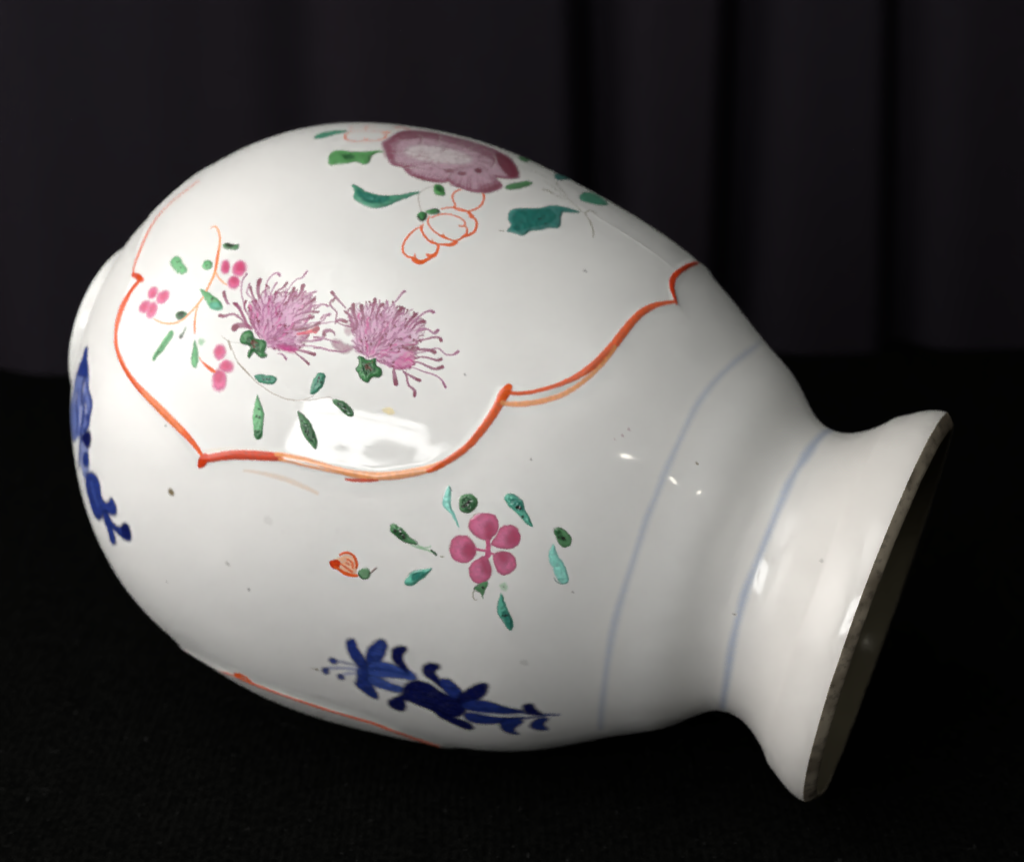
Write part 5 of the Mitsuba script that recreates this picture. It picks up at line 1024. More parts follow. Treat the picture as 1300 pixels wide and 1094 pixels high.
('l',[9765,-4931,9734,-4916,9702,-4901,9701,-4865,9705,-4826],[.07,.13,.15,.18,.24],'mauve',0.82,0.08),
('l',[9704,-4837,9705,-4826],[.2,.25],'wine',0.75,0.09),
('l',[9740,-4980,9705,-4955,9664,-4934,9653,-4891,9652,-4840],[.07,.16,.2,.23,.3],'mauve_deep',0.7,0.08),
('l',[9744,-5054,9710,-5031,9697,-4992,9690,-4949,9662,-4921],[.07,.14,.17,.2,.26],'mauve',0.62,0.08),
('l',[9700,-5020,9668,-5012,9664,-4982,9668,-4945,9645,-4930],[.07,.14,.18,.21,.27],'mauve',0.72,0.08),
('l',[9714,-5091,9703,-5046,9678,-5013,9641,-4990,9616,-4957],[.07,.15,.18,.21,.28],'mauve',0.7,0.08),
('l',[9718,-5111,9701,-5074,9668,-5050,9637,-5026,9622,-4987],[.07,.15,.18,.22,.28],'mauve',0.83,0.08),
('l',[9648,-5048,9639,-5026,9614,-5018,9594,-5006,9590,-4979],[.07,.12,.14,.17,.22],'mauve_deep',0.75,0.08),
('l',[9591,-4987,9590,-4979],[.19,.24],'wine',0.75,0.09),
('l',[9689,-5164,9684,-5114,9662,-5081,9617,-5070,9587,-5044],[.07,.12,.15,.17,.22],'mauve',0.65,0.08),
('l',[9652,-5160,9646,-5137,9624,-5128,9602,-5120,9593,-5098],[.07,.15,.18,.21,.28],'mauve_deep',0.65,0.08),
('l',[9687,-5232,9654,-5204,9637,-5161,9613,-5124,9573,-5104],[.07,.11,.14,.16,.21],'mauve_deep',0.82,0.08),
('l',[9654,-5257,9649,-5218,9633,-5190,9595,-5186,9566,-5173],[.07,.15,.18,.22,.28],'mauve',0.77,0.08),
('l',[9677,-5285,9670,-5254,9645,-5244,9614,-5240,9600,-5217],[.07,.17,.21,.25,.32],'mauve_deep',0.8,0.08),
('l',[9604,-5224,9600,-5217],[.27,.35],'wine',0.75,0.09),
('l',[9688,-5346,9652,-5324,9631,-5281,9606,-5245,9563,-5230],[.07,.11,.14,.16,.21],'mauve',0.71,0.08),
('l',[9575,-5235,9563,-5230],[.18,.23],'wine',0.75,0.09),
('l',[9729,-5383,9696,-5358,9657,-5342,9625,-5315,9602,-5279],[.07,.15,.18,.21,.27],'mauve_deep',0.77,0.08),
('l',[9686,-5441,9657,-5417,9636,-5381,9606,-5360,9566,-5352],[.07,.11,.13,.16,.2],'mauve_deep',0.65,0.08),
('l',[9578,-5355,9566,-5352],[.17,.22],'wine',0.75,0.09),
('l',[9643,-5416,9612,-5420,9594,-5405,9585,-5374,9566,-5360],[.07,.17,.2,.24,.31],'mauve',0.69,0.08),
('l',[9572,-5364,9566,-5360],[.26,.33],'wine',0.75,0.09),
('l',[9623,-5444,9593,-5437,9577,-5410,9558,-5385,9528,-5380],[.07,.16,.2,.23,.31],'mauve_deep',0.8,0.08),
('l',[9677,-5483,9644,-5477,9608,-5476,9585,-5452,9567,-5419],[.07,.17,.21,.24,.32],'mauve',0.63,0.08),
('l',[9643,-5524,9614,-5525,9591,-5514,9574,-5490,9552,-5476],[.07,.17,.2,.24,.31],'mauve_deep',0.82,0.08),
('l',[9574,-5539,9562,-5509,9543,-5494,9512,-5503,9487,-5501],[.07,.11,.13,.16,.2],'mauve',0.64,0.08),
('l',[9495,-5502,9487,-5501],[.17,.22],'wine',0.75,0.09),
('l',[9661,-5604,9639,-5570,9610,-5551,9571,-5557,9535,-5553],[.07,.17,.21,.24,.32],'mauve',0.62,0.08),
('l',[9639,-5595,9599,-5593,9563,-5583,9532,-5558,9499,-5540],[.07,.11,.14,.16,.21],'mauve',0.75,0.08),
('l',[9509,-5545,9499,-5540],[.18,.23],'wine',0.75,0.09),
('l',[9558,-5634,9534,-5639,9512,-5636,9495,-5619,9476,-5608],[.07,.16,.19,.22,.29],'mauve',0.84,0.08),
('l',[9640,-5684,9614,-5660,9578,-5669,9541,-5680,9514,-5657],[.07,.16,.19,.23,.3],'mauve',0.61,0.08),
('l',[9653,-5699,9615,-5696,9575,-5702,9539,-5690,9506,-5667],[.07,.17,.21,.25,.32],'mauve',0.72,0.08),
('l',[9515,-5674,9506,-5667],[.27,.34],'wine',0.75,0.09),
('l',[9634,-5758,9613,-5751,9595,-5732,9573,-5731,9549,-5742],[.07,.17,.21,.24,.32],'mauve',0.88,0.08),
('l',[9556,-5739,9549,-5742],[.27,.34],'wine',0.75,0.09),
('l',[9639,-5760,9614,-5760,9587,-5773,9563,-5769,9541,-5749],[.07,.11,.14,.16,.21],'mauve',0.69,0.08),
('l',[9548,-5755,9541,-5749],[.18,.23],'wine',0.75,0.09),
('l',[9668,-5794,9636,-5802,9608,-5777,9580,-5759,9547,-5775],[.07,.13,.16,.19,.25],'mauve',0.73,0.08),
('l',[9756,-5801,9724,-5809,9692,-5814,9663,-5802,9633,-5791],[.07,.15,.18,.21,.27],'mauve',0.88,0.08),
('l',[9642,-5794,9633,-5791],[.23,.29],'wine',0.75,0.09),
('l',[9722,-5820,9690,-5824,9660,-5807,9630,-5797,9597,-5808],[.07,.14,.17,.2,.26],'mauve',0.66,0.08),
('l',[9756,-5840,9731,-5826,9705,-5807,9677,-5816,9648,-5833],[.07,.11,.14,.16,.21],'mauve_deep',0.61,0.08),
('l',[9823,-5830,9782,-5850,9742,-5840,9704,-5816,9664,-5819],[.07,.13,.16,.19,.24],'mauve_deep',0.89,0.08),
('l',[9787,-5833,9761,-5831,9735,-5849,9709,-5852,9685,-5833],[.07,.14,.17,.2,.26],'mauve_deep',0.84,0.08),
('l',[9928,-5868,9892,-5857,9856,-5849,9819,-5859,9782,-5869],[.07,.12,.15,.17,.23],'mauve_deep',0.69,0.08),
('l',[9936,-5866,9895,-5851,9853,-5844,9811,-5857,9769,-5867],[.07,.13,.16,.19,.25],'mauve',0.71,0.08),
('l',[9932,-5836,9905,-5846,9878,-5870,9852,-5863,9827,-5837],[.07,.18,.21,.25,.33],'mauve',0.86,0.08),
('l',[9834,-5845,9827,-5837],[.28,.35],'wine',0.75,0.09),
('l',[10014,-5845,9974,-5869,9935,-5858,9898,-5832,9859,-5837],[.07,.14,.17,.2,.26],'mauve',0.73,0.08),
('l',[9870,-5836,9859,-5837],[.22,.28],'wine',0.75,0.09),
('l',[10022,-5851,9985,-5829,9946,-5843,9907,-5865,9870,-5852],[.07,.15,.19,.22,.28],'mauve',0.62,0.08),
('l',[10069,-5836,10033,-5856,10000,-5856,9968,-5834,9935,-5828],[.07,.14,.17,.2,.26],'mauve_deep',0.75,0.08),
('l',[10101,-5840,10063,-5836,10024,-5847,9986,-5849,9949,-5835],[.07,.13,.16,.19,.25],'mauve',0.63,0.08),
('l',[10070,-5836,10047,-5849,10027,-5841,10008,-5823,9986,-5826],[.07,.11,.14,.16,.21],'mauve',0.67,0.08),
('l',[10254,-5856,10218,-5840,10180,-5835,10140,-5843,10102,-5842],[.07,.16,.2,.23,.3],'mauve',0.87,0.08),
('l',[10188,-5831,10157,-5826,10122,-5839,10090,-5839,10062,-5819],[.07,.13,.16,.18,.24],'mauve_deep',0.81,0.08),
('l',[10409,-5846,10444,-5820,10481,-5810,10522,-5821,10561,-5818],[.07,.15,.18,.21,.28],'mauve',0.62,0.08),
('l',[10463,-5803,10489,-5809,10516,-5816,10537,-5800,10558,-5779],[.07,.12,.15,.18,.23],'mauve_deep',0.63,0.08),
('l',[10487,-5806,10516,-5781,10552,-5776,10590,-5781,10622,-5767],[.07,.16,.2,.23,.3],'mauve',0.78,0.08),
('l',[10474,-5808,10505,-5803,10528,-5772,10554,-5754,10589,-5763],[.07,.14,.18,.21,.27],'mauve_deep',0.76,0.08),
('l',[10580,-5745,10601,-5708,10626,-5683,10666,-5689,10702,-5687],[.07,.11,.13,.15,.2],'mauve',0.74,0.08),
('l',[10520,-5748,10557,-5720,10601,-5709,10645,-5697,10681,-5668],[.07,.15,.18,.21,.28],'mauve',0.68,0.08),
('l',[10661,-5592,10679,-5580,10706,-5582,10725,-5571,10733,-5544],[.07,.12,.15,.17,.22],'mauve',0.83,0.08),
('l',[10703,-5543,10724,-5535,10753,-5538,10769,-5522,10774,-5492],[.07,.15,.19,.22,.28],'mauve',0.79,0.08),
('l',[10686,-5523,10712,-5512,10739,-5504,10754,-5482,10766,-5455],[.07,.11,.14,.16,.21],'mauve_deep',0.9,0.08),
('l',[10759,-5473,10765,-5444,10789,-5436,10818,-5436,10831,-5416],[.07,.17,.21,.25,.32],'mauve',0.79,0.08),
('l',[10761,-5441,10789,-5431,10823,-5428,10839,-5403,10846,-5369],[.07,.18,.22,.25,.33],'mauve',0.69,0.08),
('l',[10772,-5435,10803,-5428,10828,-5412,10840,-5382,10858,-5358],[.07,.15,.18,.21,.27],'mauve_deep',0.74,0.08),
('l',[10852,-5365,10858,-5358],[.23,.29],'wine',0.75,0.09),
('l',[10788,-5451,10809,-5413,10827,-5372,10865,-5354,10909,-5342],[.07,.12,.15,.18,.23],'mauve',0.71,0.08),
('l',[10759,-5473,10782,-5433,10802,-5389,10843,-5368,10890,-5354],[.07,.15,.18,.21,.27],'mauve_deep',0.8,0.08),
('l',[10876,-5358,10890,-5354],[.23,.29],'wine',0.75,0.09),
('l',[10829,-5367,10860,-5353,10892,-5341,10910,-5312,10925,-5280],[.07,.14,.16,.19,.25],'mauve',0.88,0.08),
('l',[10920,-5290,10925,-5280],[.21,.27],'wine',0.75,0.09),
('l',[10867,-5362,10868,-5327,10883,-5308,10917,-5309,10941,-5299],[.07,.16,.19,.22,.29],'mauve_deep',0.8,0.08),
('l',[10810,-5410,10833,-5382,10846,-5342,10874,-5319,10915,-5310],[.07,.16,.2,.23,.3],'mauve',0.84,0.08),
('l',[10875,-5340,10891,-5323,10898,-5295,10914,-5279,10942,-5274],[.07,.14,.17,.2,.26],'mauve_deep',0.87,0.08),
('l',[10929,-5253,10960,-5251,10980,-5238,10985,-5208,10997,-5186],[.07,.12,.15,.17,.23],'mauve_deep',0.66,0.08),
('l',[10993,-5192,10997,-5186],[.19,.24],'wine',0.75,0.09),
('l',[10241,-4457,10276,-4545,10291,-4674,10321,-4773,10324,-4960],[.38,.3,.24,.24,.15],'mauve',0.85,0.1),
('l',[10241,-4457,10257,-4497],[.36,.27],'mauve_deep',0.6,0.1),
('l',[9603,-4618,9684,-4622,9753,-4705,9804,-4825,9878,-5029],[.49,.39,.31,.31,.2],'mauve',0.85,0.1),
('l',[9603,-4618,9639,-4620],[.47,.35],'mauve_deep',0.6,0.1),
('l',[9683,-4854,9752,-4904,9802,-5061],[.53,.42,.21],'mauve_deep',0.85,0.1),
('l',[9683,-4854,9714,-4877],[.5,.38],'wine',0.6,0.1),
('l',[9389,-4910,9456,-4985,9588,-4962,9714,-5121],[.49,.39,.31,.2],'mauve',0.85,0.1),
('l',[9389,-4910,9419,-4944],[.47,.35],'mauve_deep',0.6,0.1),
('l',[9255,-5060,9335,-5030,9462,-5106,9646,-5272],[.49,.39,.31,.2],'mauve_deep',0.85,0.1),
('l',[9255,-5060,9291,-5046],[.47,.35],'wine',0.6,0.1),
('l',[8901,-5119,8987,-5243,9123,-5256,9244,-5222,9415,-5349,9619,-5471],[.38,.3,.24,.24,.24,.15],'mauve',0.85,0.1),
('l',[8901,-5119,8940,-5175],[.36,.27],'mauve_deep',0.6,0.1),
('l',[9264,-5314,9383,-5318,9566,-5384],[.6,.48,.24],'mauve_deep',0.85,0.1),
('l',[9264,-5314,9318,-5316],[.58,.43],'wine',0.6,0.1),
('l',[9113,-5384,9203,-5441,9368,-5458,9534,-5563],[.45,.36,.29,.18],'mauve_deep',0.85,0.1),
('l',[9113,-5384,9154,-5409],[.43,.32],'wine',0.6,0.1),
('l',[9034,-5512,9185,-5604,9353,-5597,9548,-5633],[.53,.42,.34,.21],'mauve_deep',0.85,0.1),
('l',[9034,-5512,9102,-5553],[.5,.38],'wine',0.6,0.1),
('l',[8839,-5838,8995,-5721,9141,-5707,9301,-5719,9539,-5725],[.34,.27,.22,.22,.13],'mauve',0.85,0.1),
('l',[8839,-5838,8909,-5785],[.32,.24],'mauve_deep',0.6,0.1),
('l',[9303,-5903,9426,-5889,9633,-5859],[.53,.42,.21],'mauve_deep',0.85,0.1),
('l',[9303,-5903,9358,-5897],[.5,.38],'wine',0.6,0.1),
('l',[9282,-6188,9343,-6089,9449,-6049,9538,-5929,9633,-5859],[.49,.39,.31,.31,.2],'mauve_deep',0.85,0.1),
('l',[9282,-6188,9310,-6144],[.47,.35],'wine',0.6,0.1),
('l',[9663,-6113,9752,-5970,9804,-5882],[.68,.54,.27],'mauve_deep',0.85,0.1),
('l',[9663,-6113,9703,-6049],[.65,.49],'wine',0.6,0.1),
('l',[11432,-4977,11302,-5045,11190,-5102,11063,-5167],[.49,.39,.31,.2],'mauve_deep',0.85,0.1),
('l',[11432,-4977,11373,-5008],[.47,.35],'wine',0.6,0.1),
('l',[11330,-5072,11319,-5225,11169,-5306,11118,-5446,10905,-5467,10752,-5464],[.38,.3,.24,.24,.24,.15],'mauve_deep',0.85,0.1),
('l',[11330,-5072,11325,-5141],[.36,.27],'wine',0.6,0.1),
('l',[11560,-5352,11480,-5252,11313,-5236],[.3,.24,.12],'mauve',0.85,0.1),
('l',[11560,-5352,11524,-5307],[.29,.22],'mauve_deep',0.6,0.1),
('l',[11388,-5508,11353,-5415,11261,-5410],[.3,.24,.12],'mauve',0.85,0.1),
('l',[11388,-5508,11372,-5466],[.29,.22],'mauve_deep',0.6,0.1),
('l',[11453,-5638,11300,-5561,11078,-5431],[.26,.21,.11],'mauve',0.85,0.1),
('l',[11453,-5638,11384,-5604],[.25,.19],'mauve_deep',0.6,0.1),
('l',[11206,-5762,11211,-5670,11108,-5648,11032,-5698],[.6,.48,.38,.24],'mauve_deep',0.85,0.1),
('l',[11206,-5762,11208,-5721],[.58,.43],'wine',0.6,0.1),
('l',[11350,-5860,11179,-5820,10905,-5805],[.38,.3,.15],'mauve',0.85,0.1),
('l',[11350,-5860,11273,-5842],[.36,.27],'mauve_deep',0.6,0.1),
('l',[11274,-6027,11044,-5980,10840,-5950,10686,-5846],[.3,.24,.19,.12],'mauve',0.85,0.1),
('l',[11274,-6027,11170,-6006],[.29,.22],'mauve_deep',0.6,0.1),
('l',[10959,-5061,10866,-5220,10735,-5368,10779,-5506],[.6,.48,.38,.24],'mauve_deep',0.85,0.1),
('l',[10959,-5061,10917,-5133],[.58,.43],'wine',0.6,0.1),
('l',[11050,-5227,10899,-5282,10763,-5308],[.34,.27,.13],'mauve_deep',0.85,0.1),
('l',[11050,-5227,10982,-5252],[.32,.24],'wine',0.6,0.1),
('l',[10656,-4818,10616,-4952,10581,-5169],[.53,.42,.21],'mauve_deep',0.85,0.1),
('l',[10656,-4818,10637,-4879],[.5,.38],'wine',0.6,0.1),
('l',[10825,-5033,10723,-5162,10620,-5283],[.53,.42,.21],'mauve_deep',0.85,0.1),
('l',[10825,-5033,10779,-5091],[.5,.38],'wine',0.6,0.1),
('l',[10487,-4847,10511,-4958,10465,-5153],[.49,.39,.2],'mauve_deep',0.85,0.1),
('l',[10487,-4847,10498,-4897],[.47,.35],'wine',0.6,0.1),
('l',[10148,-4780,10165,-4907,10170,-5126],[.68,.54,.27],'mauve_deep',0.85,0.1),
('l',[10148,-4780,10156,-4837],[.65,.49],'wine',0.6,0.1),
('l',[9868,-4787,9917,-4946,9929,-5118],[.53,.42,.21],'mauve_deep',0.85,0.1),
('l',[9868,-4787,9890,-4859],[.5,.38],'wine',0.6,0.1),
('l',[11377,-5699,11379,-5762],[.75,.6],'red_pink',0.85,0.1),
('l',[11377,-5699,11378,-5727],[.72,.54],'wine',0.6,0.1),
('l',[10940,-5394,11084,-5418,11106,-5505],[.53,.42,.21],'mauve_deep',0.85,0.1),
('l',[10940,-5394,11005,-5405],[.5,.38],'wine',0.6,0.1),
('p',[11043,-5810,10903,-5742,10767,-5768,10618,-5757,10650,-5893,10840,-5950],'mauve_deep',0.7,0.35),
('p',[9819,-5429,9653,-5324,9580,-5422,9701,-5491],'wine',0.55,0.35),
('p',[9746,-5526,9606,-5466,9525,-5687,9656,-5805,9821,-5842],'magenta',0.5,0.35),
('p',[10922,-5499,10789,-5319,10718,-5403,10788,-5620],'mauve_deep',0.5,0.35),
 ]),
 ('thistle_flower_001__calyx', 0.25, [
('p',[10473,-5933,10433,-5886,10340,-5903,10253,-5893,10176,-5825,10121,-5933,10028,-5958,9964,-6040,10016,-6131,10110,-6174,10139,-6271,10248,-6264,10359,-6179,10420,-6127,10407,-6030],'green',1,0.12),
('p',[10364,-5980,10342,-5954,10291,-5963,10243,-5958,10201,-5921,10171,-5980,10120,-5994,10084,-6039,10113,-6089,10164,-6112,10180,-6166,10240,-6162,10301,-6115,10335,-6087,10328,-6033],'green_dark',0.8,0.3),
('l',[10473,-5933,10433,-5886,10340,-5903,10253,-5893,10176,-5825,10121,-5933,10028,-5958,9964,-6040,10016,-6131,10110,-6174,10139,-6271,10248,-6264,10359,-6179,10420,-6127,10407,-6030,10473,-5933],[.15],'green_dark',0.8,0.1),
('l',[10212,-6029,10198,-6026],[.38],'brown_deep',0.7,0.1),
('l',[10268,-6010,10262,-5998],[.43],'brown_deep',0.7,0.1),
('l',[10198,-5908,10190,-5914],[.21],'brown_deep',0.7,0.1),
('l',[10259,-6050,10270,-6043],[.19],'brown_deep',0.7,0.1),
('l',[10173,-6063,10159,-6061],[.2],'brown_deep',0.7,0.1),
('l',[10234,-6072,10250,-6068],[.2],'brown_deep',0.7,0.1),
('l',[10245,-5950,10240,-5949],[.24],'brown_deep',0.7,0.1),
('l',[10144,-6038,10156,-6038],[.19],'brown_deep',0.7,0.1),
('l',[10230,-6032,10245,-6038],[.45],'brown_deep',0.7,0.1),
 ]),
 ('leaf_fleck', 0, [
('p',[9713,-6627,9619,-6561,9503,-6592,9512,-6647,9622,-6668],'yellow',0.6,0.2),
 ]),
 ('peony_flower', 0.04, [
('p',[12584,-870,12561,-579,12637,-140,12591,352,12373,631,12038,726,11696,810,11351,894,11054,933,10790,885,10519,731,10136,141,9931,-218,9941,-472,10098,-654,10172,-791,9979,-915,9955,-1149,10049,-1410,10258,-1597,10480,-1650,10700,-1639,10806,-1591,10883,-1735,11102,-1822,11349,-1852,11606,-1769,11743,-1664,11915,-1682,12121,-1512,12288,-1252],'plum_pale',0.95,0.18),
('l',[12490,-879,12467,-611,12531,-219,12473,201,12260,431,11951,522,11635,600,11315,673,11039,706,10798,671,10553,549,10212,44,10024,-280,10034,-509,10181,-675,10250,-800,10070,-918,10047,-1135,10134,-1379,10328,-1553,10535,-1601,10741,-1589,10840,-1544,10911,-1679,11114,-1761,11345,-1789,11584,-1711,11712,-1612,11872,-1631,12063,-1471,12218,-1230,12490,-879],[.9],'plum',0.8,0.45),
('p',[12538,-894,12609,-199,12421,428,12019,681,11574,848,11015,835,10463,592,9940,-237,10004,-483,10365,-212,10809,17,11299,42,11824,4,12221,-305,12270,-827,12023,-1379,12121,-1512],'plum',0.6,0.5),
('p',[12035,-960,11935,-621,11644,-387,11259,-270,10922,-342,10835,-674,11089,-984,11456,-1185,11791,-1246],'plum_white',0.7,0.8),
('l',[11097,-89,11022,190],[.07,.11],'plum',0.65,0.07),
('l',[11451,-487,11476,-295],[.07,.13],'plum_white',0.5,0.07),
('l',[11757,-1135,11863,-1226],[.07,.1],'plum_white',0.5,0.07),
('l',[10838,596,10821,793],[.07,.12],'plum',0.88,0.07),
('l',[11675,-693,11800,-641],[.07,.11],'plum_white',0.5,0.07),
('l',[11131,-284,11083,-174],[.07,.12],'plum_white',0.5,0.07),
('l',[11079,13,11045,155],[.07,.11],'plum_white',0.5,0.07),
('l',[11996,-480,12086,-422],[.07,.12],'plum_white',0.5,0.07),
('l',[10941,-1056,10857,-1097],[.07,.1],'plum',0.89,0.07),
('l',[11282,-241,11252,-35],[.07,.13],'plum',0.71,0.07),
('l',[11425,-379,11432,-255],[.07,.13],'plum',0.67,0.07),
('l',[12137,-1330,12192,-1361],[.07,.1],'plum',0.82,0.07),
('l',[10835,-615,10643,-534],[.07,.1],'plum_white',0.5,0.07),
('l',[10409,-118,10265,39],[.07,.11],'plum',0.53,0.07),
('l',[11981,-289,12134,-128],[.07,.12],'plum',0.65,0.07),
('l',[11720,-1050,11817,-1123],[.07,.12],'plum_white',0.5,0.07),
('l',[11028,-544,10957,-491],[.07,.11],'plum',0.54,0.07),
('l',[12019,-525,12152,-452],[.07,.13],'plum_white',0.5,0.07),
('l',[11624,-845,11695,-863],[.07,.1],'plum_white',0.5,0.07),
('l',[11688,-160,11746,-23],[.07,.09],'plum_white',0.5,0.07),
('l',[11344,-1215,11327,-1321],[.07,.13],'plum_white',0.5,0.07),
('l',[11455,52,11465,137],[.07,.11],'plum',0.86,0.07),
('l',[11589,-1334,11639,-1459],[.07,.12],'plum',0.74,0.07),
('l',[11955,-1129,12047,-1176],[.07,.13],'plum',0.89,0.07),
('l',[11399,-290,11403,-115],[.07,.09],'plum_white',0.5,0.07),
('l',[11455,-581,11492,-392],[.07,.13],'plum',0.59,0.07),
('l',[12130,-1173,12284,-1232],[.07,.13],'plum',0.66,0.07),
('l',[11646,-304,11744,-90],[.07,.1],'plum_white',0.5,0.07),
('l',[11459,-598,11500,-413],[.07,.1],'plum_white',0.5,0.07),
('l',[12297,-559,12450,-497],[.07,.11],'plum_white',0.5,0.07),
('l',[11448,-1267,11456,-1351],[.07,.12],'plum',0.85,0.07),
('l',[12300,-671,12502,-616],[.07,.09],'plum',0.75,0.07),
('l',[10726,71,10590,387],[.07,.13],'plum',0.51,0.07),
('l',[11221,-486,11116,-288],[.07,.1],'plum',0.55,0.07),
('l',[10611,84,10487,325],[.07,.12],'plum',0.6,0.07),
('l',[11327,-518,11284,-365],[.07,.11],'plum_white',0.5,0.07),
('l',[12348,-294,12527,-161],[.07,.1],'plum_white',0.5,0.07),
('l',[11186,-78,11140,194],[.07,.12],'plum_white',0.5,0.07),
('l',[11278,-551,11181,-357],[.07,.13],'plum',0.59,0.07),
('l',[11581,-977,11683,-1086],[.07,.11],'plum',0.82,0.07),
('l',[11719,-1566,11762,-1651],[.07,.12],'plum_white',0.5,0.07),
('l',[10820,164,10764,331],[.07,.13],'plum',0.87,0.07),
('l',[11245,-1147,11207,-1225],[.07,.09],'plum_white',0.5,0.07),
('l',[11777,-453,11928,-295],[.07,.13],'plum',0.63,0.07),
('l',[11133,-549,10976,-391],[.07,.1],'plum',0.9,0.07),
('l',[11775,-1367,11842,-1454],[.07,.13],'plum',0.51,0.07),
('l',[11606,-1263,11660,-1375],[.07,.08],'plum_white',0.5,0.07),
('l',[10994,-639,10879,-588],[.07,.12],'plum_white',0.5,0.07),
('l',[11176,-207,11132,-53],[.07,.13],'plum',0.86,0.07),
('l',[10958,255,10903,601],[.07,.13],'plum',0.63,0.07),
('l',[11815,176,11914,420],[.07,.12],'plum_white',0.5,0.07),
('l',[11330,-966,11284,-1058],[.07,.13],'plum',0.71,0.07),
('l',[12152,375,12274,610],[.07,.11],'plum_white',0.5,0.07),
('l',[11930,495,12000,672],[.07,.13],'plum',0.6,0.07),
('l',[10747,-367,10561,-200],[.07,.09],'plum',0.89,0.07),
('l',[11763,-1157,11806,-1196],[.07,.13],'plum',0.67,0.07),
('l',[11783,485,11823,609],[.07,.09],'plum',0.7,0.07),
('l',[11354,-281,11344,-88],[.07,.11],'plum',0.79,0.07),
('l',[11752,-983,11872,-1042],[.07,.1],'plum',0.81,0.07),
('l',[11566,-920,11665,-1003],[.07,.09],'plum_white',0.5,0.07),
('l',[11355,-647,11275,-449],[.07,.1],'plum_white',0.5,0.07),
('l',[10886,-915,10779,-933],[.07,.11],'plum',0.53,0.07),
('l',[11287,-1047,11212,-1193],[.07,.12],'plum',0.54,0.07),
('l',[11959,-640,12087,-593],[.07,.1],'plum_white',0.5,0.07),
('l',[12418,132,12573,331],[.07,.12],'plum',0.86,0.07),
('l',[10502,544,10480,627],[.07,.09],'plum_white',0.5,0.07),
('l',[11302,-1456,11285,-1573],[.07,.1],'plum_white',0.5,0.07),
('l',[11033,-1390,10996,-1445],[.07,.1],'plum_white',0.5,0.07),
('l',[10829,33,10770,166],[.07,.09],'plum_white',0.5,0.07),
('l',[11896,-1173,11983,-1230],[.07,.11],'plum',0.55,0.07),
('l',[10465,263,10394,415],[.07,.08],'plum',0.85,0.07),
('l',[11332,234,11352,535],[.07,.11],'plum',0.79,0.07),
('l',[11057,-1514,10995,-1636],[.07,.12],'plum',0.51,0.07),
('l',[11555,-1167,11590,-1249],[.07,.13],'plum_white',0.5,0.07),
('l',[10682,-218,10601,-128],[.07,.13],'plum_white',0.5,0.07),
('l',[10889,-803,10785,-798],[.07,.13],'plum_white',0.5,0.07),
('l',[11075,-525,10969,-428],[.07,.12],'plum_white',0.5,0.07),
('l',[12480,-674,12552,-655],[.07,.1],'plum',0.6,0.07),
('l',[11098,401,11090,706],[.07,.1],'plum',0.87,0.07),
('l',[11519,-920,11569,-984],[.07,.13],'plum_white',0.5,0.07),
('l',[11632,-1059,11730,-1167],[.07,.1],'plum',0.73,0.07),
('l',[12116,-1246,12206,-1291],[.07,.11],'plum',0.77,0.07),
('l',[11335,-557,11275,-360],[.07,.1],'plum_white',0.5,0.07),
('l',[10945,-186,10838,14],[.07,.09],'plum',0.65,0.07),
('l',[11201,37,11176,275],[.07,.12],'plum',0.67,0.07),
('l',[11573,-930,11700,-1037],[.07,.13],'plum',0.75,0.07),
('l',[11716,-138,11792,33],[.07,.09],'plum',0.75,0.07),
('l',[11855,-817,12037,-815],[.07,.1],'plum_white',0.5,0.07),
('l',[11620,-1031,11714,-1132],[.07,.1],'plum',0.88,0.07),
('l',[11550,-288,11583,-172],[.07,.09],'plum',0.71,0.07),
('l',[11493,-960,11526,-1031],[.07,.09],'plum_white',0.5,0.07),
('l',[10780,76,10732,183],[.07,.13],'plum',0.54,0.07),
('l',[11541,-1075,11607,-1208],[.07,.09],'plum_white',0.5,0.07),
('l',[11905,427,12001,669],[.07,.13],'plum',0.77,0.07),
('l',[11486,-982,11526,-1090],[.07,.09],'plum',0.76,0.07),
('l',[11771,-42,11845,121],[.07,.13],'plum_white',0.5,0.07),
('l',[10624,69,10494,323],[.07,.11],'plum',0.81,0.07),
('l',[10550,345,10469,587],[.07,.12],'plum',0.69,0.07),
('l',[11384,-1181,11379,-1257],[.07,.13],'plum',0.89,0.07),
('l',[11809,-524,11916,-442],[.07,.11],'plum_white',0.5,0.07),
('l',[11772,-1506,11814,-1571],[.07,.1],'plum',0.85,0.07),
('l',[11142,-452,11022,-269],[.07,.12],'plum',0.55,0.07),
('l',[11745,-1030,11884,-1118],[.07,.1],'plum_white',0.5,0.07),
('l',[10901,78,10858,202],[.07,.13],'plum',0.88,0.07),
('l',[10760,-136,10688,-31],[.07,.08],'plum_white',0.5,0.07),
('l',[11773,-154,11868,28],[.07,.12],'plum',0.83,0.07),
('l',[10884,-483,10792,-415],[.07,.11],'plum',0.66,0.07),
('l',[11446,-648,11462,-572],[.07,.09],'plum',0.74,0.07),
('l',[11867,-501,12020,-386],[.07,.11],'plum',0.52,0.07),
('l',[11450,-968,11478,-1111],[.07,.13],'plum_white',0.5,0.07),
('l',[11267,-32,11257,77],[.07,.12],'plum',0.77,0.07),
('l',[11604,-624,11664,-568],[.07,.09],'plum_white',0.5,0.07),
('l',[11807,-1087,11928,-1165],[.07,.12],'plum',0.63,0.07),
('l',[11688,-640,11823,-558],[.07,.12],'plum_white',0.5,0.07),
('l',[11677,-9,11741,175],[.07,.09],'plum_white',0.5,0.07),
('l',[11688,-683,11808,-631],[.07,.09],'plum_white',0.5,0.07),
('l',[11926,-1254,11999,-1309],[.07,.11],'plum',0.8,0.07),
('l',[10451,-9,10396,61],[.07,.13],'plum',0.59,0.07),
('l',[11487,-1050,11531,-1191],[.07,.1],'plum',0.64,0.07),
('l',[11122,-155,11058,59],[.07,.13],'plum',0.74,0.07),
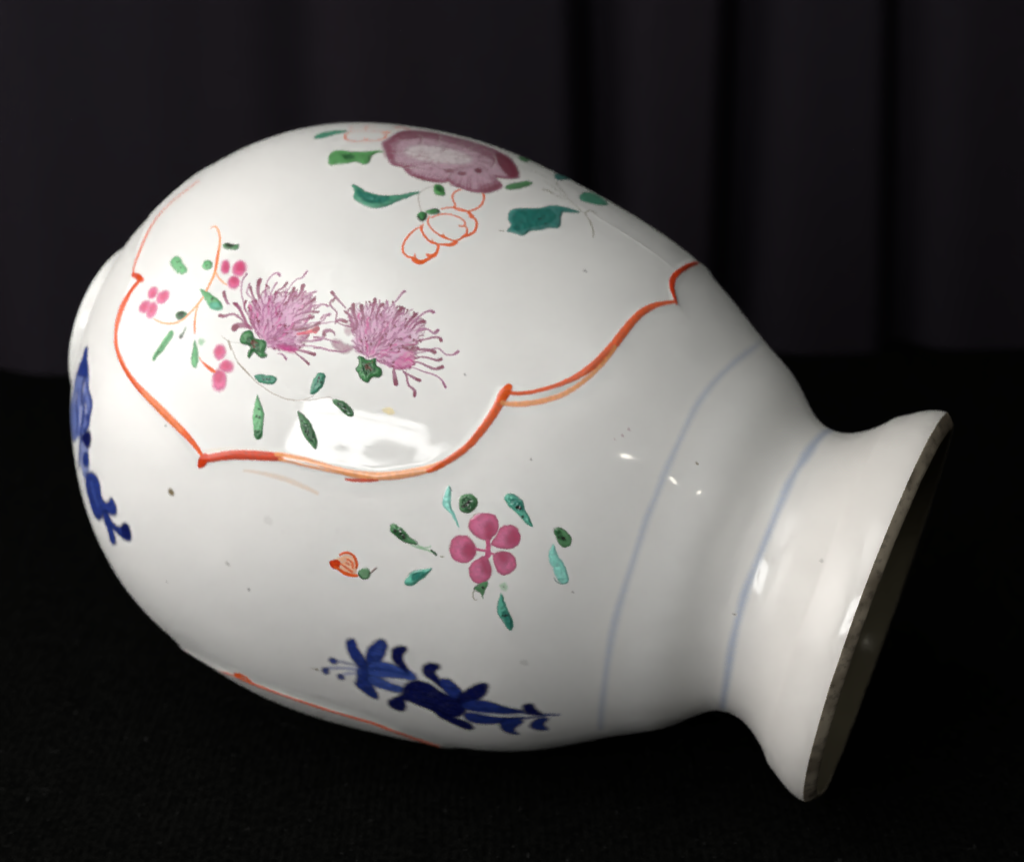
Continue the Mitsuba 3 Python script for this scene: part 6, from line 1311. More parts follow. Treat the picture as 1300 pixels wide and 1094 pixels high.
('l',[11381,-1450,11380,-1501],[.07,.12],'plum',0.69,0.07),
('l',[11185,201,11171,538],[.07,.09],'plum_white',0.5,0.07),
('l',[11371,172,11380,308],[.07,.1],'plum',0.82,0.07),
('l',[11665,-1339,11716,-1432],[.07,.11],'plum_white',0.5,0.07),
('l',[10299,154,10233,253],[.07,.09],'plum',0.88,0.07),
('l',[11047,-82,10996,71],[.07,.1],'plum',0.7,0.07),
('l',[11679,-796,11863,-793],[.07,.09],'plum',0.75,0.07),
('l',[11634,-1490,11658,-1548],[.07,.09],'plum',0.83,0.07),
('l',[10904,-1619,10874,-1666],[.07,.11],'plum',0.89,0.07),
('l',[11601,-1363,11654,-1492],[.07,.11],'plum',0.85,0.07),
('l',[11344,-1065,11309,-1199],[.07,.13],'plum_white',0.5,0.07),
('l',[11636,-983,11675,-1015],[.07,.09],'plum',0.74,0.07),
('l',[12137,-108,12228,-2],[.07,.12],'plum_white',0.5,0.07),
('l',[12342,-477,12552,-370],[.07,.12],'plum',0.67,0.07),
('l',[11947,-1609,11969,-1634],[.07,.13],'plum',0.76,0.07),
('l',[11828,-1487,11874,-1547],[.07,.11],'plum',0.57,0.07),
('l',[11071,-299,10947,-54],[.07,.11],'plum_white',0.5,0.07),
('l',[11339,-528,11302,-378],[.07,.12],'plum_white',0.5,0.07),
('l',[11430,-993,11444,-1170],[.07,.1],'plum_white',0.5,0.07),
('l',[11380,-495,11371,-390],[.07,.09],'plum_white',0.5,0.07),
('l',[12279,-866,12460,-859],[.07,.09],'plum_white',0.5,0.07),
('l',[11887,8,11985,194],[.07,.13],'plum',0.65,0.07),
('l',[11861,-549,11981,-474],[.07,.1],'plum_white',0.5,0.07),
('l',[11386,-576,11363,-373],[.07,.1],'plum_white',0.5,0.07),
('l',[11538,222,11610,569],[.07,.12],'plum',0.66,0.07),
('l',[11438,279,11470,509],[.07,.13],'plum',0.69,0.07),
('l',[11419,-581,11421,-476],[.07,.12],'plum',0.66,0.07),
('l',[11432,-285,11441,-161],[.07,.1],'plum',0.74,0.07),
('l',[12193,-1221,12279,-1256],[.07,.13],'plum',0.89,0.07),
('l',[11597,-867,11703,-910],[.07,.1],'plum',0.67,0.07),
('l',[10725,-306,10596,-178],[.07,.09],'plum',0.74,0.07),
('l',[12543,-48,12601,7],[.07,.09],'plum',0.51,0.07),
('l',[10372,-271,10308,-222],[.07,.09],'plum',0.76,0.07),
('l',[11556,-56,11606,159],[.07,.09],'plum',0.52,0.07),
('l',[11361,-952,11306,-1109],[.07,.12],'plum_white',0.5,0.07),
('l',[11255,-1320,11217,-1448],[.07,.1],'plum',0.78,0.07),
('l',[11755,-1079,11814,-1124],[.07,.1],'plum_white',0.5,0.07),
('l',[11751,-1306,11795,-1362],[.07,.1],'plum_white',0.5,0.07),
('l',[11731,23,11774,137],[.07,.11],'plum',0.8,0.07),
('l',[11491,-1010,11514,-1075],[.07,.12],'plum_white',0.5,0.07),
('l',[10474,103,10362,294],[.07,.11],'plum',0.55,0.07),
('l',[10936,485,10921,640],[.07,.09],'plum',0.67,0.07),
('l',[11994,-1503,12044,-1552],[.07,.13],'plum_white',0.5,0.07),
('l',[10721,-801,10569,-790],[.07,.13],'plum',0.88,0.07),
('l',[11296,-650,11211,-547],[.07,.09],'plum',0.74,0.07),
('l',[11857,-1308,11957,-1403],[.07,.13],'plum',0.85,0.07),
('l',[11303,-660,11219,-561],[.07,.13],'plum_white',0.5,0.07),
('l',[11442,-542,11462,-374],[.07,.11],'plum',0.73,0.07),
('l',[11534,-375,11573,-240],[.07,.09],'plum',0.65,0.07),
('l',[12159,-143,12247,-49],[.07,.13],'plum',0.76,0.07),
('l',[10619,-447,10524,-389],[.07,.13],'plum_white',0.5,0.07),
('l',[11642,-1527,11660,-1571],[.07,.1],'plum',0.69,0.07),
('l',[11969,-1474,12023,-1527],[.07,.13],'plum',0.74,0.07),
('l',[11940,-731,12076,-705],[.07,.1],'plum_white',0.5,0.07),
('l',[11666,-1055,11751,-1135],[.07,.1],'plum',0.64,0.07),
('l',[11555,-1417,11572,-1473],[.07,.08],'plum',0.66,0.07),
('l',[10690,-777,10607,-768],[.07,.12],'plum_white',0.5,0.07),
('l',[10572,-618,10390,-555],[.07,.09],'plum',0.58,0.07),
('l',[12103,-756,12175,-746],[.07,.09],'plum',0.67,0.07),
('l',[11314,-1354,11288,-1517],[.07,.1],'plum',0.66,0.07),
('l',[12442,-686,12552,-658],[.07,.12],'plum',0.77,0.07),
('l',[12144,-852,12274,-850],[.07,.12],'plum',0.54,0.07),
('l',[11546,-429,11605,-264],[.07,.1],'plum_white',0.5,0.07),
('l',[12437,351,12485,423],[.07,.11],'plum',0.51,0.07),
('l',[10976,-1508,10944,-1558],[.07,.13],'plum',0.9,0.07),
('l',[11566,-991,11658,-1106],[.07,.11],'plum_white',0.5,0.07),
('l',[11479,-408,11515,-219],[.07,.13],'plum',0.69,0.07),
('l',[12118,-982,12231,-1001],[.07,.1],'plum',0.73,0.07),
('l',[11046,461,11037,643],[.07,.13],'plum',0.57,0.07),
('l',[11797,-1158,11889,-1234],[.07,.11],'plum',0.7,0.07),
('l',[11545,74,11602,341],[.07,.11],'plum',0.56,0.07),
('l',[12073,496,12152,671],[.07,.11],'plum',0.87,0.07),
('l',[12353,247,12440,374],[.07,.1],'plum',0.56,0.07),
('l',[11557,-1450,11572,-1502],[.07,.12],'plum',0.68,0.07),
('l',[11556,-931,11593,-968],[.07,.12],'plum',0.62,0.07),
('l',[11803,-953,11873,-978],[.07,.1],'plum_white',0.5,0.07),
('l',[11680,-999,11743,-1044],[.07,.1],'plum',0.77,0.07),
('l',[12106,-983,12253,-1007],[.07,.11],'plum_white',0.5,0.07),
('l',[11984,-1295,12024,-1323],[.07,.1],'plum',0.77,0.07),
('l',[11028,-320,10890,-91],[.07,.12],'plum',0.81,0.07),
('l',[11236,-891,11106,-961],[.07,.09],'plum',0.84,0.07),
('l',[11261,-1386,11242,-1459],[.07,.13],'plum',0.69,0.07),
('l',[11714,-1015,11756,-1043],[.07,.13],'plum_white',0.5,0.07),
('l',[12076,-656,12232,-607],[.07,.12],'plum',0.62,0.07),
('l',[11409,641,11445,855],[.07,.09],'plum',0.8,0.07),
('l',[11371,-611,11342,-489],[.07,.11],'plum',0.59,0.07),
('l',[10546,-571,10474,-542],[.07,.11],'plum',0.77,0.07),
('l',[11450,68,11475,275],[.07,.13],'plum_white',0.5,0.07),
('l',[11215,482,11228,726],[.07,.1],'plum',0.61,0.07),
('l',[11385,-979,11363,-1109],[.07,.12],'plum_white',0.5,0.07),
('l',[11683,-895,11787,-932],[.07,.09],'plum_white',0.5,0.07),
('l',[11429,-465,11436,-354],[.07,.12],'plum_white',0.5,0.07),
('l',[11367,-253,11363,-49],[.07,.11],'plum',0.71,0.07),
('l',[11439,-537,11461,-331],[.07,.12],'plum',0.6,0.07),
('l',[11359,-267,11354,-165],[.07,.11],'plum',0.88,0.07),
('l',[11675,-1284,11703,-1330],[.07,.1],'plum',0.65,0.07),
('l',[12331,-837,12425,-830],[.07,.11],'plum',0.84,0.07),
('l',[11605,-875,11758,-940],[.07,.12],'plum',0.84,0.07),
('l',[10659,73,10529,341],[.07,.11],'plum',0.58,0.07),
('l',[11317,-658,11184,-470],[.07,.13],'plum_white',0.5,0.07),
('l',[10440,233,10342,435],[.07,.1],'plum',0.59,0.07),
('l',[10383,-132,10210,50],[.07,.09],'plum',0.63,0.07),
('l',[10995,-1124,10888,-1200],[.07,.09],'plum_white',0.5,0.07),
('l',[11495,-958,11538,-1050],[.07,.09],'plum',0.62,0.07),
('l',[11178,-823,11104,-831],[.07,.09],'plum_white',0.5,0.07),
('l',[11699,-1068,11802,-1157],[.07,.11],'plum_white',0.5,0.07),
('l',[11456,443,11474,559],[.07,.09],'plum_white',0.5,0.07),
('l',[11619,-1633,11650,-1724],[.07,.1],'plum',0.8,0.07),
('l',[11002,351,10977,579],[.07,.1],'plum_white',0.5,0.07),
('l',[11985,-1544,12027,-1588],[.07,.1],'plum',0.8,0.07),
('l',[11555,-835,11631,-860],[.07,.13],'plum_white',0.5,0.07),
('l',[11631,-1089,11708,-1186],[.07,.11],'plum',0.78,0.07),
('l',[11537,-402,11556,-340],[.07,.11],'plum',0.72,0.07),
('l',[11012,-873,10895,-891],[.07,.1],'plum',0.51,0.07),
('l',[11755,-1067,11878,-1153],[.07,.08],'plum_white',0.5,0.07),
('l',[11389,-1045,11378,-1145],[.07,.09],'plum',0.59,0.07),
('l',[11282,-1723,11271,-1836],[.07,.09],'plum',0.84,0.07),
('l',[10585,509,10537,726],[.07,.09],'plum',0.72,0.07),
('l',[11990,-740,12146,-713],[.07,.09],'plum_white',0.5,0.07),
('l',[11661,-846,11835,-880],[.07,.12],'plum_white',0.5,0.07),
('l',[11687,-1436,11708,-1477],[.07,.09],'plum',0.66,0.07),
('l',[11801,-1486,11846,-1551],[.07,.1],'plum',0.71,0.07),
('l',[10566,-221,10478,-135],[.07,.12],'plum',0.83,0.07),
('l',[11153,-573,11083,-508],[.07,.1],'plum',0.69,0.07),
('l',[11760,-983,11900,-1051],[.07,.13],'plum_white',0.5,0.07),
('l',[12002,-757,12136,-738],[.07,.11],'plum',0.57,0.07),
('l',[10803,455,10770,649],[.07,.12],'plum',0.79,0.07),
('l',[12008,-889,12190,-902],[.07,.08],'plum',0.82,0.07),
('l',[11413,-626,11410,-513],[.07,.1],'plum_white',0.5,0.07),
('l',[11421,-514,11427,-372],[.07,.13],'plum_white',0.5,0.07),
('l',[10998,-740,10927,-727],[.07,.13],'plum',0.51,0.07),
('l',[11503,-1260,11527,-1359],[.07,.12],'plum',0.56,0.07),
('l',[11777,-248,11882,-76],[.07,.1],'plum_white',0.5,0.07),
('l',[11535,-1596,11555,-1684],[.07,.12],'plum',0.59,0.07),
('l',[11401,-575,11391,-374],[.07,.09],'plum_white',0.5,0.07),
('l',[11675,307,11740,531],[.07,.09],'plum',0.69,0.07),
('l',[11312,-637,11238,-525],[.07,.1],'plum_white',0.5,0.07),
('l',[10917,-289,10764,-73],[.07,.13],'plum_white',0.5,0.07),
('l',[11018,-542,10825,-389],[.07,.11],'plum_white',0.5,0.07),
('l',[10857,-57,10736,204],[.07,.13],'plum',0.5,0.07),
('l',[11490,-593,11557,-413],[.07,.12],'plum_white',0.5,0.07),
('l',[10689,-14,10631,81],[.07,.11],'plum',0.82,0.07),
('l',[11524,-985,11591,-1099],[.07,.09],'plum',0.7,0.07),
('l',[11547,-918,11591,-960],[.07,.12],'plum_white',0.5,0.07),
('l',[11633,-1568,11654,-1625],[.07,.09],'plum',0.85,0.07),
('l',[11812,-966,11882,-993],[.07,.1],'plum',0.79,0.07),
('l',[11980,-755,12065,-744],[.07,.1],'plum_white',0.5,0.07),
('l',[11078,-1517,11029,-1619],[.07,.1],'plum',0.88,0.07),
('l',[11557,-926,11620,-985],[.07,.09],'plum_white',0.5,0.07),
('l',[11536,-842,11671,-901],[.07,.12],'plum_white',0.5,0.07),
('l',[11378,31,11382,127],[.07,.11],'plum',0.81,0.07),
('l',[11301,-1099,11272,-1178],[.07,.12],'plum_white',0.5,0.07),
('l',[11049,-8,10980,257],[.07,.11],'plum_white',0.5,0.07),
('l',[11132,-73,11088,116],[.07,.09],'plum',0.53,0.07),
('l',[11539,-660,11633,-558],[.07,.1],'plum_white',0.5,0.07),
('l',[11808,-370,11895,-268],[.07,.12],'plum_white',0.5,0.07),
('l',[10907,-231,10784,-39],[.07,.12],'plum',0.78,0.07),
('l',[11858,-1306,11924,-1369],[.07,.12],'plum_white',0.5,0.07),
('l',[10641,383,10559,712],[.07,.11],'plum_white',0.5,0.07),
('l',[10501,-147,10389,-25],[.07,.09],'plum',0.9,0.07),
('l',[11608,-1021,11684,-1105],[.07,.12],'plum_white',0.5,0.07),
('l',[11269,547,11300,849],[.07,.12],'plum_white',0.5,0.07),
('l',[12069,-1010,12186,-1037],[.07,.12],'plum',0.53,0.07),
('l',[11367,-608,11336,-489],[.07,.12],'plum_white',0.5,0.07),
('l',[11817,-644,11998,-564],[.07,.11],'plum_white',0.5,0.07),
('l',[12456,-661,12546,-637],[.07,.09],'plum_white',0.5,0.07),
('l',[11780,-1116,11845,-1166],[.07,.13],'plum',0.89,0.07),
('l',[10702,-684,10571,-650],[.07,.1],'plum',0.62,0.07),
('l',[12508,-552,12563,-532],[.07,.12],'plum',0.61,0.07),
('l',[11899,-991,12013,-1028],[.07,.13],'plum_white',0.5,0.07),
('l',[11427,-967,11435,-1110],[.07,.12],'plum_white',0.5,0.07),
('l',[11545,-1016,11583,-1079],[.07,.12],'plum',0.63,0.07),
('l',[10784,284,10700,640],[.07,.11],'plum',0.51,0.07),
('l',[12400,-763,12474,-752],[.07,.13],'plum',0.83,0.07),
('l',[11839,-389,11921,-303],[.07,.09],'plum',0.77,0.07),
('l',[11718,-1471,11787,-1594],[.07,.1],'plum',0.74,0.07),
('l',[11958,-1167,12094,-1242],[.07,.11],'plum',0.53,0.07),
('l',[11757,-1168,11794,-1204],[.07,.13],'plum',0.71,0.07),
('l',[11743,-1204,11838,-1307],[.07,.11],'plum',0.53,0.07),
('l',[11509,-256,11531,-146],[.07,.12],'plum',0.85,0.07),
('l',[11855,616,11898,742],[.07,.11],'plum',0.54,0.07),
('l',[11527,-640,11646,-472],[.07,.12],'plum_white',0.5,0.07),
('l',[11880,-781,11976,-773],[.07,.09],'plum_white',0.5,0.07),
('l',[11378,-59,11386,146],[.07,.13],'plum_white',0.5,0.07),
('l',[10874,-130,10821,-39],[.07,.13],'plum',0.51,0.07),
('l',[10343,-184,10198,-52],[.07,.13],'plum',0.71,0.07),
('l',[11271,-581,11174,-425],[.07,.09],'plum',0.6,0.07),
('l',[11486,-1215,11503,-1295],[.07,.09],'plum',0.66,0.07),
('l',[11404,-1000,11400,-1072],[.07,.1],'plum_white',0.5,0.07),
('l',[11451,-352,11459,-280],[.07,.1],'plum',0.51,0.07),
('l',[11072,-518,10912,-363],[.07,.12],'plum',0.62,0.07),
('l',[10959,-1593,10902,-1690],[.07,.12],'plum',0.63,0.07),
('l',[11386,-1563,11387,-1680],[.07,.13],'plum',0.5,0.07),
('l',[11204,-104,11160,158],[.07,.11],'plum_white',0.5,0.07),
('l',[11907,-1463,12001,-1564],[.07,.08],'plum',0.64,0.07),
('l',[11467,-944,11514,-1083],[.07,.11],'plum_white',0.5,0.07),
('l',[11471,-1043,11484,-1100],[.07,.08],'plum_white',0.5,0.07),
('l',[11547,-834,11694,-884],[.07,.11],'plum',0.8,0.07),
('l',[11369,-593,11351,-513],[.07,.09],'plum_white',0.5,0.07),
('l',[11284,-1325,11254,-1457],[.07,.11],'plum',0.56,0.07),
('l',[11564,-29,11630,244],[.07,.12],'plum',0.58,0.07),
('l',[11767,-944,11827,-966],[.07,.13],'plum_white',0.5,0.07),
('l',[11213,-1517,11177,-1654],[.07,.1],'plum',0.85,0.07),
('l',[11760,-1262,11851,-1366],[.07,.11],'plum',0.64,0.07),
('l',[11073,478,11069,750],[.07,.13],'plum',0.87,0.07),
('l',[10648,-409,10493,-298],[.07,.11],'plum',0.69,0.07),
('l',[12109,-1050,12264,-1089],[.07,.13],'plum_white',0.5,0.07),
('l',[11712,-519,11822,-410],[.07,.08],'plum',0.6,0.07),
('l',[11904,-1058,12010,-1105],[.07,.12],'plum_white',0.5,0.07),
('l',[11613,-1188,11671,-1289],[.07,.1],'plum',0.82,0.07),
('l',[11699,-393,11757,-308],[.07,.12],'plum_white',0.5,0.07),
('l',[12164,-1116,12289,-1154],[.07,.1],'plum',0.69,0.07),
('l',[12444,-443,12587,-369],[.07,.1],'plum',0.8,0.07),
('l',[11846,-656,11983,-604],[.07,.1],'plum_white',0.5,0.07),
('l',[11559,-200,11592,-75],[.07,.1],'plum_white',0.5,0.07),
('l',[11708,-1624,11725,-1662],[.07,.09],'plum',0.81,0.07),
('l',[11608,-368,11677,-213],[.07,.13],'plum_white',0.5,0.07),
('l',[10980,-352,10928,-285],[.07,.11],'plum',0.73,0.07),
('l',[11397,-1052,11386,-1236],[.07,.13],'plum',0.89,0.07),
('l',[11647,-416,11706,-317],[.07,.12],'plum',0.8,0.07),
('l',[12116,-522,12243,-458],[.07,.1],'plum',0.73,0.07),
('l',[11108,-225,11022,2],[.07,.1],'plum_white',0.5,0.07),
('l',[11153,308,11146,671],[.07,.09],'plum',0.54,0.07),
('l',[11647,-864,11816,-912],[.07,.13],'plum',0.83,0.07),
('l',[12176,-1315,12221,-1338],[.07,.12],'plum',0.73,0.07),
('l',[11889,-681,12010,-645],[.07,.13],'plum_white',0.5,0.07),
('l',[11063,-453,10960,-331],[.07,.08],'plum',0.74,0.07),
('l',[11588,-1496,11621,-1597],[.07,.12],'plum',0.61,0.07),
('l',[11505,-1570,11522,-1664],[.07,.11],'plum',0.53,0.07),
('l',[11109,-1173,11003,-1298],[.07,.12],'plum_white',0.5,0.07),
('l',[11410,-54,11431,216],[.07,.13],'plum',0.54,0.07),
('l',[11458,-1772,11462,-1807],[.07,.11],'plum',0.59,0.07),
('l',[11152,-697,11039,-652],[.07,.13],'plum',0.56,0.07),
('l',[11458,-307,11469,-219],[.07,.13],'plum',0.58,0.07),
('l',[11066,-1238,10961,-1364],[.07,.09],'plum',0.75,0.07),
('l',[12061,-1026,12141,-1046],[.07,.13],'plum',0.69,0.07),
('l',[11731,-951,11874,-1014],[.07,.13],'plum_white',0.5,0.07),
('l',[11089,-346,11025,-238],[.07,.09],'plum',0.66,0.07),
('l',[11915,-1257,11960,-1292],[.07,.1],'plum_white',0.5,0.07),
('l',[12103,-1175,12209,-1220],[.07,.11],'plum',0.59,0.07),
('l',[10256,41,10168,149],[.07,.1],'plum',0.74,0.07),
('l',[11549,-1609,11566,-1676],[.07,.1],'plum_white',0.5,0.07),
('l',[11138,-800,10992,-799],[.07,.12],'plum_white',0.5,0.07),
('l',[11043,-193,10989,-72],[.07,.13],'plum_white',0.5,0.07),
('l',[11392,-1169,11388,-1243],[.07,.1],'plum_white',0.5,0.07),
('l',[11911,-948,11973,-963],[.07,.1],'plum',0.65,0.07),
('l',[10995,517,10987,868],[.07,.13],'plum_white',0.5,0.07),
('l',[10995,302,10961,563],[.07,.09],'plum',0.75,0.07),
('l',[11225,-595,11145,-507],[.07,.13],'plum_white',0.5,0.07),
('l',[11624,-1023,11686,-1088],[.07,.1],'plum',0.8,0.07),
('l',[11084,-668,10927,-598],[.07,.12],'plum',0.89,0.07),
('l',[11315,-631,11220,-471],[.07,.11],'plum_white',0.5,0.07),
('l',[11286,-1355,11268,-1439],[.07,.12],'plum',0.82,0.07),
('l',[11311,-586,11242,-438],[.07,.1],'plum_white',0.5,0.07),
('l',[11225,-420,11179,-314],[.07,.09],'plum_white',0.5,0.07),
('l',[11715,-641,11835,-574],[.07,.11],'plum_white',0.5,0.07),
('l',[11315,-1428,11297,-1573],[.07,.13],'plum',0.68,0.07),
('l',[12125,-566,12315,-481],[.07,.11],'plum_white',0.5,0.07),
('l',[12006,-1066,12084,-1094],[.07,.1],'plum_white',0.5,0.07),
('l',[12491,-688,12557,-672],[.07,.1],'plum',0.78,0.07),
('l',[11907,-1239,11959,-1279],[.07,.13],'plum',0.57,0.07),
('l',[11855,-1532,11915,-1611],[.07,.1],'plum',0.83,0.07),
('l',[11712,-1154,11763,-1208],[.07,.09],'plum',0.79,0.07),
('l',[11472,-1031,11514,-1192],[.07,.09],'plum',0.67,0.07),
('l',[11099,-631,10923,-525],[.07,.13],'plum_white',0.5,0.07),
('l',[11617,-928,11751,-1014],[.07,.11],'plum_white',0.5,0.07),
('l',[12126,-224,12300,-50],[.07,.12],'plum',0.64,0.07),
('l',[11576,-1630,11589,-1679],[.07,.12],'plum',0.52,0.07),
('l',[11438,218,11455,360],[.07,.12],'plum',0.79,0.07),
('l',[11664,-1523,11714,-1634],[.07,.12],'plum',0.86,0.07),
('l',[12409,-713,12559,-679],[.07,.13],'plum',0.54,0.07),
('l',[11645,-1494,11679,-1575],[.07,.1],'plum',0.65,0.07),
('l',[11197,80,11175,331],[.07,.1],'plum_white',0.5,0.07),
('p',[10810,-1451,10827,-1112,10683,-711,10426,-680,10158,-821,10202,-1228,10425,-1458,10655,-1529],'plum_pale',0.8,0.4),
('p',[11458,-1640,11268,-1429,10994,-1314,10891,-1522,11098,-1634,11326,-1706],'plum_pale',0.6,0.4),
('l',[10033,-1122,10144,-998,10259,-868],[.15,.12,.06],'plum',0.55,0.09),
('l',[10563,-1644,10616,-1461,10673,-1266],[.15,.12,.06],'plum',0.55,0.09),
('l',[10448,-1596,10517,-1416,10590,-1225],[.15,.12,.06],'plum_pale',0.55,0.09),
('l',[10197,-1445,10258,-1348,10320,-1248],[.15,.12,.06],'plum',0.55,0.09),
('l',[10502,-1619,10543,-1492,10585,-1360],[.15,.12,.06],'plum',0.55,0.09),
('l',[10460,-1601,10493,-1514,10527,-1424],[.15,.12,.06],'plum',0.55,0.09),
('l',[10093,-1247,10155,-1168,10219,-1086],[.15,.12,.06],'plum',0.55,0.09),
('l',[10150,-1358,10254,-1219,10361,-1073],[.15,.12,.06],'plum',0.55,0.09),
('l',[10412,-1580,10451,-1484,10491,-1385],[.15,.12,.06],'plum',0.55,0.09),
('l',[10663,-1684,10692,-1548,10723,-1406],[.15,.12,.06],'plum_pale',0.55,0.09),
('l',[10224,-1491,10371,-1225,10531,-931],[.15,.12,.06],'plum',0.55,0.09),
('l',[10361,-1558,10413,-1440,10467,-1317],[.15,.12,.06],'plum',0.55,0.09),
('l',[10643,-1676,10660,-1522,10681,-1362],[.15,.12,.06],'plum_pale',0.55,0.09),
('l',[10333,-1545,10390,-1423,10450,-1295],[.15,.12,.06],'plum',0.55,0.09),
('l',[9983,-1013,10044,-970,10105,-927],[.15,.12,.06],'plum_pale',0.55,0.09),
('l',[10557,-1642,10608,-1470,10662,-1289],[.15,.12,.06],'plum',0.55,0.09),
('l',[9960,-959,10068,-878,10178,-794],[.15,.12,.06],'plum',0.55,0.09),
('l',[10043,-1144,10174,-1025,10308,-899],[.15,.12,.06],'plum',0.55,0.09),
('l',[10420,-1584,10513,-1357,10614,-1112],[.15,.12,.06],'plum',0.55,0.09),
('l',[10707,-1701,10731,-1517,10758,-1323],[.15,.12,.06],'plum',0.55,0.09),
('l',[10027,-1111,10153,-998,10281,-879],[.15,.12,.06],'plum',0.55,0.09),
('l',[10192,-1436,10289,-1277,10390,-1110],[.15,.12,.06],'plum',0.55,0.09),
('l',[10434,-1590,10514,-1391,10599,-1177],[.15,.12,.06],'plum',0.55,0.09),
('l',[10663,-1684,10692,-1543,10724,-1397],[.15,.12,.06],'plum',0.55,0.09),
('l',[10306,-1533,10390,-1364,10479,-1184],[.15,.12,.06],'plum_pale',0.55,0.09),
('l',[10596,-1658,10626,-1517,10658,-1370],[.15,.12,.06],'plum',0.55,0.09),
('l',[10710,-1702,10728,-1552,10749,-1396],[.15,.12,.06],'plum',0.55,0.09),
('l',[10379,-1566,10456,-1392,10536,-1208],[.15,.12,.06],'plum',0.55,0.09),
('l',[10216,-1478,10289,-1351,10365,-1219],[.15,.12,.06],'plum',0.55,0.09),
('l',[10132,-1324,10251,-1175,10374,-1017],[.15,.12,.06],'plum_pale',0.55,0.09),
('l',[10111,-1283,10158,-1230,10205,-1177],[.15,.12,.06],'plum',0.55,0.09),
('l',[10615,-1665,10633,-1588,10651,-1509],[.15,.12,.06],'plum',0.55,0.09),
('l',[10525,-1629,10542,-1566,10560,-1503],[.15,.12,.06],'plum_pale',0.55,0.09),
('l',[10155,-1366,10260,-1218,10369,-1061],[.15,.12,.06],'plum_pale',0.55,0.09),
('l',[10017,-1088,10134,-992,10254,-891],[.15,.12,.06],'plum',0.55,0.09),
('l',[10187,-1426,10273,-1291,10361,-1150],[.15,.12,.06],'plum',0.55,0.09),
('l',[10036,-1130,10157,-1027,10280,-918],[.15,.12,.06],'plum_pale',0.55,0.09),
('l',[10328,-1543,10414,-1364,10504,-1173],[.15,.12,.06],'plum_pale',0.55,0.09),
('l',[10455,-1599,10507,-1444,10562,-1282],[.15,.12,.06],'plum_pale',0.55,0.09),
('l',[10177,-1407,10236,-1310,10298,-1210],[.15,.12,.06],'plum_pale',0.55,0.09),
('l',[10147,-1352,10265,-1179,10389,-994],[.15,.12,.06],'plum',0.55,0.09),
('l',[10372,-1563,10481,-1320,10598,-1056],[.15,.12,.06],'plum',0.55,0.09),
('l',[10081,-1223,10142,-1158,10205,-1092],[.15,.12,.06],'plum_pale',0.55,0.09),
('l',[9969,-980,10056,-920,10143,-858],[.15,.12,.06],'plum',0.55,0.09),
('l',[10095,-1252,10174,-1147,10254,-1038],[.15,.12,.06],'plum',0.55,0.09),
('l',[10119,-1298,10224,-1174,10331,-1044],[.15,.12,.06],'plum_pale',0.55,0.09),
('l',[11463,-1861,11480,-1732,11500,-1598],[.15,.12,.06],'plum_pale',0.55,0.09),
('l',[11249,-1819,11257,-1708,11266,-1593],[.15,.12,.06],'plum',0.55,0.09),
('l',[10814,-1698,10818,-1592,10823,-1482],[.15,.12,.06],'plum_pale',0.55,0.09),
('l',[11099,-1769,11111,-1648,11125,-1523],[.15,.12,.06],'plum_pale',0.55,0.09),
('l',[10913,-1738,10909,-1648,10906,-1556],[.15,.12,.06],'plum_pale',0.55,0.09),
('l',[11307,-1849,11306,-1755,11306,-1658],[.15,.12,.06],'plum',0.55,0.09),
('l',[11163,-1732,11174,-1613,11187,-1489],[.15,.12,.06],'plum_pale',0.55,0.09),
('l',[11275,-1839,11291,-1711,11310,-1577],[.15,.12,.06],'plum',0.55,0.09),
('l',[11191,-1784,11201,-1667,11213,-1546],[.15,.12,.06],'plum_pale',0.55,0.09),
('l',[11352,-1800,11355,-1696,11360,-1589],[.15,.12,.06],'plum',0.55,0.09),
('l',[10883,-1647,10890,-1534,10899,-1416],[.15,.12,.06],'plum_pale',0.55,0.09),
('l',[11372,-1813,11391,-1680,11413,-1541],[.15,.12,.06],'plum_pale',0.55,0.09),
('l',[11090,-1734,11099,-1617,11111,-1497],[.15,.12,.06],'plum',0.55,0.09),
('l',[10899,-1632,10914,-1503,10931,-1369],[.15,.12,.06],'plum_pale',0.55,0.09),
('l',[11108,-1726,11121,-1603,11135,-1476],[.15,.12,.06],'plum',0.55,0.09),
('l',[10935,-1751,10937,-1648,10941,-1542],[.15,.12,.06],'plum_pale',0.55,0.09),
('l',[11405,-1839,11404,-1746,11403,-1650],[.15,.12,.06],'plum',0.55,0.09),
('l',[11487,-1805,11497,-1691,11508,-1573],[.15,.12,.06],'plum_pale',0.55,0.09),
('l',[10993,-1674,10997,-1567,11003,-1457],[.15,.12,.06],'plum_pale',0.55,0.09),
('l',[11460,-1862,11452,-1783,11444,-1701],[.15,.12,.06],'plum_pale',0.55,0.09),
('l',[11177,-1792,11195,-1661,11215,-1523],[.15,.12,.06],'plum',0.55,0.09),
('l',[11191,-1757,11185,-1672,11180,-1584],[.15,.12,.06],'plum',0.55,0.09),
('l',[11189,-1764,11200,-1644,11214,-1520],[.15,.12,.06],'plum_pale',0.55,0.09),
('l',[10884,-1720,10899,-1592,10917,-1459],[.15,.12,.06],'plum',0.55,0.09),
('l',[11379,-1783,11391,-1662,11406,-1536],[.15,.12,.06],'plum_pale',0.55,0.09),
('l',[11041,-1746,11044,-1643,11049,-1536],[.15,.12,.06],'plum',0.55,0.09),
('l',[10946,-1655,10965,-1517,10987,-1374],[.15,.12,.06],'plum',0.55,0.09),
('l',[10841,-1664,10835,-1577,10830,-1488],[.15,.12,.06],'plum',0.55,0.09),
('l',[11254,-1801,11251,-1710,11249,-1618],[.15,.12,.06],'plum',0.55,0.09),
('l',[10982,-1758,10997,-1629,11015,-1496],[.15,.12,.06],'plum',0.55,0.09),
('l',[10836,-230,10762,-92,10658,24],[.12,.21,.15],'plum_dark',0.75,0.12),
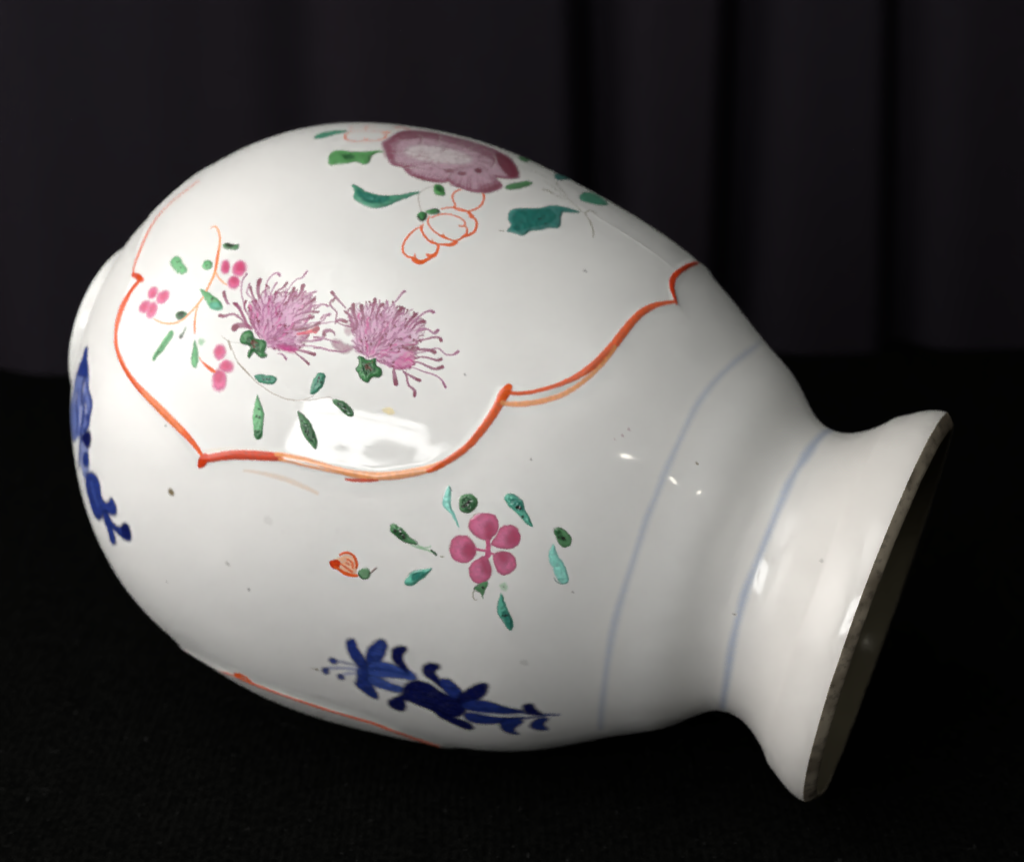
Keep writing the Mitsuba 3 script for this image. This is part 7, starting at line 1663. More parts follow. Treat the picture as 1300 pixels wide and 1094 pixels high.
('l',[10782,-387,10659,-321,10530,-303],[.12,.21,.15],'plum_dark',0.75,0.12),
('l',[10836,-230,10835,154,10735,241],[.12,.21,.15],'plum_dark',0.75,0.12),
('l',[10745,-577,10579,-569,10441,-648],[.12,.21,.15],'plum_dark',0.75,0.12),
('l',[11489,-1252,11220,-1259,10962,-1245,10883,-996,10782,-785],[.12,.21,.15],'plum_dark',0.75,0.12),
('l',[10830,-1577,10876,-1284,10825,-978,10728,-686],[.12,.21,.15],'plum_dark',0.75,0.12),
('l',[10347,-778,10199,-876,10124,-966],[.12,.21,.15],'plum_dark',0.75,0.12),
('p',[10795,-1246,10757,-1083,10669,-1092,10712,-1244],'plum_dark',0.7,0.2),
('p',[10608,-868,10596,-680,10503,-733,10512,-893],'plum_dark',0.8,0.2),
('p',[11044,-1280,10944,-1145,10880,-1207,10950,-1336],'plum_dark',0.6,0.2),
('p',[10784,609,10645,695,10292,346,9957,-199,10019,-449,10312,-254],'plum_dark',0.75,0.35),
('p',[10268,-1300,10132,-1020,9989,-929,9987,-1187,10116,-1479],'plum_dark',0.5,0.4),
('p',[12582,-255,12397,374,11993,619,12130,-212,12318,-524],'plum_dark',0.4,0.4),
('p',[11543,-1796,11162,-1769,10888,-1659,11121,-1849,11443,-1862],'plum_dark',0.5,0.3),
('l',[12046,-1432,11804,-1546,11572,-1482,11413,-1273],[.12,.27,.12],'plum_dark',0.6,0.14),
('l',[11993,-1469,11753,-1580,11522,-1514,11363,-1305],[.09,.21,.09],'plum_white',0.5,0.16),
('l',[11627,561,11263,114,10973,76],[.12,.27,.12],'plum_dark',0.6,0.14),
('l',[11552,466,11203,56,10916,26],[.09,.21,.09],'plum_white',0.5,0.16),
('l',[12416,340,12074,-150,11955,-580],[.12,.27,.12],'plum_dark',0.6,0.14),
('l',[12333,229,12009,-219,11896,-632],[.09,.21,.09],'plum_white',0.5,0.16),
('l',[10989,684,10615,85,10463,-451],[.12,.27,.12],'plum_dark',0.6,0.14),
('l',[10923,607,10562,41,10415,-483],[.09,.21,.09],'plum_white',0.5,0.16),
('l',[12069,718,11804,34,11579,-236],[.12,.27,.12],'plum_dark',0.6,0.14),
('l',[11976,580,11739,-35,11521,-289],[.09,.21,.09],'plum_white',0.5,0.16),
('l',[12292,-1212,12109,-1145,11969,-960],[.12,.27,.12],'plum_dark',0.6,0.14),
('l',[12236,-1256,12054,-1188,11914,-1003],[.09,.21,.09],'plum_white',0.5,0.16),
('l',[11710,-1665,11604,-1548,11350,-1528],[.12,.27,.12],'plum_dark',0.6,0.14),
('l',[11660,-1696,11555,-1580,11302,-1558],[.09,.21,.09],'plum_white',0.5,0.16),
 ]),
 ('outlined_blossom', 0.04, [
('l',[10630,-3055,10693,-3181,10731,-3417,10705,-3609,10612,-3742,10485,-3776,10402,-3752,10276,-3784,10188,-3677,10129,-3543,10120,-3370,10190,-3261,10293,-3279,10451,-3218,10582,-3118,10648,-3020],[.23,.27,.31,.31,.31,.35,.47,.62,.55,.47,.39,.35,.31,.31,.31,.23],'orange_line',0.95,0.1),
('l',[10412,-3797,10273,-3791,10200,-3684],[.47,.78,.47],'orange_line',0.95,0.12),
('l',[10406,-3714,10438,-3663],[.27,.16],'orange_line',0.95,0.1),
('l',[10223,-3575,10129,-3543,10116,-3410],[.55,.7,.31],'orange_line',0.9,0.14),
('l',[10629,-2963,10575,-3113,10472,-3209,10293,-3279,10124,-3235,9996,-3174,9923,-3051],[.23,.23,.27,.31,.35,.62,.7],'orange_line',0.95,0.11),
('l',[10268,-3264,10327,-3212],[.23,.16],'orange_line',0.9,0.1),
('l',[10624,-2722,10583,-2865,10461,-2978,10281,-3050,10116,-3061,9945,-3019,9871,-2877,9846,-2765],[.23,.27,.27,.27,.31,.31,.39,.55],'orange_line',0.95,0.1),
('l',[10149,-3059,10212,-2984],[.31,.16],'orange_line',0.95,0.1),
('l',[10202,-3047,10091,-3045],[.47,.31],'orange_line',0.9,0.1),
('l',[10569,-2736,10465,-2559,10318,-2467,10148,-2449,10022,-2488,9982,-2588,10054,-2638],[.23,.27,.27,.27,.27,.27,.31],'orange_line',0.95,0.1),
('l',[9982,-2588,9888,-2646,9858,-2773],[.27,.27,.39],'orange_line',0.95,0.1),
('l',[10530,-2431,10383,-2272,10221,-2205,10053,-2214,9892,-2309,9793,-2447,9766,-2633,9852,-2817],[.23,.27,.31,.35,.35,.39,.43,.55],'orange_line',0.95,0.1),
('l',[10077,-2233,9959,-2307,10004,-2314],[.39,.39,.31],'orange_line',0.9,0.1),
('l',[10498,-1680,10549,-1809,10519,-2001,10399,-2143,10371,-2263],[.23,.27,.27,.27,.31],'orange_line',0.95,0.1),
('l',[10371,-2263,10171,-2239,10024,-2075,9993,-1835,10047,-1622,10115,-1514],[.27,.35,.35,.31,.35,.47],'orange_line',0.95,0.1),
 ]),
 ('outlined_blossom_001', 0.03, [
('l',[12750,-152,12890,-178,13114,-278,13334,-389,13430,-574,13377,-847,13212,-1034,13018,-1015,12810,-890,12667,-705,12705,-421],[.39,.35,.27,.23,.27,.35,.35,.27,.31,.35,.47],'orange_line',0.85,0.12),
('l',[12809,-278,12738,-142],[.86,.47],'orange_line',0.8,0.16),
('l',[13491,-347,13603,-45,13484,66,13366,181,13172,132],[.23,.23,.2,.27,.23],'orange_line',0.6,0.14),
('l',[13269,-170,13350,74],[.39],'orange_line',0.7,0.14),
('l',[12838,295,12784,558,12572,384,12416,340],[.55,.86,.39,.31],'orange_line',0.7,0.16),
('l',[12956,-837,12880,-853],[.47,.39],'orange_line',0.8,0.14),
 ]),
 ('leaf_014', 0.1, [
('p',[13977,-974,13975,-695,13834,-562,13672,-469,13522,-458,13537,-668,13650,-853,13752,-1056,13876,-1099],'green_sea',0.95,0.16),
('l',[13876,-1099,13977,-974,13975,-695,13834,-562],[.04,.12,.09,.04],'teal_dark',0.8,0.1),
 ]),
 ('leaf_015', 0.16, [
('p',[13172,-1909,13227,-1682,13146,-1546,12922,-1520,12689,-1450,12496,-1304,12298,-1233,12413,-1399,12422,-1606,12366,-1775,12418,-1897,12570,-1862,12736,-1991,12892,-2077,12993,-2141],'green_mid',0.95,0.16),
('p',[12944,-1733,12774,-1670,12697,-1813,12838,-1866],'green_dark',0.75,0.3),
('l',[12413,-1399,12422,-1606,12366,-1775,12418,-1897,12570,-1862,12736,-1991,12892,-2077],[.04,.12,.12,.12,.12,.12,.04],'green_dark',0.8,0.1),
('l',[12836,-1598,12839,-1623],[.2],'ink',0.8,0.1),
('l',[12601,-1605,12573,-1627],[.18],'ink',0.8,0.1),
('l',[12843,-1592,12837,-1614],[.25],'ink',0.8,0.1),
 ]),
 ('leaf_016', 0.16, [
('p',[12296,-2582,12182,-2578,11979,-2648,11771,-2667,11521,-2586,11328,-2458,11206,-2317,11079,-2216,11157,-2412,11294,-2645,11412,-2853,11559,-3003,11740,-3029,11962,-2982,12093,-2893,12156,-2746],'green_sea',0.95,0.16),
('p',[12113,-2704,11833,-2735,11489,-2646,11478,-2789,11639,-2914,11902,-2911],'teal_dark',0.75,0.3),
('l',[11521,-2586,11328,-2458,11206,-2317,11079,-2216,11157,-2412,11294,-2645,11412,-2853,11559,-3003],[.04,.12,.12,.12,.12,.12,.12,.04],'teal_dark',0.8,0.1),
('l',[11711,-2907,11689,-2913],[.13],'ink',0.8,0.1),
('l',[11518,-2608,11528,-2622],[.19],'ink',0.8,0.1),
('l',[11518,-2668,11521,-2646],[.16],'ink',0.8,0.1),
 ]),
 ('leaf_017', 0.14, [
('p',[10959,-1877,10916,-1800,10822,-1804,10676,-2002,10700,-2097,10800,-2124,10902,-2020],'green_mid',0.95,0.16),
('p',[10911,-1873,10817,-1865,10750,-1998,10820,-2020],'green_dark',0.75,0.3),
('l',[10822,-1804,10676,-2002,10700,-2097],[.04,.12,.09],'green_dark',0.8,0.1),
 ]),
 ('stem_002', 0.03, [
('l',[10923,-1786,11008,-2005,11075,-2224,11014,-2405,10887,-2587,10796,-2682],[.12,.15,.18,.18,.18,.18],'brown',0.55,0.12),
 ]),
 ('sepal', 0.14, [
('p',[10827,-2798,10811,-2691,10719,-2693,10652,-2812,10679,-2909,10775,-2886],'green',1,0.12),
('l',[10786,-2845,10683,-2902,10661,-2794,10719,-2693],[.27,.33,.27,.24],'ink',0.85,0.1),
('p',[10739,-2656,10689,-2564,10584,-2484,10525,-2517,10556,-2604,10655,-2693],'green',1,0.12),
('l',[10669,-2540,10568,-2484,10521,-2545,10568,-2612],[.24,.27,.27,.15],'ink',0.8,0.1),
 ]),
 ('leaf_018', 0.1, [
('p',[9894,-988,9909,-771,9831,-487,9748,-243,9651,-185,9640,-454,9709,-762,9805,-962],'green',0.95,0.16),
('l',[9805,-962,9894,-988,9909,-771,9831,-487],[.04,.12,.09,.04],'green_dark',0.8,0.1),
 ]),
 ('leaf_019', 0.18, [
('p',[9281,-2226,9291,-2031,9388,-1907,9484,-1677,9442,-1495,9299,-1297,9126,-1082,9049,-869,8913,-627,8701,-476,8529,-386,8634,-638,8731,-775,8685,-1006,8582,-1284,8587,-1428,8693,-1529,8801,-1734,8924,-1902,8952,-2020,9004,-2156,9148,-2197],'teal_mid',0.95,0.16),
('p',[9351,-1903,9342,-1495,9122,-1242,8907,-962,8725,-1227,8906,-1723,9025,-1968,9153,-2115],'teal_dark',0.75,0.3),
('l',[9281,-2226,9291,-2031,9388,-1907,9484,-1677,9442,-1495,9299,-1297,9126,-1082,9049,-869,8913,-627,8701,-476,8529,-386],[.04,.12,.12,.12,.12,.12,.12,.12,.12,.12,.04],'teal_dark',0.8,0.1),
('l',[8937,-1275,8931,-1305],[.18],'ink',0.8,0.1),
('l',[9162,-1827,9170,-1826],[.13],'ink',0.8,0.1),
('l',[8939,-1418,8941,-1432],[.17],'ink',0.8,0.1),
('l',[8970,-1502,8969,-1476],[.23],'ink',0.8,0.1),
('l',[8948,-1442,8959,-1435],[.23],'ink',0.8,0.1),
('l',[8808,-1495,8809,-1524],[.27],'ink',0.8,0.1),
 ]),
 ('leaf_020', 0.1, [
('p',[8840,371,8948,1023,8871,1339,8610,1324,8422,1021,8466,567,8595,333,8737,237],'green_sea',0.95,0.16),
('l',[8595,333,8737,237,8840,371,8948,1023],[.04,.12,.09,.04],'teal_dark',0.8,0.1),
 ]),
 ('leaf_021', 0.08, [
('p',[9718,1211,9717,2145,9639,2365,9459,1041,9496,749],'teal_mid',0.95,0.16),
 ]),
 ('leaf_022', 0.08, [
('p',[10540,1202,10497,1978,10460,1790,10268,905],'green',0.95,0.16),
 ]),
 ('stem_003', 0.03, [
('l',[10169,387,9976,431,9773,543,9611,490],[.12,.18,.21,.15],'olive',0.6,0.12),
('l',[9628,180,9403,143,9095,-14,8845,-116,8571,-281,8421,-354,8230,-573,8073,-817,7964,-1086],[.12,.18,.18,.21,.24,.24,.24,.21,.15],'olive',0.7,0.12),
('l',[9392,-266,9259,-211,9117,-218,8931,-165],[.3,.36,.21,.15],'olive',0.8,0.12),
('l',[9431,530,9253,298,8977,40],[.27,.24,.15],'olive',0.75,0.12),
('l',[8434,-318,8447,-62,8379,36,8319,-48],[.18,.24,.21,.12],'olive',0.7,0.12),
 ]),
 ('leaf_fleck_001', 0, [
('l',[9392,-2302,9333,-2253],[.3,.24],'olive',0.6,0.12),
 ]),
 ('blossom_003__petal', 0.07, [
('p',[7241,-8296,7398,-8300,7560,-8226,7636,-8123,7628,-7975,7549,-7850,7399,-7769,7258,-7759,7156,-7869,7123,-8039,7165,-8203],'rose',0.96,0.16),
('p',[7294,-8191,7387,-8194,7485,-8150,7531,-8088,7526,-7999,7478,-7924,7388,-7875,7304,-7870,7242,-7936,7223,-8038,7248,-8136],'rose_light',0.5,0.6),
('p',[7370,-8078,7299,-7921,7188,-8013,7210,-8252,7283,-8244],'rose_deep',0.62,0.75),
('l',[7241,-8296,7398,-8300,7560,-8226,7636,-8123,7628,-7975,7549,-7850],[.15],'rose_deep',0.35,0.2),
 ]),
 ('blossom_003__petal_001', 0.07, [
('p',[7170,-8355,7139,-8194,7114,-8020,7044,-7912,6916,-7856,6788,-7904,6707,-8046,6709,-8200,6807,-8325,6978,-8381,7092,-8379],'rose',0.96,0.16),
('p',[7082,-8270,7064,-8173,7049,-8068,7006,-8003,6929,-7970,6853,-8000,6804,-8084,6806,-8176,6864,-8251,6967,-8285,7035,-8284],'rose_light',0.5,0.6),
('p',[6946,-8061,6840,-7923,6733,-8055,6766,-8202,6898,-8246],'rose_deep',0.62,0.75),
('l',[7170,-8355,7139,-8194,7114,-8020,7044,-7912,6916,-7856,6788,-7904],[.15],'rose_deep',0.35,0.2),
 ]),
 ('blossom_003__petal_002', 0.07, [
('p',[7080,-8544,6992,-8437,6858,-8403,6733,-8449,6647,-8596,6661,-8758,6774,-8890,6886,-8896,6981,-8786,7050,-8670],'rose',0.96,0.16),
('p',[6995,-8582,6942,-8518,6861,-8498,6786,-8526,6735,-8614,6743,-8710,6811,-8790,6878,-8793,6935,-8728,6977,-8658],'rose_light',0.5,0.6),
('p',[7009,-8486,6877,-8443,6812,-8595,6911,-8660],'rose_deep',0.62,0.75),
('l',[7080,-8544,6992,-8437,6858,-8403,6733,-8449,6647,-8596,6661,-8758],[.15],'rose_deep',0.35,0.2),
 ]),
 ('blossom_003__petal_003', 0.07, [
('p',[7195,-8598,7117,-8691,7046,-8840,7026,-9008,7088,-9150,7218,-9207,7345,-9142,7419,-8994,7401,-8818,7303,-8685],'rose',0.96,0.16),
('p',[7203,-8723,7156,-8779,7113,-8869,7102,-8969,7138,-9053,7216,-9088,7293,-9049,7337,-8961,7326,-8855,7268,-8774],'rose_light',0.5,0.6),
('p',[7243,-8699,7115,-8759,7059,-8949,7159,-8945],'rose_deep',0.62,0.75),
('l',[7195,-8598,7117,-8691,7046,-8840,7026,-9008,7088,-9150,7218,-9207],[.15],'rose_deep',0.35,0.2),
 ]),
 ('blossom_003__petal_004', 0.07, [
('p',[7387,-8512,7525,-8361,7648,-8329,7764,-8379,7839,-8502,7833,-8680,7754,-8835,7613,-8888,7469,-8834,7383,-8711,7369,-8589],'rose',0.96,0.16),
('p',[7471,-8547,7554,-8456,7628,-8436,7697,-8466,7743,-8541,7739,-8648,7691,-8741,7607,-8772,7520,-8739,7469,-8666,7460,-8593],'rose_light',0.5,0.6),
('p',[7608,-8488,7476,-8443,7391,-8580,7439,-8713,7583,-8711],'rose_deep',0.62,0.75),
('l',[7387,-8512,7525,-8361,7648,-8329,7764,-8379,7839,-8502,7833,-8680],[.15],'rose_deep',0.35,0.2),
 ]),
 ('blossom_003__centre', 0.05, [
('l',[7234,-8293,7190,-8445,7165,-8571],[.72,.66,.84],'rose',1,0.12),
('l',[7399,-8522,7287,-8512,7178,-8492],[.54,.36,.36],'rose',1,0.12),
('l',[7171,-8523,7071,-8524],[.36,.3],'rose',1,0.12),
('l',[7165,-8571,7180,-8661],[.66,.6],'rose',1,0.14),
('l',[7184,-8410,7104,-8333],[.3,.18],'rose',0.5,0.2),
 ]),
 ('leaf_023', 0.1, [
('p',[8174,-7517,8101,-7593,8062,-7751,7962,-7936,7781,-8207,7849,-8166,7993,-8010,8147,-7924,8186,-7859,8200,-7676],'teal_light',0.95,0.16),
('l',[8179,-7528,8136,-7543,8093,-7590],[.09,.15,.09],'teal_dark',0.8,0.12),
 ]),
 ('leaf_024', 0.22, [
('p',[7907,-7757,7915,-7634,7826,-7544,7698,-7537,7616,-7618,7604,-7757,7674,-7863,7777,-7907,7870,-7855],'green',0.95,0.16),
('p',[7880,-7653,7711,-7590,7634,-7753,7782,-7839],'green_dark',0.75,0.3),
('l',[7604,-7757,7674,-7863,7777,-7907,7870,-7855],[.04,.12,.09,.04],'green_dark',0.8,0.1),
('l',[7766,-7737,7758,-7739],[.2],'ink',0.8,0.1),
('l',[7808,-7774,7798,-7781],[.23],'ink',0.8,0.1),
('l',[7816,-7785,7811,-7794],[.19],'ink',0.8,0.1),
('l',[7761,-7709,7774,-7718],[.45],'ink',0.8,0.1),
('l',[7715,-7797,7713,-7800],[.36],'ink',0.8,0.1),
('l',[7744,-7661,7757,-7675],[.39],'ink',0.8,0.1),
('l',[7826,-7798,7838,-7804],[.39],'ink',0.8,0.1),
('l',[7767,-7750,7782,-7748],[.39],'ink',0.8,0.1),
('l',[7755,-7692,7750,-7689],[.42],'ink',0.8,0.1),
 ]),
 ('leaf_025', 0.2, [
('p',[7195,-7361,7155,-7286,7014,-7273,6879,-7336,6805,-7458,6695,-7567,6569,-7759,6691,-7735,6864,-7630,7038,-7530,7151,-7441],'teal',0.95,0.16),
('p',[7069,-7377,6918,-7351,6822,-7481,6891,-7540],'teal_dark',0.75,0.3),
('l',[7155,-7286,7014,-7273,6879,-7336,6805,-7458,6695,-7567],[.04,.12,.12,.12,.04],'teal_dark',0.8,0.1),
('l',[6782,-7632,6792,-7621],[.36],'ink',0.8,0.1),
('l',[6912,-7479,6925,-7475],[.39],'ink',0.8,0.1),
('l',[6870,-7475,6882,-7478],[.32],'ink',0.8,0.1),
('l',[6929,-7483,6938,-7486],[.38],'ink',0.8,0.1),
('l',[6881,-7478,6886,-7467],[.43],'ink',0.8,0.1),
('l',[6907,-7456,6920,-7460],[.27],'ink',0.8,0.1),
 ]),
 ('leaf_026', 0.16, [
('p',[6181,-7743,6167,-7632,6051,-7626,5917,-7686,5822,-7818,5845,-7955,5936,-8003,6039,-7945,6115,-7845],'green',0.95,0.16),
('p',[6203,-7663,6114,-7666,6016,-7757,5931,-7855,6047,-7858],'green_dark',0.75,0.3),
('l',[6167,-7632,6051,-7626,5917,-7686,5822,-7818],[.04,.12,.09,.04],'green_dark',0.8,0.1),
('l',[6076,-7830,6079,-7823],[.25],'ink',0.8,0.1),
('l',[6004,-7799,6015,-7812],[.26],'ink',0.8,0.1),
('l',[5994,-7817,5984,-7814],[.43],'ink',0.8,0.1),
 ]),
 ('leaf_027', 0.12, [
('p',[6123,-7991,6010,-8172,5855,-8329,5733,-8540,5671,-8756,5756,-8835,5880,-8730,6039,-8474,6151,-8251],'teal_light',0.95,0.16),
('l',[5938,-8726,5815,-8829,5685,-8760],[.09,.15,.09],'teal_dark',0.8,0.12),
 ]),
 ('leaf_028', 0.18, [
('p',[6775,-9299,6676,-9449,6584,-9652,6485,-9823,6433,-10010,6479,-10140,6584,-10001,6712,-9816,6774,-9661,6784,-9477],'teal',0.95,0.16),
('p',[6679,-9675,6558,-9722,6461,-9976,6504,-10064,6615,-9890],'teal_dark',0.75,0.3),
('l',[6479,-10140,6584,-10001,6712,-9816,6774,-9661,6784,-9477],[.04,.12,.12,.12,.04],'teal_dark',0.8,0.1),
('l',[6582,-9757,6570,-9750],[.21],'ink',0.8,0.1),
('l',[6665,-9766,6667,-9775],[.27],'ink',0.8,0.1),
('l',[6619,-9782,6611,-9761],[.35],'ink',0.8,0.1),
 ]),
 ('leaf_029', 0.08, [
('p',[7249,-9340,7178,-9195,7068,-9108,7031,-9150,7051,-9334,7063,-9499,7142,-9379],'green',0.95,0.16),
('l',[7142,-9379,7249,-9340,7178,-9195],[.04,.12,.09],'ink',0.8,0.1),
('l',[7105,-9275,7090,-9278],[.29],'ink',0.8,0.1),
('l',[7104,-9256,7119,-9257],[.28],'ink',0.8,0.1),
 ]),
 ('tendril', 0.03, [
('l',[7227,-9333,7251,-9447,7216,-9544,7166,-9555],[.18,.18,.18,.12],'olive',0.7,0.1),
 ]),
 ('leaf_030', 0.05, [
('p',[6824,-9125,6765,-9065,6700,-9108,6695,-9204,6760,-9233],'green_light',0.5,0.35),
('l',[6766,-9142,6770,-9135],[.09],'ink',0.8,0.1),
('l',[6751,-9146,6745,-9149],[.1],'ink',0.8,0.1),
 ]),
 ('leaf_031', 0.18, [
('p',[8950,-8613,8914,-8523,8809,-8533,8660,-8608,8541,-8679,8405,-8761,8539,-8806,8705,-8783,8881,-8716],'green',0.95,0.16),
('p',[8889,-8624,8761,-8611,8594,-8697,8637,-8760,8820,-8727],'green_dark',0.75,0.3),
('l',[8541,-8679,8405,-8761,8539,-8806,8705,-8783],[.04,.12,.09,.04],'green_dark',0.8,0.1),
('l',[8654,-8714,8665,-8713],[.4],'ink',0.8,0.1),
('l',[8837,-8639,8830,-8649],[.39],'ink',0.8,0.1),
('l',[8733,-8674,8744,-8692],[.27],'ink',0.8,0.1),
('l',[8752,-8611,8762,-8601],[.39],'ink',0.8,0.1),
('l',[8722,-8653,8726,-8648],[.23],'ink',0.8,0.1),
('l',[8666,-8671,8675,-8673],[.33],'ink',0.8,0.1),
 ]),
 ('stem_004', 0.05, [
('l',[8580,-8756,8422,-8815,8247,-8820,8099,-8835],[.42,.36,.3,.24],'green_light',0.6,0.2),
('l',[8517,-8718,8311,-8793,8167,-8728],[.18,.24,.18],'green_light',0.5,0.16),
('l',[8136,-8799,8042,-8859],[.3,.42],'green_dark',0.9,0.12),
('l',[7948,-8867,7907,-8860],[.21,.18],'olive',0.7,0.12),
 ]),
 ('leaf_032', 0.16, [
('p',[8474,-9579,8434,-9447,8360,-9304,8216,-9229,8047,-9140,8135,-9347,8225,-9480,8305,-9599,8413,-9645],'teal',0.95,0.16),
('p',[8378,-9360,8262,-9288,8150,-9268,8237,-9415,8343,-9467],'teal_dark',0.75,0.3),
('l',[8434,-9447,8360,-9304,8216,-9229,8047,-9140],[.04,.12,.09,.04],'teal_dark',0.8,0.1),
 ]),
 ('bud', 0.08, [
('p',[9840,-9640,9718,-9483,9576,-9369,9454,-9393,9372,-9513,9351,-9689,9494,-9755,9678,-9717],'orange_thin',0.7,0.25),
('p',[9859,-9613,9795,-9552,9677,-9551,9659,-9651,9748,-9748,9835,-9704],'orange_deep',1,0.14),
('l',[9700,-9421,9582,-9339,9460,-9362,9378,-9482,9370,-9578],[.3,.39,.42,.42,.3],'orange',1,0.13),
('l',[9742,-9689,9631,-9734,9493,-9761,9335,-9734],[.48,.54,.6,.48],'orange',1,0.14),
('l',[9654,-9593,9543,-9637,9432,-9683],[.3,.36,.42],'orange',0.85,0.14),
('l',[9558,-9471,9463,-9504,9431,-9599],[.3,.33,.3],'orange',0.85,0.14),
('l',[9559,-9543,9498,-9556],[.36,.3],'orange',0.7,0.14),
 ]),
 ('bud__sepal', 0.12, [
('p',[9312,-9692,9273,-9572,9164,-9525,9092,-9601,9102,-9715,9196,-9771],'green',0.9,0.16),
('l',[9317,-9660,9266,-9737,9197,-9762],[.18,.24,.15],'green_dark',0.9,0.1),
('l',[9106,-9605,9059,-9539,9015,-9458],[.15,.27,.24],'brown_deep',0.8,0.1),
 ]),
 ('blue_spray', 0, [
('p',[9358,-11284,9242,-11200,9175,-11364,9081,-11524,8989,-11669,8958,-11796,9080,-11939,9215,-11802,9321,-11594],'blue',1,0.3),
('p',[8989,-11646,8965,-11394,8842,-11138,8702,-11006,8623,-11081,8639,-11341,8706,-11586,8823,-11759,8943,-11804],'blue',1,0.3),
('p',[8917,-11485,8807,-11230,8710,-11112,8685,-11314,8795,-11574],'blue_wash',0.25,0.4),
('p',[9157,-12043,8973,-11825,8853,-11922,8919,-12198,8842,-12543,8820,-12890,8927,-12876,9098,-12714,9209,-12535,9164,-12247],'blue',1,0.3),
('l',[9628,-11945,9398,-11908,9125,-11908],[.27,.24,.3],'blue',0.65,0.25),
('l',[9797,-12314,9619,-12160,9126,-12006],[.27,.21,.24],'blue_wash',0.7,0.25),
('l',[9494,-12415,9409,-12274,9129,-12121],[.21,.21,.24],'blue_wash',0.6,0.25),
('p',[9699,-11974,9641,-11880,9557,-11916,9608,-12023],'blue',0.95,0.25),
('p',[9852,-12365,9783,-12231,9735,-12312,9795,-12428],'blue',0.95,0.25),
('p',[9556,-12427,9489,-12323,9431,-12388,9498,-12476],'blue',0.9,0.25),
('p',[8913,-11732,8616,-11599,8319,-11631,8080,-11736,8048,-11921,8255,-11969,8614,-12052,8916,-12095],'blue_mid',1,0.3),
('l',[8913,-11897,8613,-11808,8197,-11825],[.3,.42,.3],'blue',0.7,0.3),
('p',[8917,-12120,8705,-12113,8497,-12213,8288,-12266,8324,-12444,8566,-12484,8807,-12445,8953,-12316],'blue_mid',1,0.3),
('l',[8856,-12122,8555,-12131,8196,-12100],[.36,.42,.3],'blue_wash',0.35,0.3),
('p',[8508,-11295,8458,-11129,8287,-11049,8246,-11141,8317,-11272,8263,-11519,8198,-11729,8348,-11641,8470,-11502],'blue_deep',1,0.3),
('p',[8273,-12260,8136,-12002,7930,-11930,7723,-12014,7547,-12169,7254,-12305,7111,-12503,7182,-12903,7461,-13127,7749,-12955,8040,-12808,8276,-12716,8458,-12731,8326,-12501],'blue_deep',1,0.3),
('p',[8609,-12920,8457,-12700,8305,-12698,8283,-13038,8373,-13202,8524,-13181,8604,-13048],'blue_deep',1,0.3),
('p',[7923,-11566,7858,-11384,7656,-11343,7627,-11448,7698,-11563,7579,-11816,7547,-12010,7725,-11862,7875,-11715],'blue_deep',1,0.3),
('p',[7608,-11825,7466,-11708,7287,-11882,7167,-12170,7313,-12321,7488,-12151],'blue',1,0.3),
('p',[7254,-12305,7083,-11935,6916,-11743,6753,-11688,6726,-11865,6806,-12151,6964,-12352,7140,-12510],'blue_deep',1,0.3),
('p',[7741,-12821,7456,-13055,7167,-13183,7026,-13504,7140,-13619,7392,-13406,7642,-13157],'blue_deep',1,0.3),
('p',[7199,-12525,6906,-12282,6589,-12356,6301,-12534,6070,-12685,6303,-12768,6650,-12741,6999,-12728],'blue',1,0.3),
('p',[7119,-12821,6770,-12855,6423,-12940,6075,-12972,6431,-13165,6729,-13252,7021,-13223,7158,-13036],'blue',1,0.3),
('l',[6533,-12667,6186,-12707,5840,-12852,5433,-12993],[.48,.48,.6,.3],'blue',0.95,0.25),
('l',[6425,-13013,6076,-13010,5696,-12978],[.42],'blue',0.9,0.25),
('p',[6490,-13163,6309,-13019,6080,-13126,6177,-13354,6265,-13605,6210,-13864,6352,-13784,6481,-13536],'blue',1,0.3),
('p',[5959,-13403,5846,-13137,5697,-13057,5612,-13165,5708,-13393,5652,-13756,5786,-13749,5910,-13602],'blue',1,0.3),
('p',[6070,-12550,6013,-12393,5897,-12406,5838,-12616,5724,-12894,5869,-12861,6013,-12728],'blue_deep',1,0.3),
('l',[6914,-12810,6535,-12787,6131,-12876],[.18,.27,.18],'blue_wash',0.4,0.2),
 ]),
 ('blue_spray_001', 0, [
('p',[17422,-8680,16759,-8261,16441,-8477,16285,-8746,16024,-8864,15983,-9090,15991,-9429,16252,-9822,16578,-10219,17217,-10968,17700,-10886,17814,-10395,17579,-9560,17581,-9106],'blue_wash',0.9,0.25),
('p',[16417,-9992,16033,-9714,15828,-10268,15797,-10651,16100,-11077,16360,-10724],'blue_wash',0.8,0.25),
('p',[17305,-7940,17071,-7817,16878,-8079,16641,-8256,16603,-8419,16991,-8629,17402,-8749,17448,-8535,17284,-8248],'blue',1,0.2),
('l',[17339,-8636,17515,-9007,17532,-9523,17522,-10095,17377,-10544,17028,-10755],[.42,.42,.48,.48,.48,.6],'blue',0.9,0.2),
('l',[17065,-9140,17014,-9560,16765,-9825,16732,-10251],[.78,.9,.78,.54],'blue',0.95,0.2),
('l',[16742,-8575,16717,-9025,16538,-9195],[.66,.78,.54],'blue_deep',0.9,0.2),
('l',[16603,-8419,16375,-8705,16070,-8888,16032,-9159,16040,-9460],[.42,.42,.54,.48,.36],'blue',0.9,0.2),
('l',[16470,-9019,16358,-9399,16405,-9888,16412,-10373,16485,-11113],[.54,.66,.72,.72,.9],'blue',1,0.2),
('l',[16188,-9336,16023,-9449,16194,-9781],[.72,.66,.48],'blue',0.95,0.2),
('l',[17136,-9288,17218,-9610],[.36,.3],'porcelain',0.45,0.2),
('l',[16617,-9383,16517,-9784],[.33,.27],'porcelain',0.45,0.2),
('l',[16345,-9125,16251,-9288],[.3,.27],'porcelain',0.4,0.2),
('l',[16649,-8711,16648,-8893],[.24],'porcelain',0.4,0.2),
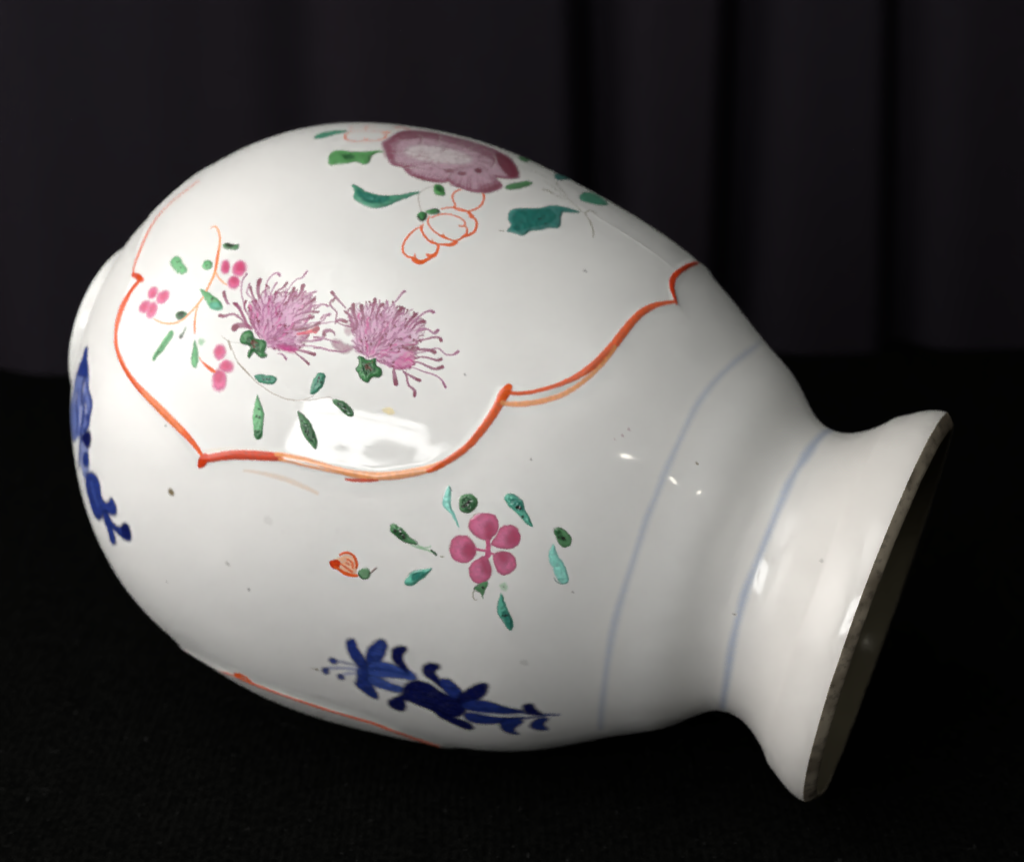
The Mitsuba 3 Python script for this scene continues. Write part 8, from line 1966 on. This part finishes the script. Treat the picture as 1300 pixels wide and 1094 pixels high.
('p',[16310,-10073,16043,-9677,15843,-9610,15808,-9862,15981,-10073,16127,-10070],'blue_deep',1,0.2),
('p',[16131,-10411,15902,-10201,15810,-10343,15941,-10579,16147,-10650],'blue',1,0.2),
('l',[16110,-11190,15932,-11418,15985,-10817],[.42,.3,.3],'blue',0.6,0.25),
('p',[15936,-10893,15712,-10571,15442,-10431,15256,-10526,15179,-10768,14986,-10832,14840,-10658,14776,-10558,14628,-10649,14602,-10829,14780,-10985,15024,-11128,15218,-11502,15447,-11738,15685,-11727,15884,-11419,15975,-11205],'blue',1,0.2),
('l',[15638,-10814,15521,-11013,15349,-11186],[.48,.66,.42],'blue_wash',0.75,0.2),
('p',[15077,-11174,14898,-11045,14784,-11331,14687,-11524,14688,-11725,14866,-11914,14956,-11629,15096,-11425],'blue',1,0.2),
('p',[15022,-11081,14843,-11155,14618,-11171,14457,-11088,14363,-10921,14216,-10875,14140,-11045,14154,-11198,14341,-11342,14585,-11353,14864,-11318],'blue',1,0.2),
('p',[14404,-11006,14230,-10922,14185,-11140,14386,-11250],'blue_deep',0.9,0.25),
 ]),
 ('glaze_speck', 0, [
('l',[13208,-9522,13172,-9530],[.9,.72],'speck',0.9,0.3),
('l',[13624,-8337,13611,-8340],[.3,.24],'ink',0.6,0.14),
('l',[11797,-10419,11775,-10427],[.6,.48],'speck_grey',0.4,0.3),
('l',[13198,-11664,13186,-11666],[.3,.24],'ink',0.4,0.14),
('l',[11319,-10799,11304,-10806],[.45,.36],'ink',0.5,0.14),
('l',[9971,-12367,9956,-12382],[.53,.42],'speck',0.8,0.14),
('l',[10050,-12377,10041,-12386],[.3,.24],'speck',0.6,0.14),
('l',[8621,-5481,8610,-5485],[.3,.24],'ink',0.5,0.14),
('l',[7680,-2182,7660,-2187],[.53,.42],'ink',0.4,0.14),
('l',[5652,-5223,5636,-5227],[.45,.36],'plum',0.4,0.14),
('l',[5594,-5018,5578,-5022],[.45,.36],'plum',0.35,0.14),
('l',[5760,-5375,5749,-5378],[.3,.24],'plum',0.3,0.14),
('l',[5536,-8983,5525,-8991],[.33,.26],'ink',0.5,0.14),
('l',[2436,-8973,2421,-8988],[.45,.36],'ink',0.7,0.14),
('l',[6989,-6501,6979,-6504],[.3,.24],'ink',0.5,0.14),
('l',[6129,-10962,6095,-11001],[1.05,.84],'speck_grey',0.22,0.3),
('l',[11136,-9237,11095,-9253],[1.2,.96],'speck_grey',0.12,0.3),
('l',[1021,-6112,984,-6133],[.75,.6],'speck_grey',0.35,0.3),
('l',[4187,-4870,4171,-4875],[.45,.36],'speck',0.8,0.14),
 ]),
]
PANEL = [16040,-5639,16064,-6110,15905,-6823,15648,-7268,15342,-7514,14460,-7907,13458,-8210,12639,-8641,12024,-8302,11172,-8055,10173,-7926,9395,-7802,8579,-7368,8124,-6772,7909,-6074,7861,-5471,7232,-5199,6755,-4460,6506,-3477,6400,-2265,6012,-1253]
PANEL_UP = [6269,-846,6384,365,6423,1616]
PANEL_LEFT = [16537,-4847,17330,-3069,17015,-2219,16866,-1680]
PANEL_TWO = [13364,-14572,11945,-14002,10861,-13867,9742,-14008,8707,-14450,7993,-15460]
SEAM = [8670,-75,8205,-143,7490,-161,6417,-125]
# ------------------------------------------------------------------ the vase: surface coordinates
# s: millimetres along the outer profile from the foot; Y: angle about the axis times 60 mm, 0 on top
PROFILE = np.array([[0.0, 39.09], [4.22, 37.92], [8.44, 34.97], [13.51, 30.77], [18.57, 28.88], [23.63, 30.18], [29.54, 35.5], [36.3, 39.75], [44.74, 44.98], [54.87, 50.71], [67.53, 54.9],
                    [84.41, 58.23], [101.29, 60.0], [118.17, 58.75], [135.05, 53.97], [147.71, 45.91], [160.37, 31.74]])
_cs = CubicSpline(PROFILE[:, 0], PROFILE[:, 1])
_z = np.linspace(0, 160.37, 4000)
_r = _cs(_z)
# shoulder, short neck and lip
_neck = np.array([[161.2, 29.2], [161.7, 26.0], [162.1, 22.5], [162.6, 19.8], [163.5, 18.3], [165.0, 17.8], [166.9, 17.8], [168.5, 18.1], [169.5, 18.3], [170.2, 18.1], [170.5, 17.5], [170.4, 16.8], [169.8, 16.2], [168.4, 15.7], [165.5, 15.3]])
_inner = np.array([[162, 20], [158, 30], [150, 40], [135, 50], [118, 54.5], [101, 56], [80, 53.5], [60, 48], [40, 37], [25, 25], [18, 14], [15, 0.02]])
ZR = np.vstack([np.stack([_z, _r], 1), _neck, _inner])


def smooth_tail(zr, n0):
    """Replace the coarse neck and inside by a smooth curve."""
    pts = zr[n0 - 1:]
    t = np.r_[0, np.cumsum(np.hypot(*np.diff(pts, axis=0).T))]
    c = CubicSpline(t, pts)
    tt = np.linspace(0, t[-1], 500)[1:]
    q = c(tt)
    q[:, 1] = np.maximum(q[:, 1], 0.01)
    return np.vstack([zr[:n0], q])


ZR = smooth_tail(ZR, len(_z))
S_ALL = np.r_[0, np.cumsum(np.hypot(*np.diff(ZR, axis=0).T))]
S_END = float(np.interp(160.37, _z, S_ALL[:len(_z)]))
_dz, _dr = np.gradient(ZR[:, 0], S_ALL), np.gradient(ZR[:, 1], S_ALL)
FOOT = np.array([0.07664047, -0.03122857, 0.03805581])
AX = np.array([-0.90165257, 0.36739492, 0.22813069])
AX /= np.linalg.norm(AX)
UU = np.array([0, 0, 1.0]) - AX * AX[2]
UU /= np.linalg.norm(UU)
VV = np.cross(AX, UU)

# relief of the moulded panels: signed distance to their outlines on the unrolled surface
def pairs(a):
    return np.array(a, float).reshape(-1, 2) / 100.0


def chaikin(p, n=2, closed=False):
    for _ in range(n):
        q = np.vstack([p, p[:1]]) if closed else p
        a, b = q[:-1] * 0.75 + q[1:] * 0.25, q[:-1] * 0.25 + q[1:] * 0.75
        m = np.stack([a, b], 1).reshape(-1, 2)
        p = m if closed else np.vstack([p[:1], m, p[-1:]])
    return p


def seg_dist(P, A, B):
    d = B - A
    t = np.clip(((P - A) @ d) / max(d @ d, 1e-9), 0, 1)
    q = P - A - t[:, None] * d
    return np.hypot(q[:, 0], q[:, 1]), t


def inside(P, poly):
    x, y = P[:, 0], P[:, 1]
    c = np.zeros(len(P), bool)
    for a, b in zip(poly, np.roll(poly, -1, 0)):
        if a[1] != b[1]:
            c ^= ((a[1] > y) != (b[1] > y)) & (x < (b[0] - a[0]) * (y - a[1]) / (b[1] - a[1]) + a[0])
    return c


half = np.vstack([pairs(PANEL_LEFT)[::-1], pairs(PANEL), pairs(PANEL_UP)])
MID = 16.3
mirror = half[::-1].copy()
mirror[:, 1] = 2 * MID - mirror[:, 1]
mirror = mirror[(mirror[:, 1] > 17)]
panel_one = np.vstack([half[half[:, 1] <= 16.3], mirror])
two = pairs(PANEL_TWO)
two_m = two[::-1].copy()
two_m[:, 1] = 2 * -172.0 - two_m[:, 1]
panel_two = np.vstack([two, [[78.0, -172.0]], two_m, [[150.0, -172.0]]])
STEP = 0.4
gs, gY = np.arange(45, 190, STEP), np.arange(-60 * math.pi - 20, 60 * math.pi + 20, STEP)
GP = np.stack(np.meshgrid(gs, gY, indexing='ij'), -1).reshape(-1, 2)
sdf = np.full(len(GP), 99.0)
for poly, turn in ((panel_one, 0), (panel_two, 0), (panel_two, 2)):
    q = poly + np.array([0, turn * 60 * math.pi])
    lo, hi = q.min(0) - 8, q.max(0) + 8
    k = np.nonzero(((GP > lo) & (GP < hi)).all(1))[0]
    if len(k) == 0:
        continue
    d = np.full(len(k), 99.0)
    for a, b in zip(q, np.roll(q, -1, 0)):
        d = np.minimum(d, seg_dist(GP[k], a, b)[0])
    d = np.where(inside(GP[k], q), -d, d)
    sdf[k] = np.minimum(sdf[k], d)


def sst(a, b, x):
    t = np.clip((x - a) / (b - a), 0, 1)
    return t * t * (3 - 2 * t)


relief = 0.21 * (1 - sst(-0.4, 4.2, sdf)) + 0.32 * np.exp(-((sdf + 0.1) / 0.75) ** 2) - 0.03 * np.exp(-((sdf - 4.0) / 0.4) ** 2)
seam = pairs(SEAM)
sd = np.full(len(GP), 99.0)
for a, b in zip(seam[:-1], seam[1:]):
    sd = np.minimum(sd, seg_dist(GP, a, b)[0])
relief += 0.13 * np.exp(-(sd / 0.7) ** 2)
relief = gaussian_filter(relief.reshape(len(gs), len(gY)), 0.7)


def slump(th, s):
    """The foot's edge is not quite level: its far side was trimmed shorter."""
    return 1.9 * np.maximum(0, np.cos(th - 1.75)) * (1 - sst(0, 12, s))


def place(s, Y, lift=0.0):
    """World points (metres) of the vase's outer surface at s, Y (arrays), lift in millimetres."""
    z, r = np.interp(s, S_ALL, ZR[:, 0]), np.interp(s, S_ALL, ZR[:, 1])
    nz, nr = -np.interp(s, S_ALL, _dr), np.interp(s, S_ALL, _dz)
    Yw = (Y + 60 * math.pi) % (120 * math.pi) - 60 * math.pi
    h = map_coordinates(relief, [(s - gs[0]) / STEP, (Yw - gY[0]) / STEP], order=3, mode='nearest')
    th = Y / 60.0
    # the potter's hand: slow unevenness of the wall
    e = np.stack([np.cos(th) * 3, np.sin(th) * 3, s / 17.0], -1)
    h = h + np.where(s < S_END, 0.14, 0.02) * (meshkit.fbm(e + 20, 2, 3) - 0.5) + 0.02 * (meshkit.noise(np.stack([np.cos(th) * 14, np.sin(th) * 14, s / 4.2], -1) + 40, 9) - 0.5)
    # a low moulding on the foot
    h = h + 0.30 * np.exp(-((s - 9.5) / 1.7) ** 2) * (s < 40)
    h = h + lift
    z, r = z + nz * h, r + nr * h
    z = z + slump(th, s)
    w = (np.cos(th)[..., None] * UU + np.sin(th)[..., None] * VV) * r[..., None] + z[..., None] * AX
    return FOOT + w / 1000.0


def grid_normals(P):
    a, b = np.gradient(P, axis=0), np.gradient(P, axis=1)
    n = np.cross(a, b)
    return n / (np.linalg.norm(n, axis=-1, keepdims=True) + 1e-20)


def out(key, P, F, N, bsdf, uv=None, color=None):
    path = meshkit.write_ply((P, F), False, uv, color, normals=N)
    scene[key] = {'type': 'ply', 'filename': path, 'face_normals': False, 'bsdf': {'type': 'ref', 'id': bsdf}}


# body: one glazed skin from the foot's edge over the lip and down inside
NT = 1040
rows = np.r_[np.arange(0, S_END + 22, 0.36), np.linspace(S_END + 22.4, S_ALL[-1], 60)]
ss, YY = np.meshgrid(rows, np.linspace(-60 * math.pi, 60 * math.pi, NT), indexing='ij')
P = place(ss, YY)
P[:, -1] = P[:, 0]
N = grid_normals(P)
ctr = FOOT + AX * 0.09
if ((P[200, 0] - ctr) @ N[200, 0]) < 0:
    N, flip = -N, True
else:
    flip = False
N[:, 0] = N[:, -1] = (N[:, 0] + N[:, -1]) / np.linalg.norm(N[:, 0] + N[:, -1], axis=-1, keepdims=True)
idx = np.arange(ss.size).reshape(ss.shape)
F = grid_faces(idx)
v0 = P.reshape(-1, 3)[F[1000]]
if np.cross(v0[1] - v0[0], v0[2] - v0[0]) @ N.reshape(-1, 3)[F[1000, 0]] < 0:
    F = F[:, ::-1]
out('vase__body', P.reshape(-1, 3), F, N.reshape(-1, 3), 'porcelain_look')


def lathe(key, prof, bsdf, n=360, wobble=0.0):
    prof = np.array(prof, float)
    th = np.linspace(0, 2 * math.pi, n, endpoint=False)
    rr = prof[:, 1][:, None] + wobble * (meshkit.fbm(np.stack([np.cos(th) * 6, np.sin(th) * 6, th * 0], -1), 3, 2) - 0.5)[None]
    z = prof[:, 0][:, None] + 1.2 * wobble * (meshkit.fbm(np.stack([np.cos(th) * 9, np.sin(th) * 9, th * 0 + 3], -1), 3, 4) - 0.5)[None] * (prof[:, 0] < -0.1).astype(float)[:, None]
    z = z + slump(th, 0.0)[None]
    w = (np.cos(th)[None, :, None] * UU + np.sin(th)[None, :, None] * VV) * rr[..., None] + z[..., None] * AX
    P = FOOT + w / 1000.0
    i = np.arange(P.shape[0] * n).reshape(-1, n)
    i = np.hstack([i, i[:, :1]])
    scene[key] = mikit.ply((P.reshape(-1, 3), grid_faces(i)[:, ::-1]), bsdf, smooth=40)


r_edge = 39.09 + 0.0
lathe('vase__foot_ring', [[0.6, 38.4], [0.02, 39.15], [-0.3, 39.02], [-1.1, 38.25], [-1.65, 37.6], [-1.85, 37.1], [-1.8, 36.8], [-1.6, 36.6]], 'biscuit_look', wobble=0.14)
lathe('vase__foot_recess', [[-1.65, 36.65], [-1.0, 36.2], [1.5, 34.9], [4.0, 33.6], [6.0, 31.8], [7.2, 28.5], [7.8, 22], [8.0, 10], [8.0, 0.02]], 'recess_look')

# ------------------------------------------------------------------ the painter
def pig(rgb, white=228):
    """Albedo of a pigment seen as rgb next to porcelain seen as white."""
    return np.clip(lin(rgb) / float(lin(white)) * 0.79, 0.004, 0.85)


PIG = {
    'orange': pig((222, 92, 40)), 'orange_deep': pig((200, 62, 26)), 'orange_thin': pig((240, 160, 105)), 'orange_line': pig((226, 100, 50)), 'tan': pig((214, 178, 140)), 'yellow': pig((250, 215, 140)),
    'pink': pig((206, 88, 134)), 'pink_deep': pig((186, 46, 88)), 'pink_light': pig((220, 132, 170)), 'rose': pig((172, 84, 116), 200), 'rose_deep': pig((136, 34, 58), 200), 'rose_light': pig((188, 116, 148), 200),
    'green': pig((72, 130, 82)), 'green_dark': pig((32, 76, 46)), 'green_light': pig((98, 172, 114)), 'green_mid': pig((72, 142, 76)), 'green_sea': pig((54, 134, 106)), 'grey_green': pig((165, 180, 165)),
    'teal': pig((66, 145, 125), 200), 'teal_dark': pig((26, 92, 84), 200), 'teal_light': pig((122, 188, 176), 200), 'teal_mid': pig((32, 104, 98), 205), 'ink': pig((40, 38, 36)), 'brown': pig((150, 135, 118)), 'brown_deep': pig((90, 40, 30)),
    'olive': pig((112, 108, 78), 205), 'mauve_wash': pig((200, 150, 186)), 'mauve_pink': pig((188, 112, 164)), 'mauve': pig((166, 108, 142)), 'mauve_deep': pig((142, 72, 106)), 'magenta': pig((196, 70, 138)), 'wine': pig((112, 34, 52)), 'red_pink': pig((205, 60, 80)),
    'plum': pig((128, 72, 90), 208), 'plum_dark': pig((108, 42, 56), 208), 'plum_pale': pig((172, 142, 156), 208), 'plum_white': pig((206, 200, 200), 214),
    'blue': pig((34, 50, 118), 225), 'blue_deep': pig((14, 20, 74), 225), 'blue_wash': pig((66, 88, 158)), 'blue_pale': pig((116, 132, 158), 190), 'blue_mid': pig((56, 78, 150), 225), 'porcelain': WHITE, 'speck': pig((104, 84, 30)), 'speck_grey': pig((120, 118, 108))}


def closed_curve(q, n=4):
    t = np.r_[0, np.cumsum(np.hypot(*np.diff(np.vstack([q, q[:1]]), axis=0).T) ** 0.5 + 1e-3)]
    c = CubicSpline(t, np.vstack([q, q[:1]]), bc_type='periodic')
    return c(np.concatenate([np.linspace(a, b, n, endpoint=False) for a, b in zip(t[:-1], t[1:])]))


def paint(key, rel, layers, order):
    sets = []
    for la in layers:
        pts = pairs(la[1])
        sets.append(pts)
    allp = np.vstack(sets)
    pad = 1.3
    s0, Y0 = (allp.min(0) + allp.max(0)) / 2
    r0 = float(np.interp(s0, S_ALL, ZR[:, 1]))
    ky = r0 / 60.0
    lo, hi = allp.min(0) - [pad, pad / ky], allp.max(0) + [pad, pad / ky]
    area = (hi[0] - lo[0]) * (hi[1] - lo[1]) * ky
    h = 0.105 if area < 500 else (0.14 if area < 3000 else 0.2)
    a = np.arange(lo[0], hi[0], h)
    b = np.arange(lo[1], hi[1], h / ky)
    S, Y = np.meshgrid(a, b, indexing='ij')
    X = np.stack([S - s0, (Y - Y0) * ky], -1)
    wob = np.stack([meshkit.noise(np.dstack([S * 1.6, Y * 1.6, S * 0]), order), meshkit.noise(np.dstack([S * 1.6, Y * 1.6, S * 0 + 7]), order)], -1) - 0.5
    grain = meshkit.fbm(np.dstack([S * 2.2, Y * 2.2, S * 0 + order]), 3, 31)
    fine = meshkit.noise(np.dstack([S * 5.0, Y * 5.0, S * 0 + order]), 17)
    col, alpha, hgt = np.zeros(S.shape + (3,)), np.zeros(S.shape), np.zeros(S.shape)
    first = PIG[layers[0][-3] if layers[0][0] == 'l' else layers[0][2]]
    for la, pts in zip(layers, sets):
        q = (pts - [s0, Y0]) * [1, ky]
        if la[0] == 'p':
            c, op, soft = la[2:]
            q = closed_curve(q)
            m = soft + 0.4
        else:
            w, c, op, soft = la[2:]
            w = 1.28 * np.array(w if len(w) == len(q) else [w[0]] * len(q))
            qq = np.column_stack([q, w])
            if len(q) > 2:
                t = np.arange(len(q))
                qq = CubicSpline(t, qq)(np.linspace(0, len(q) - 1, (len(q) - 1) * 4 + 1)) if len(q) < 40 else qq
            q, w = qq[:, :2], np.maximum(qq[:, 2], 0.05)
            m = soft + w.max() + 0.2
        mn, mx = q.min(0) - m, q.max(0) + m
        i0, i1 = np.searchsorted(X[:, 0, 0], [mn[0], mx[0]])
        j0, j1 = np.searchsorted(X[0, :, 1], [mn[1], mx[1]])
        if i1 - i0 < 1 or j1 - j0 < 1:
            continue
        sub = (slice(i0, i1), slice(j0, j1))
        Q = (X[sub] + wob[sub] * (0.10 if la[0] == 'l' else 0.22)).reshape(-1, 2)
        d = np.full(len(Q), 99.0)
        if la[0] == 'p':
            for u, v in zip(q, np.roll(q, -1, 0)):
                d = np.minimum(d, seg_dist(Q, u, v)[0])
            d = np.where(inside(Q, q), -d, d)
            depth = np.clip(-d / 0.7, 0, 1)
        else:
            for k in range(len(q) - 1):
                e, t = seg_dist(Q, q[k], q[k + 1])
                d = np.minimum(d, e - 0.5 * (w[k] + (w[k + 1] - w[k]) * t))
            depth = np.clip(-d / 0.25, 0, 1)
        soft = max(soft, 0.75 * h)
        if 'blue_spray' in key:
            d = d - 0.20
            soft = soft + 0.27
        cov = 1 - sst(-soft, soft, d)
        cov = cov.reshape(S[sub].shape) * op * (0.80 + 0.4 * grain[sub] if op < 0.82 else 0.96 + 0.08 * grain[sub])
        cov = np.clip(cov, 0, 1)
        tone = PIG[c] * (0.82 + 0.36 * grain[sub])[..., None]
        inner = sst(0.0, 0.6, -d).reshape(S[sub].shape)
        if la[0] == 'p' and 'blue_spray' in key:      # cobalt pools at the edge of each stroke and streaks along it
            streak = meshkit.noise(np.dstack([S[sub] * 0.9, Y[sub] * 3.2, S[sub] * 0 + order]), 41)
            tone = tone * (0.5 + 0.62 * inner * (0.45 + 1.1 * streak))[..., None]
        elif la[0] == 'p' and op > 0.6:
            tone = tone * (0.8 + 0.24 * inner)[..., None]
        new = alpha[sub] + cov * (1 - alpha[sub])
        col[sub] = np.where(new[..., None] > 1e-4, (tone * cov[..., None] + col[sub] * (alpha[sub] * (1 - cov))[..., None]) / np.maximum(new, 1e-4)[..., None], col[sub])
        alpha[sub] = new
        dome = (1 - (1 - depth) ** 2).reshape(S[sub].shape)
        hgt[sub] = np.maximum(hgt[sub], rel * dome * cov)
    col = np.where((alpha > 1e-3)[..., None], col, first)
    if rel >= 0.1:
        hgt = hgt * 1.7
        lump = meshkit.noise(np.dstack([S * 1.5, Y * 1.5, S * 0 + order * 3.1]), 23) - 0.5
        hgt = hgt * (0.6 + 0.5 * fine + 0.3 * grain) + 0.16 * lump * np.clip(hgt / (1.2 * rel), 0, 1)
    P = place(S, Y, 0.035 + 0.0006 * order + hgt)
    N = grid_normals(P)
    mid = np.array(N.shape[:2]) // 2
    axis_pt = FOOT + AX * ((P[mid[0], mid[1]] - FOOT) @ AX)
    if (P[mid[0], mid[1]] - axis_pt) @ N[mid[0], mid[1]] < 0:
        N = -N
    keep = alpha > 0.004
    cell = keep[:-1, :-1] | keep[1:, :-1] | keep[:-1, 1:] | keep[1:, 1:]
    idx = np.arange(S.size).reshape(S.shape)
    F = np.vstack([np.stack([idx[:-1, :-1][cell], idx[:-1, 1:][cell], idx[1:, 1:][cell]], 1), np.stack([idx[:-1, :-1][cell], idx[1:, 1:][cell], idx[1:, :-1][cell]], 1)])
    used, inv = np.unique(F, return_inverse=True)
    F = inv.reshape(-1, 3)
    P, N = P.reshape(-1, 3)[used], N.reshape(-1, 3)[used]
    v0 = P[F[len(F) // 2]]
    if np.cross(v0[1] - v0[0], v0[2] - v0[0]) @ N[F[len(F) // 2, 0]] < 0:
        F = F[:, ::-1]
    al = np.clip(alpha.reshape(-1)[used], 0, 1)
    out('vase__' + key, P, F, N, 'painted_look', np.stack([al, al * 0], 1), np.clip(col.reshape(-1, 3)[used], 0.003, 0.9))
    return len(F)


total = 0
for order, (key, rel, layers) in enumerate(ELEMENTS):
    total += paint(key, rel, layers, order)
print('painted triangles', total)
labels['vase'] = {'label': 'white porcelain baluster vase painted with flowers, lying on its side on black cloth', 'category': 'vase'}
for key, text in {
        'foot_ring': 'brownish unglazed rim of the spreading foot', 'panel_border': 'orange lobed line around the front flower panel', 'panel_border_001': 'orange line of the second panel at the lower edge',
        'blue_band': 'pale blue ring on the lower body, farther from the foot', 'blue_band_001': 'blue ring at the waist above the foot', 'thistle_flower': 'left mauve shaggy flower', 'thistle_flower_001': 'right mauve shaggy flower',
        'peony_flower': 'large plum peony on top of the vase', 'blossom_003': 'five-petalled rose-pink flower below the panel', 'bud': 'small orange bud', 'blue_spray': 'dark blue flower spray on the underside',
        'blue_spray_001': 'blue flower spray at the left shoulder', 'outlined_blossom': 'orange outlined blossom under the peony'}.items():
    labels['vase__' + key] = {'label': text}
labels['vase__glaze_speck'] = {'label': 'tiny dark specks in the glaze', 'kind': 'stuff'}

# ------------------------------------------------------------------ the window whose daylight lights the vase (seen only mirrored in the glaze)
D = 0.5
o, r, u, n = facing(-154.0, 0.0, D)
emit = lambda c: {'type': 'area', 'radiance': {'type': 'rgb', 'value': [float(x) for x in c]}}
X0, X1, Y0, Y1 = -0.1236, 0.1779, 0.0360, 0.2762
pane = quad(o, r, u, X0, X1, Y0, Y1, n)
scene['window__pane'] = {**mikit.ply(pane, 'frame_look'), 'emitter': emit(WINDOW_RADIANCE)}
E_ = 0.022
frame = [bar(o, r, u, n, X0 - E_, X0, Y0 - E_, Y1 + E_, 0.0, 0.015), bar(o, r, u, n, X1, X1 + E_, Y0 - E_, Y1 + E_, 0.0, 0.015), bar(o, r, u, n, X0, X1, Y1, Y1 + E_, 0.0, 0.015), bar(o, r, u, n, X0, X1, Y0 - E_, Y0, 0.0, 0.015)]
scene['window__frame'] = mikit.ply(trimesh.util.concatenate(frame), 'frame_look')
# leaves and branches outside stand against the sky in the pane
from shapely.geometry import Polygon, LineString, box
SKY = [(-0.1204, 0.1776), (-0.122, 0.2095), (-0.0855, 0.2211), (-0.0458, 0.2327), (-0.009, 0.2493), (0.0212, 0.2576), (0.0424, 0.261), (0.0609, 0.2564), (0.0737, 0.2554), (0.0869, 0.2646), (0.101, 0.2702), (0.1187, 0.2645), (0.1265, 0.252), (0.125, 0.2246), (0.1209, 0.2012), (0.1225, 0.1826), (0.1319, 0.189), (0.145, 0.2027), (0.1613, 0.2188), (0.169, 0.2131), (0.1719, 0.1991), (0.1564, 0.1695), (0.14, 0.13), (0.125, 0.092), (0.108, 0.064), (0.083, 0.045), (0.013, 0.038), (-0.063, 0.038), (-0.1226, 0.038)]
GAP = [(0.0353, 0.1), (0.049, 0.1242), (0.0709, 0.1543), (0.092, 0.1612), (0.1015, 0.1471), (0.086, 0.1164), (0.0623, 0.0918), (0.0464, 0.0864)]
GAP_TWO = [(-0.014, 0.0872), (0.0053, 0.1087), (0.0213, 0.103), (0.0036, 0.0812)]
WIRE = [(-0.079, 0.1796), (-0.0159, 0.1944), (0.037, 0.2089), (0.0809, 0.2137), (0.1239, 0.216)]
rng = np.random.default_rng(11)


def ragged(pts, amount):
    q = np.array(Polygon(pts).exterior.segmentize(0.004).coords)[:-1]
    k = meshkit.fbm(np.column_stack([q * 60, q[:, 0] * 0]), 4, 3) - 0.5
    k2 = meshkit.fbm(np.column_stack([q * 60, q[:, 0] * 0 + 5]), 4, 6) - 0.5
    edge = (np.abs(q[:, 0] + 0.1226) < 0.004)
    return Polygon(q + np.column_stack([k, k2]) * (amount * (1 - edge))[:, None]).buffer(0)


dark = box(X0, Y0, X1, Y1).difference(ragged(SKY, 0.026)).union(ragged(GAP, 0.014)).union(ragged(GAP_TWO, 0.01)).union(LineString(WIRE).buffer(0.0018)).intersection(box(X0, Y0, X1, Y1))
bush = []
for g in getattr(dark, 'geoms', [dark]):
    if g.area > 1e-6:
        bush.append(trimesh.creation.extrude_polygon(g, 0.002, engine='earcut'))
bush = trimesh.util.concatenate(bush)
v = bush.vertices.copy()
bush.vertices = o + np.outer(v[:, 0], r) + np.outer(v[:, 1], u) + np.outer(v[:, 2] + 0.002, n)
scene['window__branches'] = mikit.ply(bush, 'bush_look')
labels['window'] = {'label': 'bright daylight window mirrored as a white patch in the glaze', 'category': 'window', 'kind': 'structure'}

# soft, much dimmer light: unseen fill panels added at left, above and right
def soft_panel(key, az, el, dist, w2, h2, glow, label):
    o, r, u, n = facing(az, el, dist)
    nn = (np.array([0, 0, 0.075]) - o) / np.linalg.norm(np.array([0, 0, 0.075]) - o)
    uu = np.cross(nn, r)
    uu = uu if uu[2] > 0 else -uu

    def shine(p, n, uv):
        a, b = abs(uv.x - 0.5) * 2, abs(uv.y - 0.5) * 2
        return mi.Color3f(*glow.tolist()) * (1 - mikit.smoothstep(0.05, 1.0, a)) * (1 - mikit.smoothstep(0.05, 1.0, b))

    scene[key] = {**mikit.ply(quad(o, r, uu, -w2, w2, -h2, h2, nn), 'frame_look', uv=np.array([[0, 0], [1, 0], [1, 1], [0, 1.0]])), 'emitter': {'type': 'area', 'radiance': mikit.proc(shine)}}
    labels[key] = {'label': label, 'category': 'window', 'kind': 'structure'}


soft_panel('fill_panel', -100.0, 19.0, 0.38, 0.33, 0.27, SIDE_RADIANCE, 'added soft light panel, unseen to the left of the vase')
soft_panel('fill_panel_001', -136.0, 54.0, 0.46, 0.34, 0.24, UPPER_RADIANCE, 'added soft light panel, unseen high at the front left')  # glowing sheet added to brighten the upper left of the vase
soft_panel('right_fill_panel', 140.0, 52.0, 0.75, 0.40, 0.30, FILL_RADIANCE, 'added dim fill panel, unseen high up to the right')  # weak fill added from the right, no opening modelled there
# two small panes far off on the right
small = []
for az, el, w2, h2 in ((136, 21, 0.05, 0.018), (124, 34, 0.042, 0.016)):
    o2, r2, u2, n2 = facing(az, el, 2.4)
    n3 = (np.array([0, 0, 0.075]) - o2) / np.linalg.norm(np.array([0, 0, 0.075]) - o2)
    small.append(quad(o2, r2, np.cross(n3, r2), -w2, w2, -h2, h2, n3))
scene['roof_window'] = {**mikit.ply(trimesh.util.concatenate(small), 'frame_look'), 'emitter': emit(FAR_RADIANCE)}
labels['roof_window'] = {'label': 'small far window panes mirrored near the foot', 'category': 'window', 'kind': 'structure'}
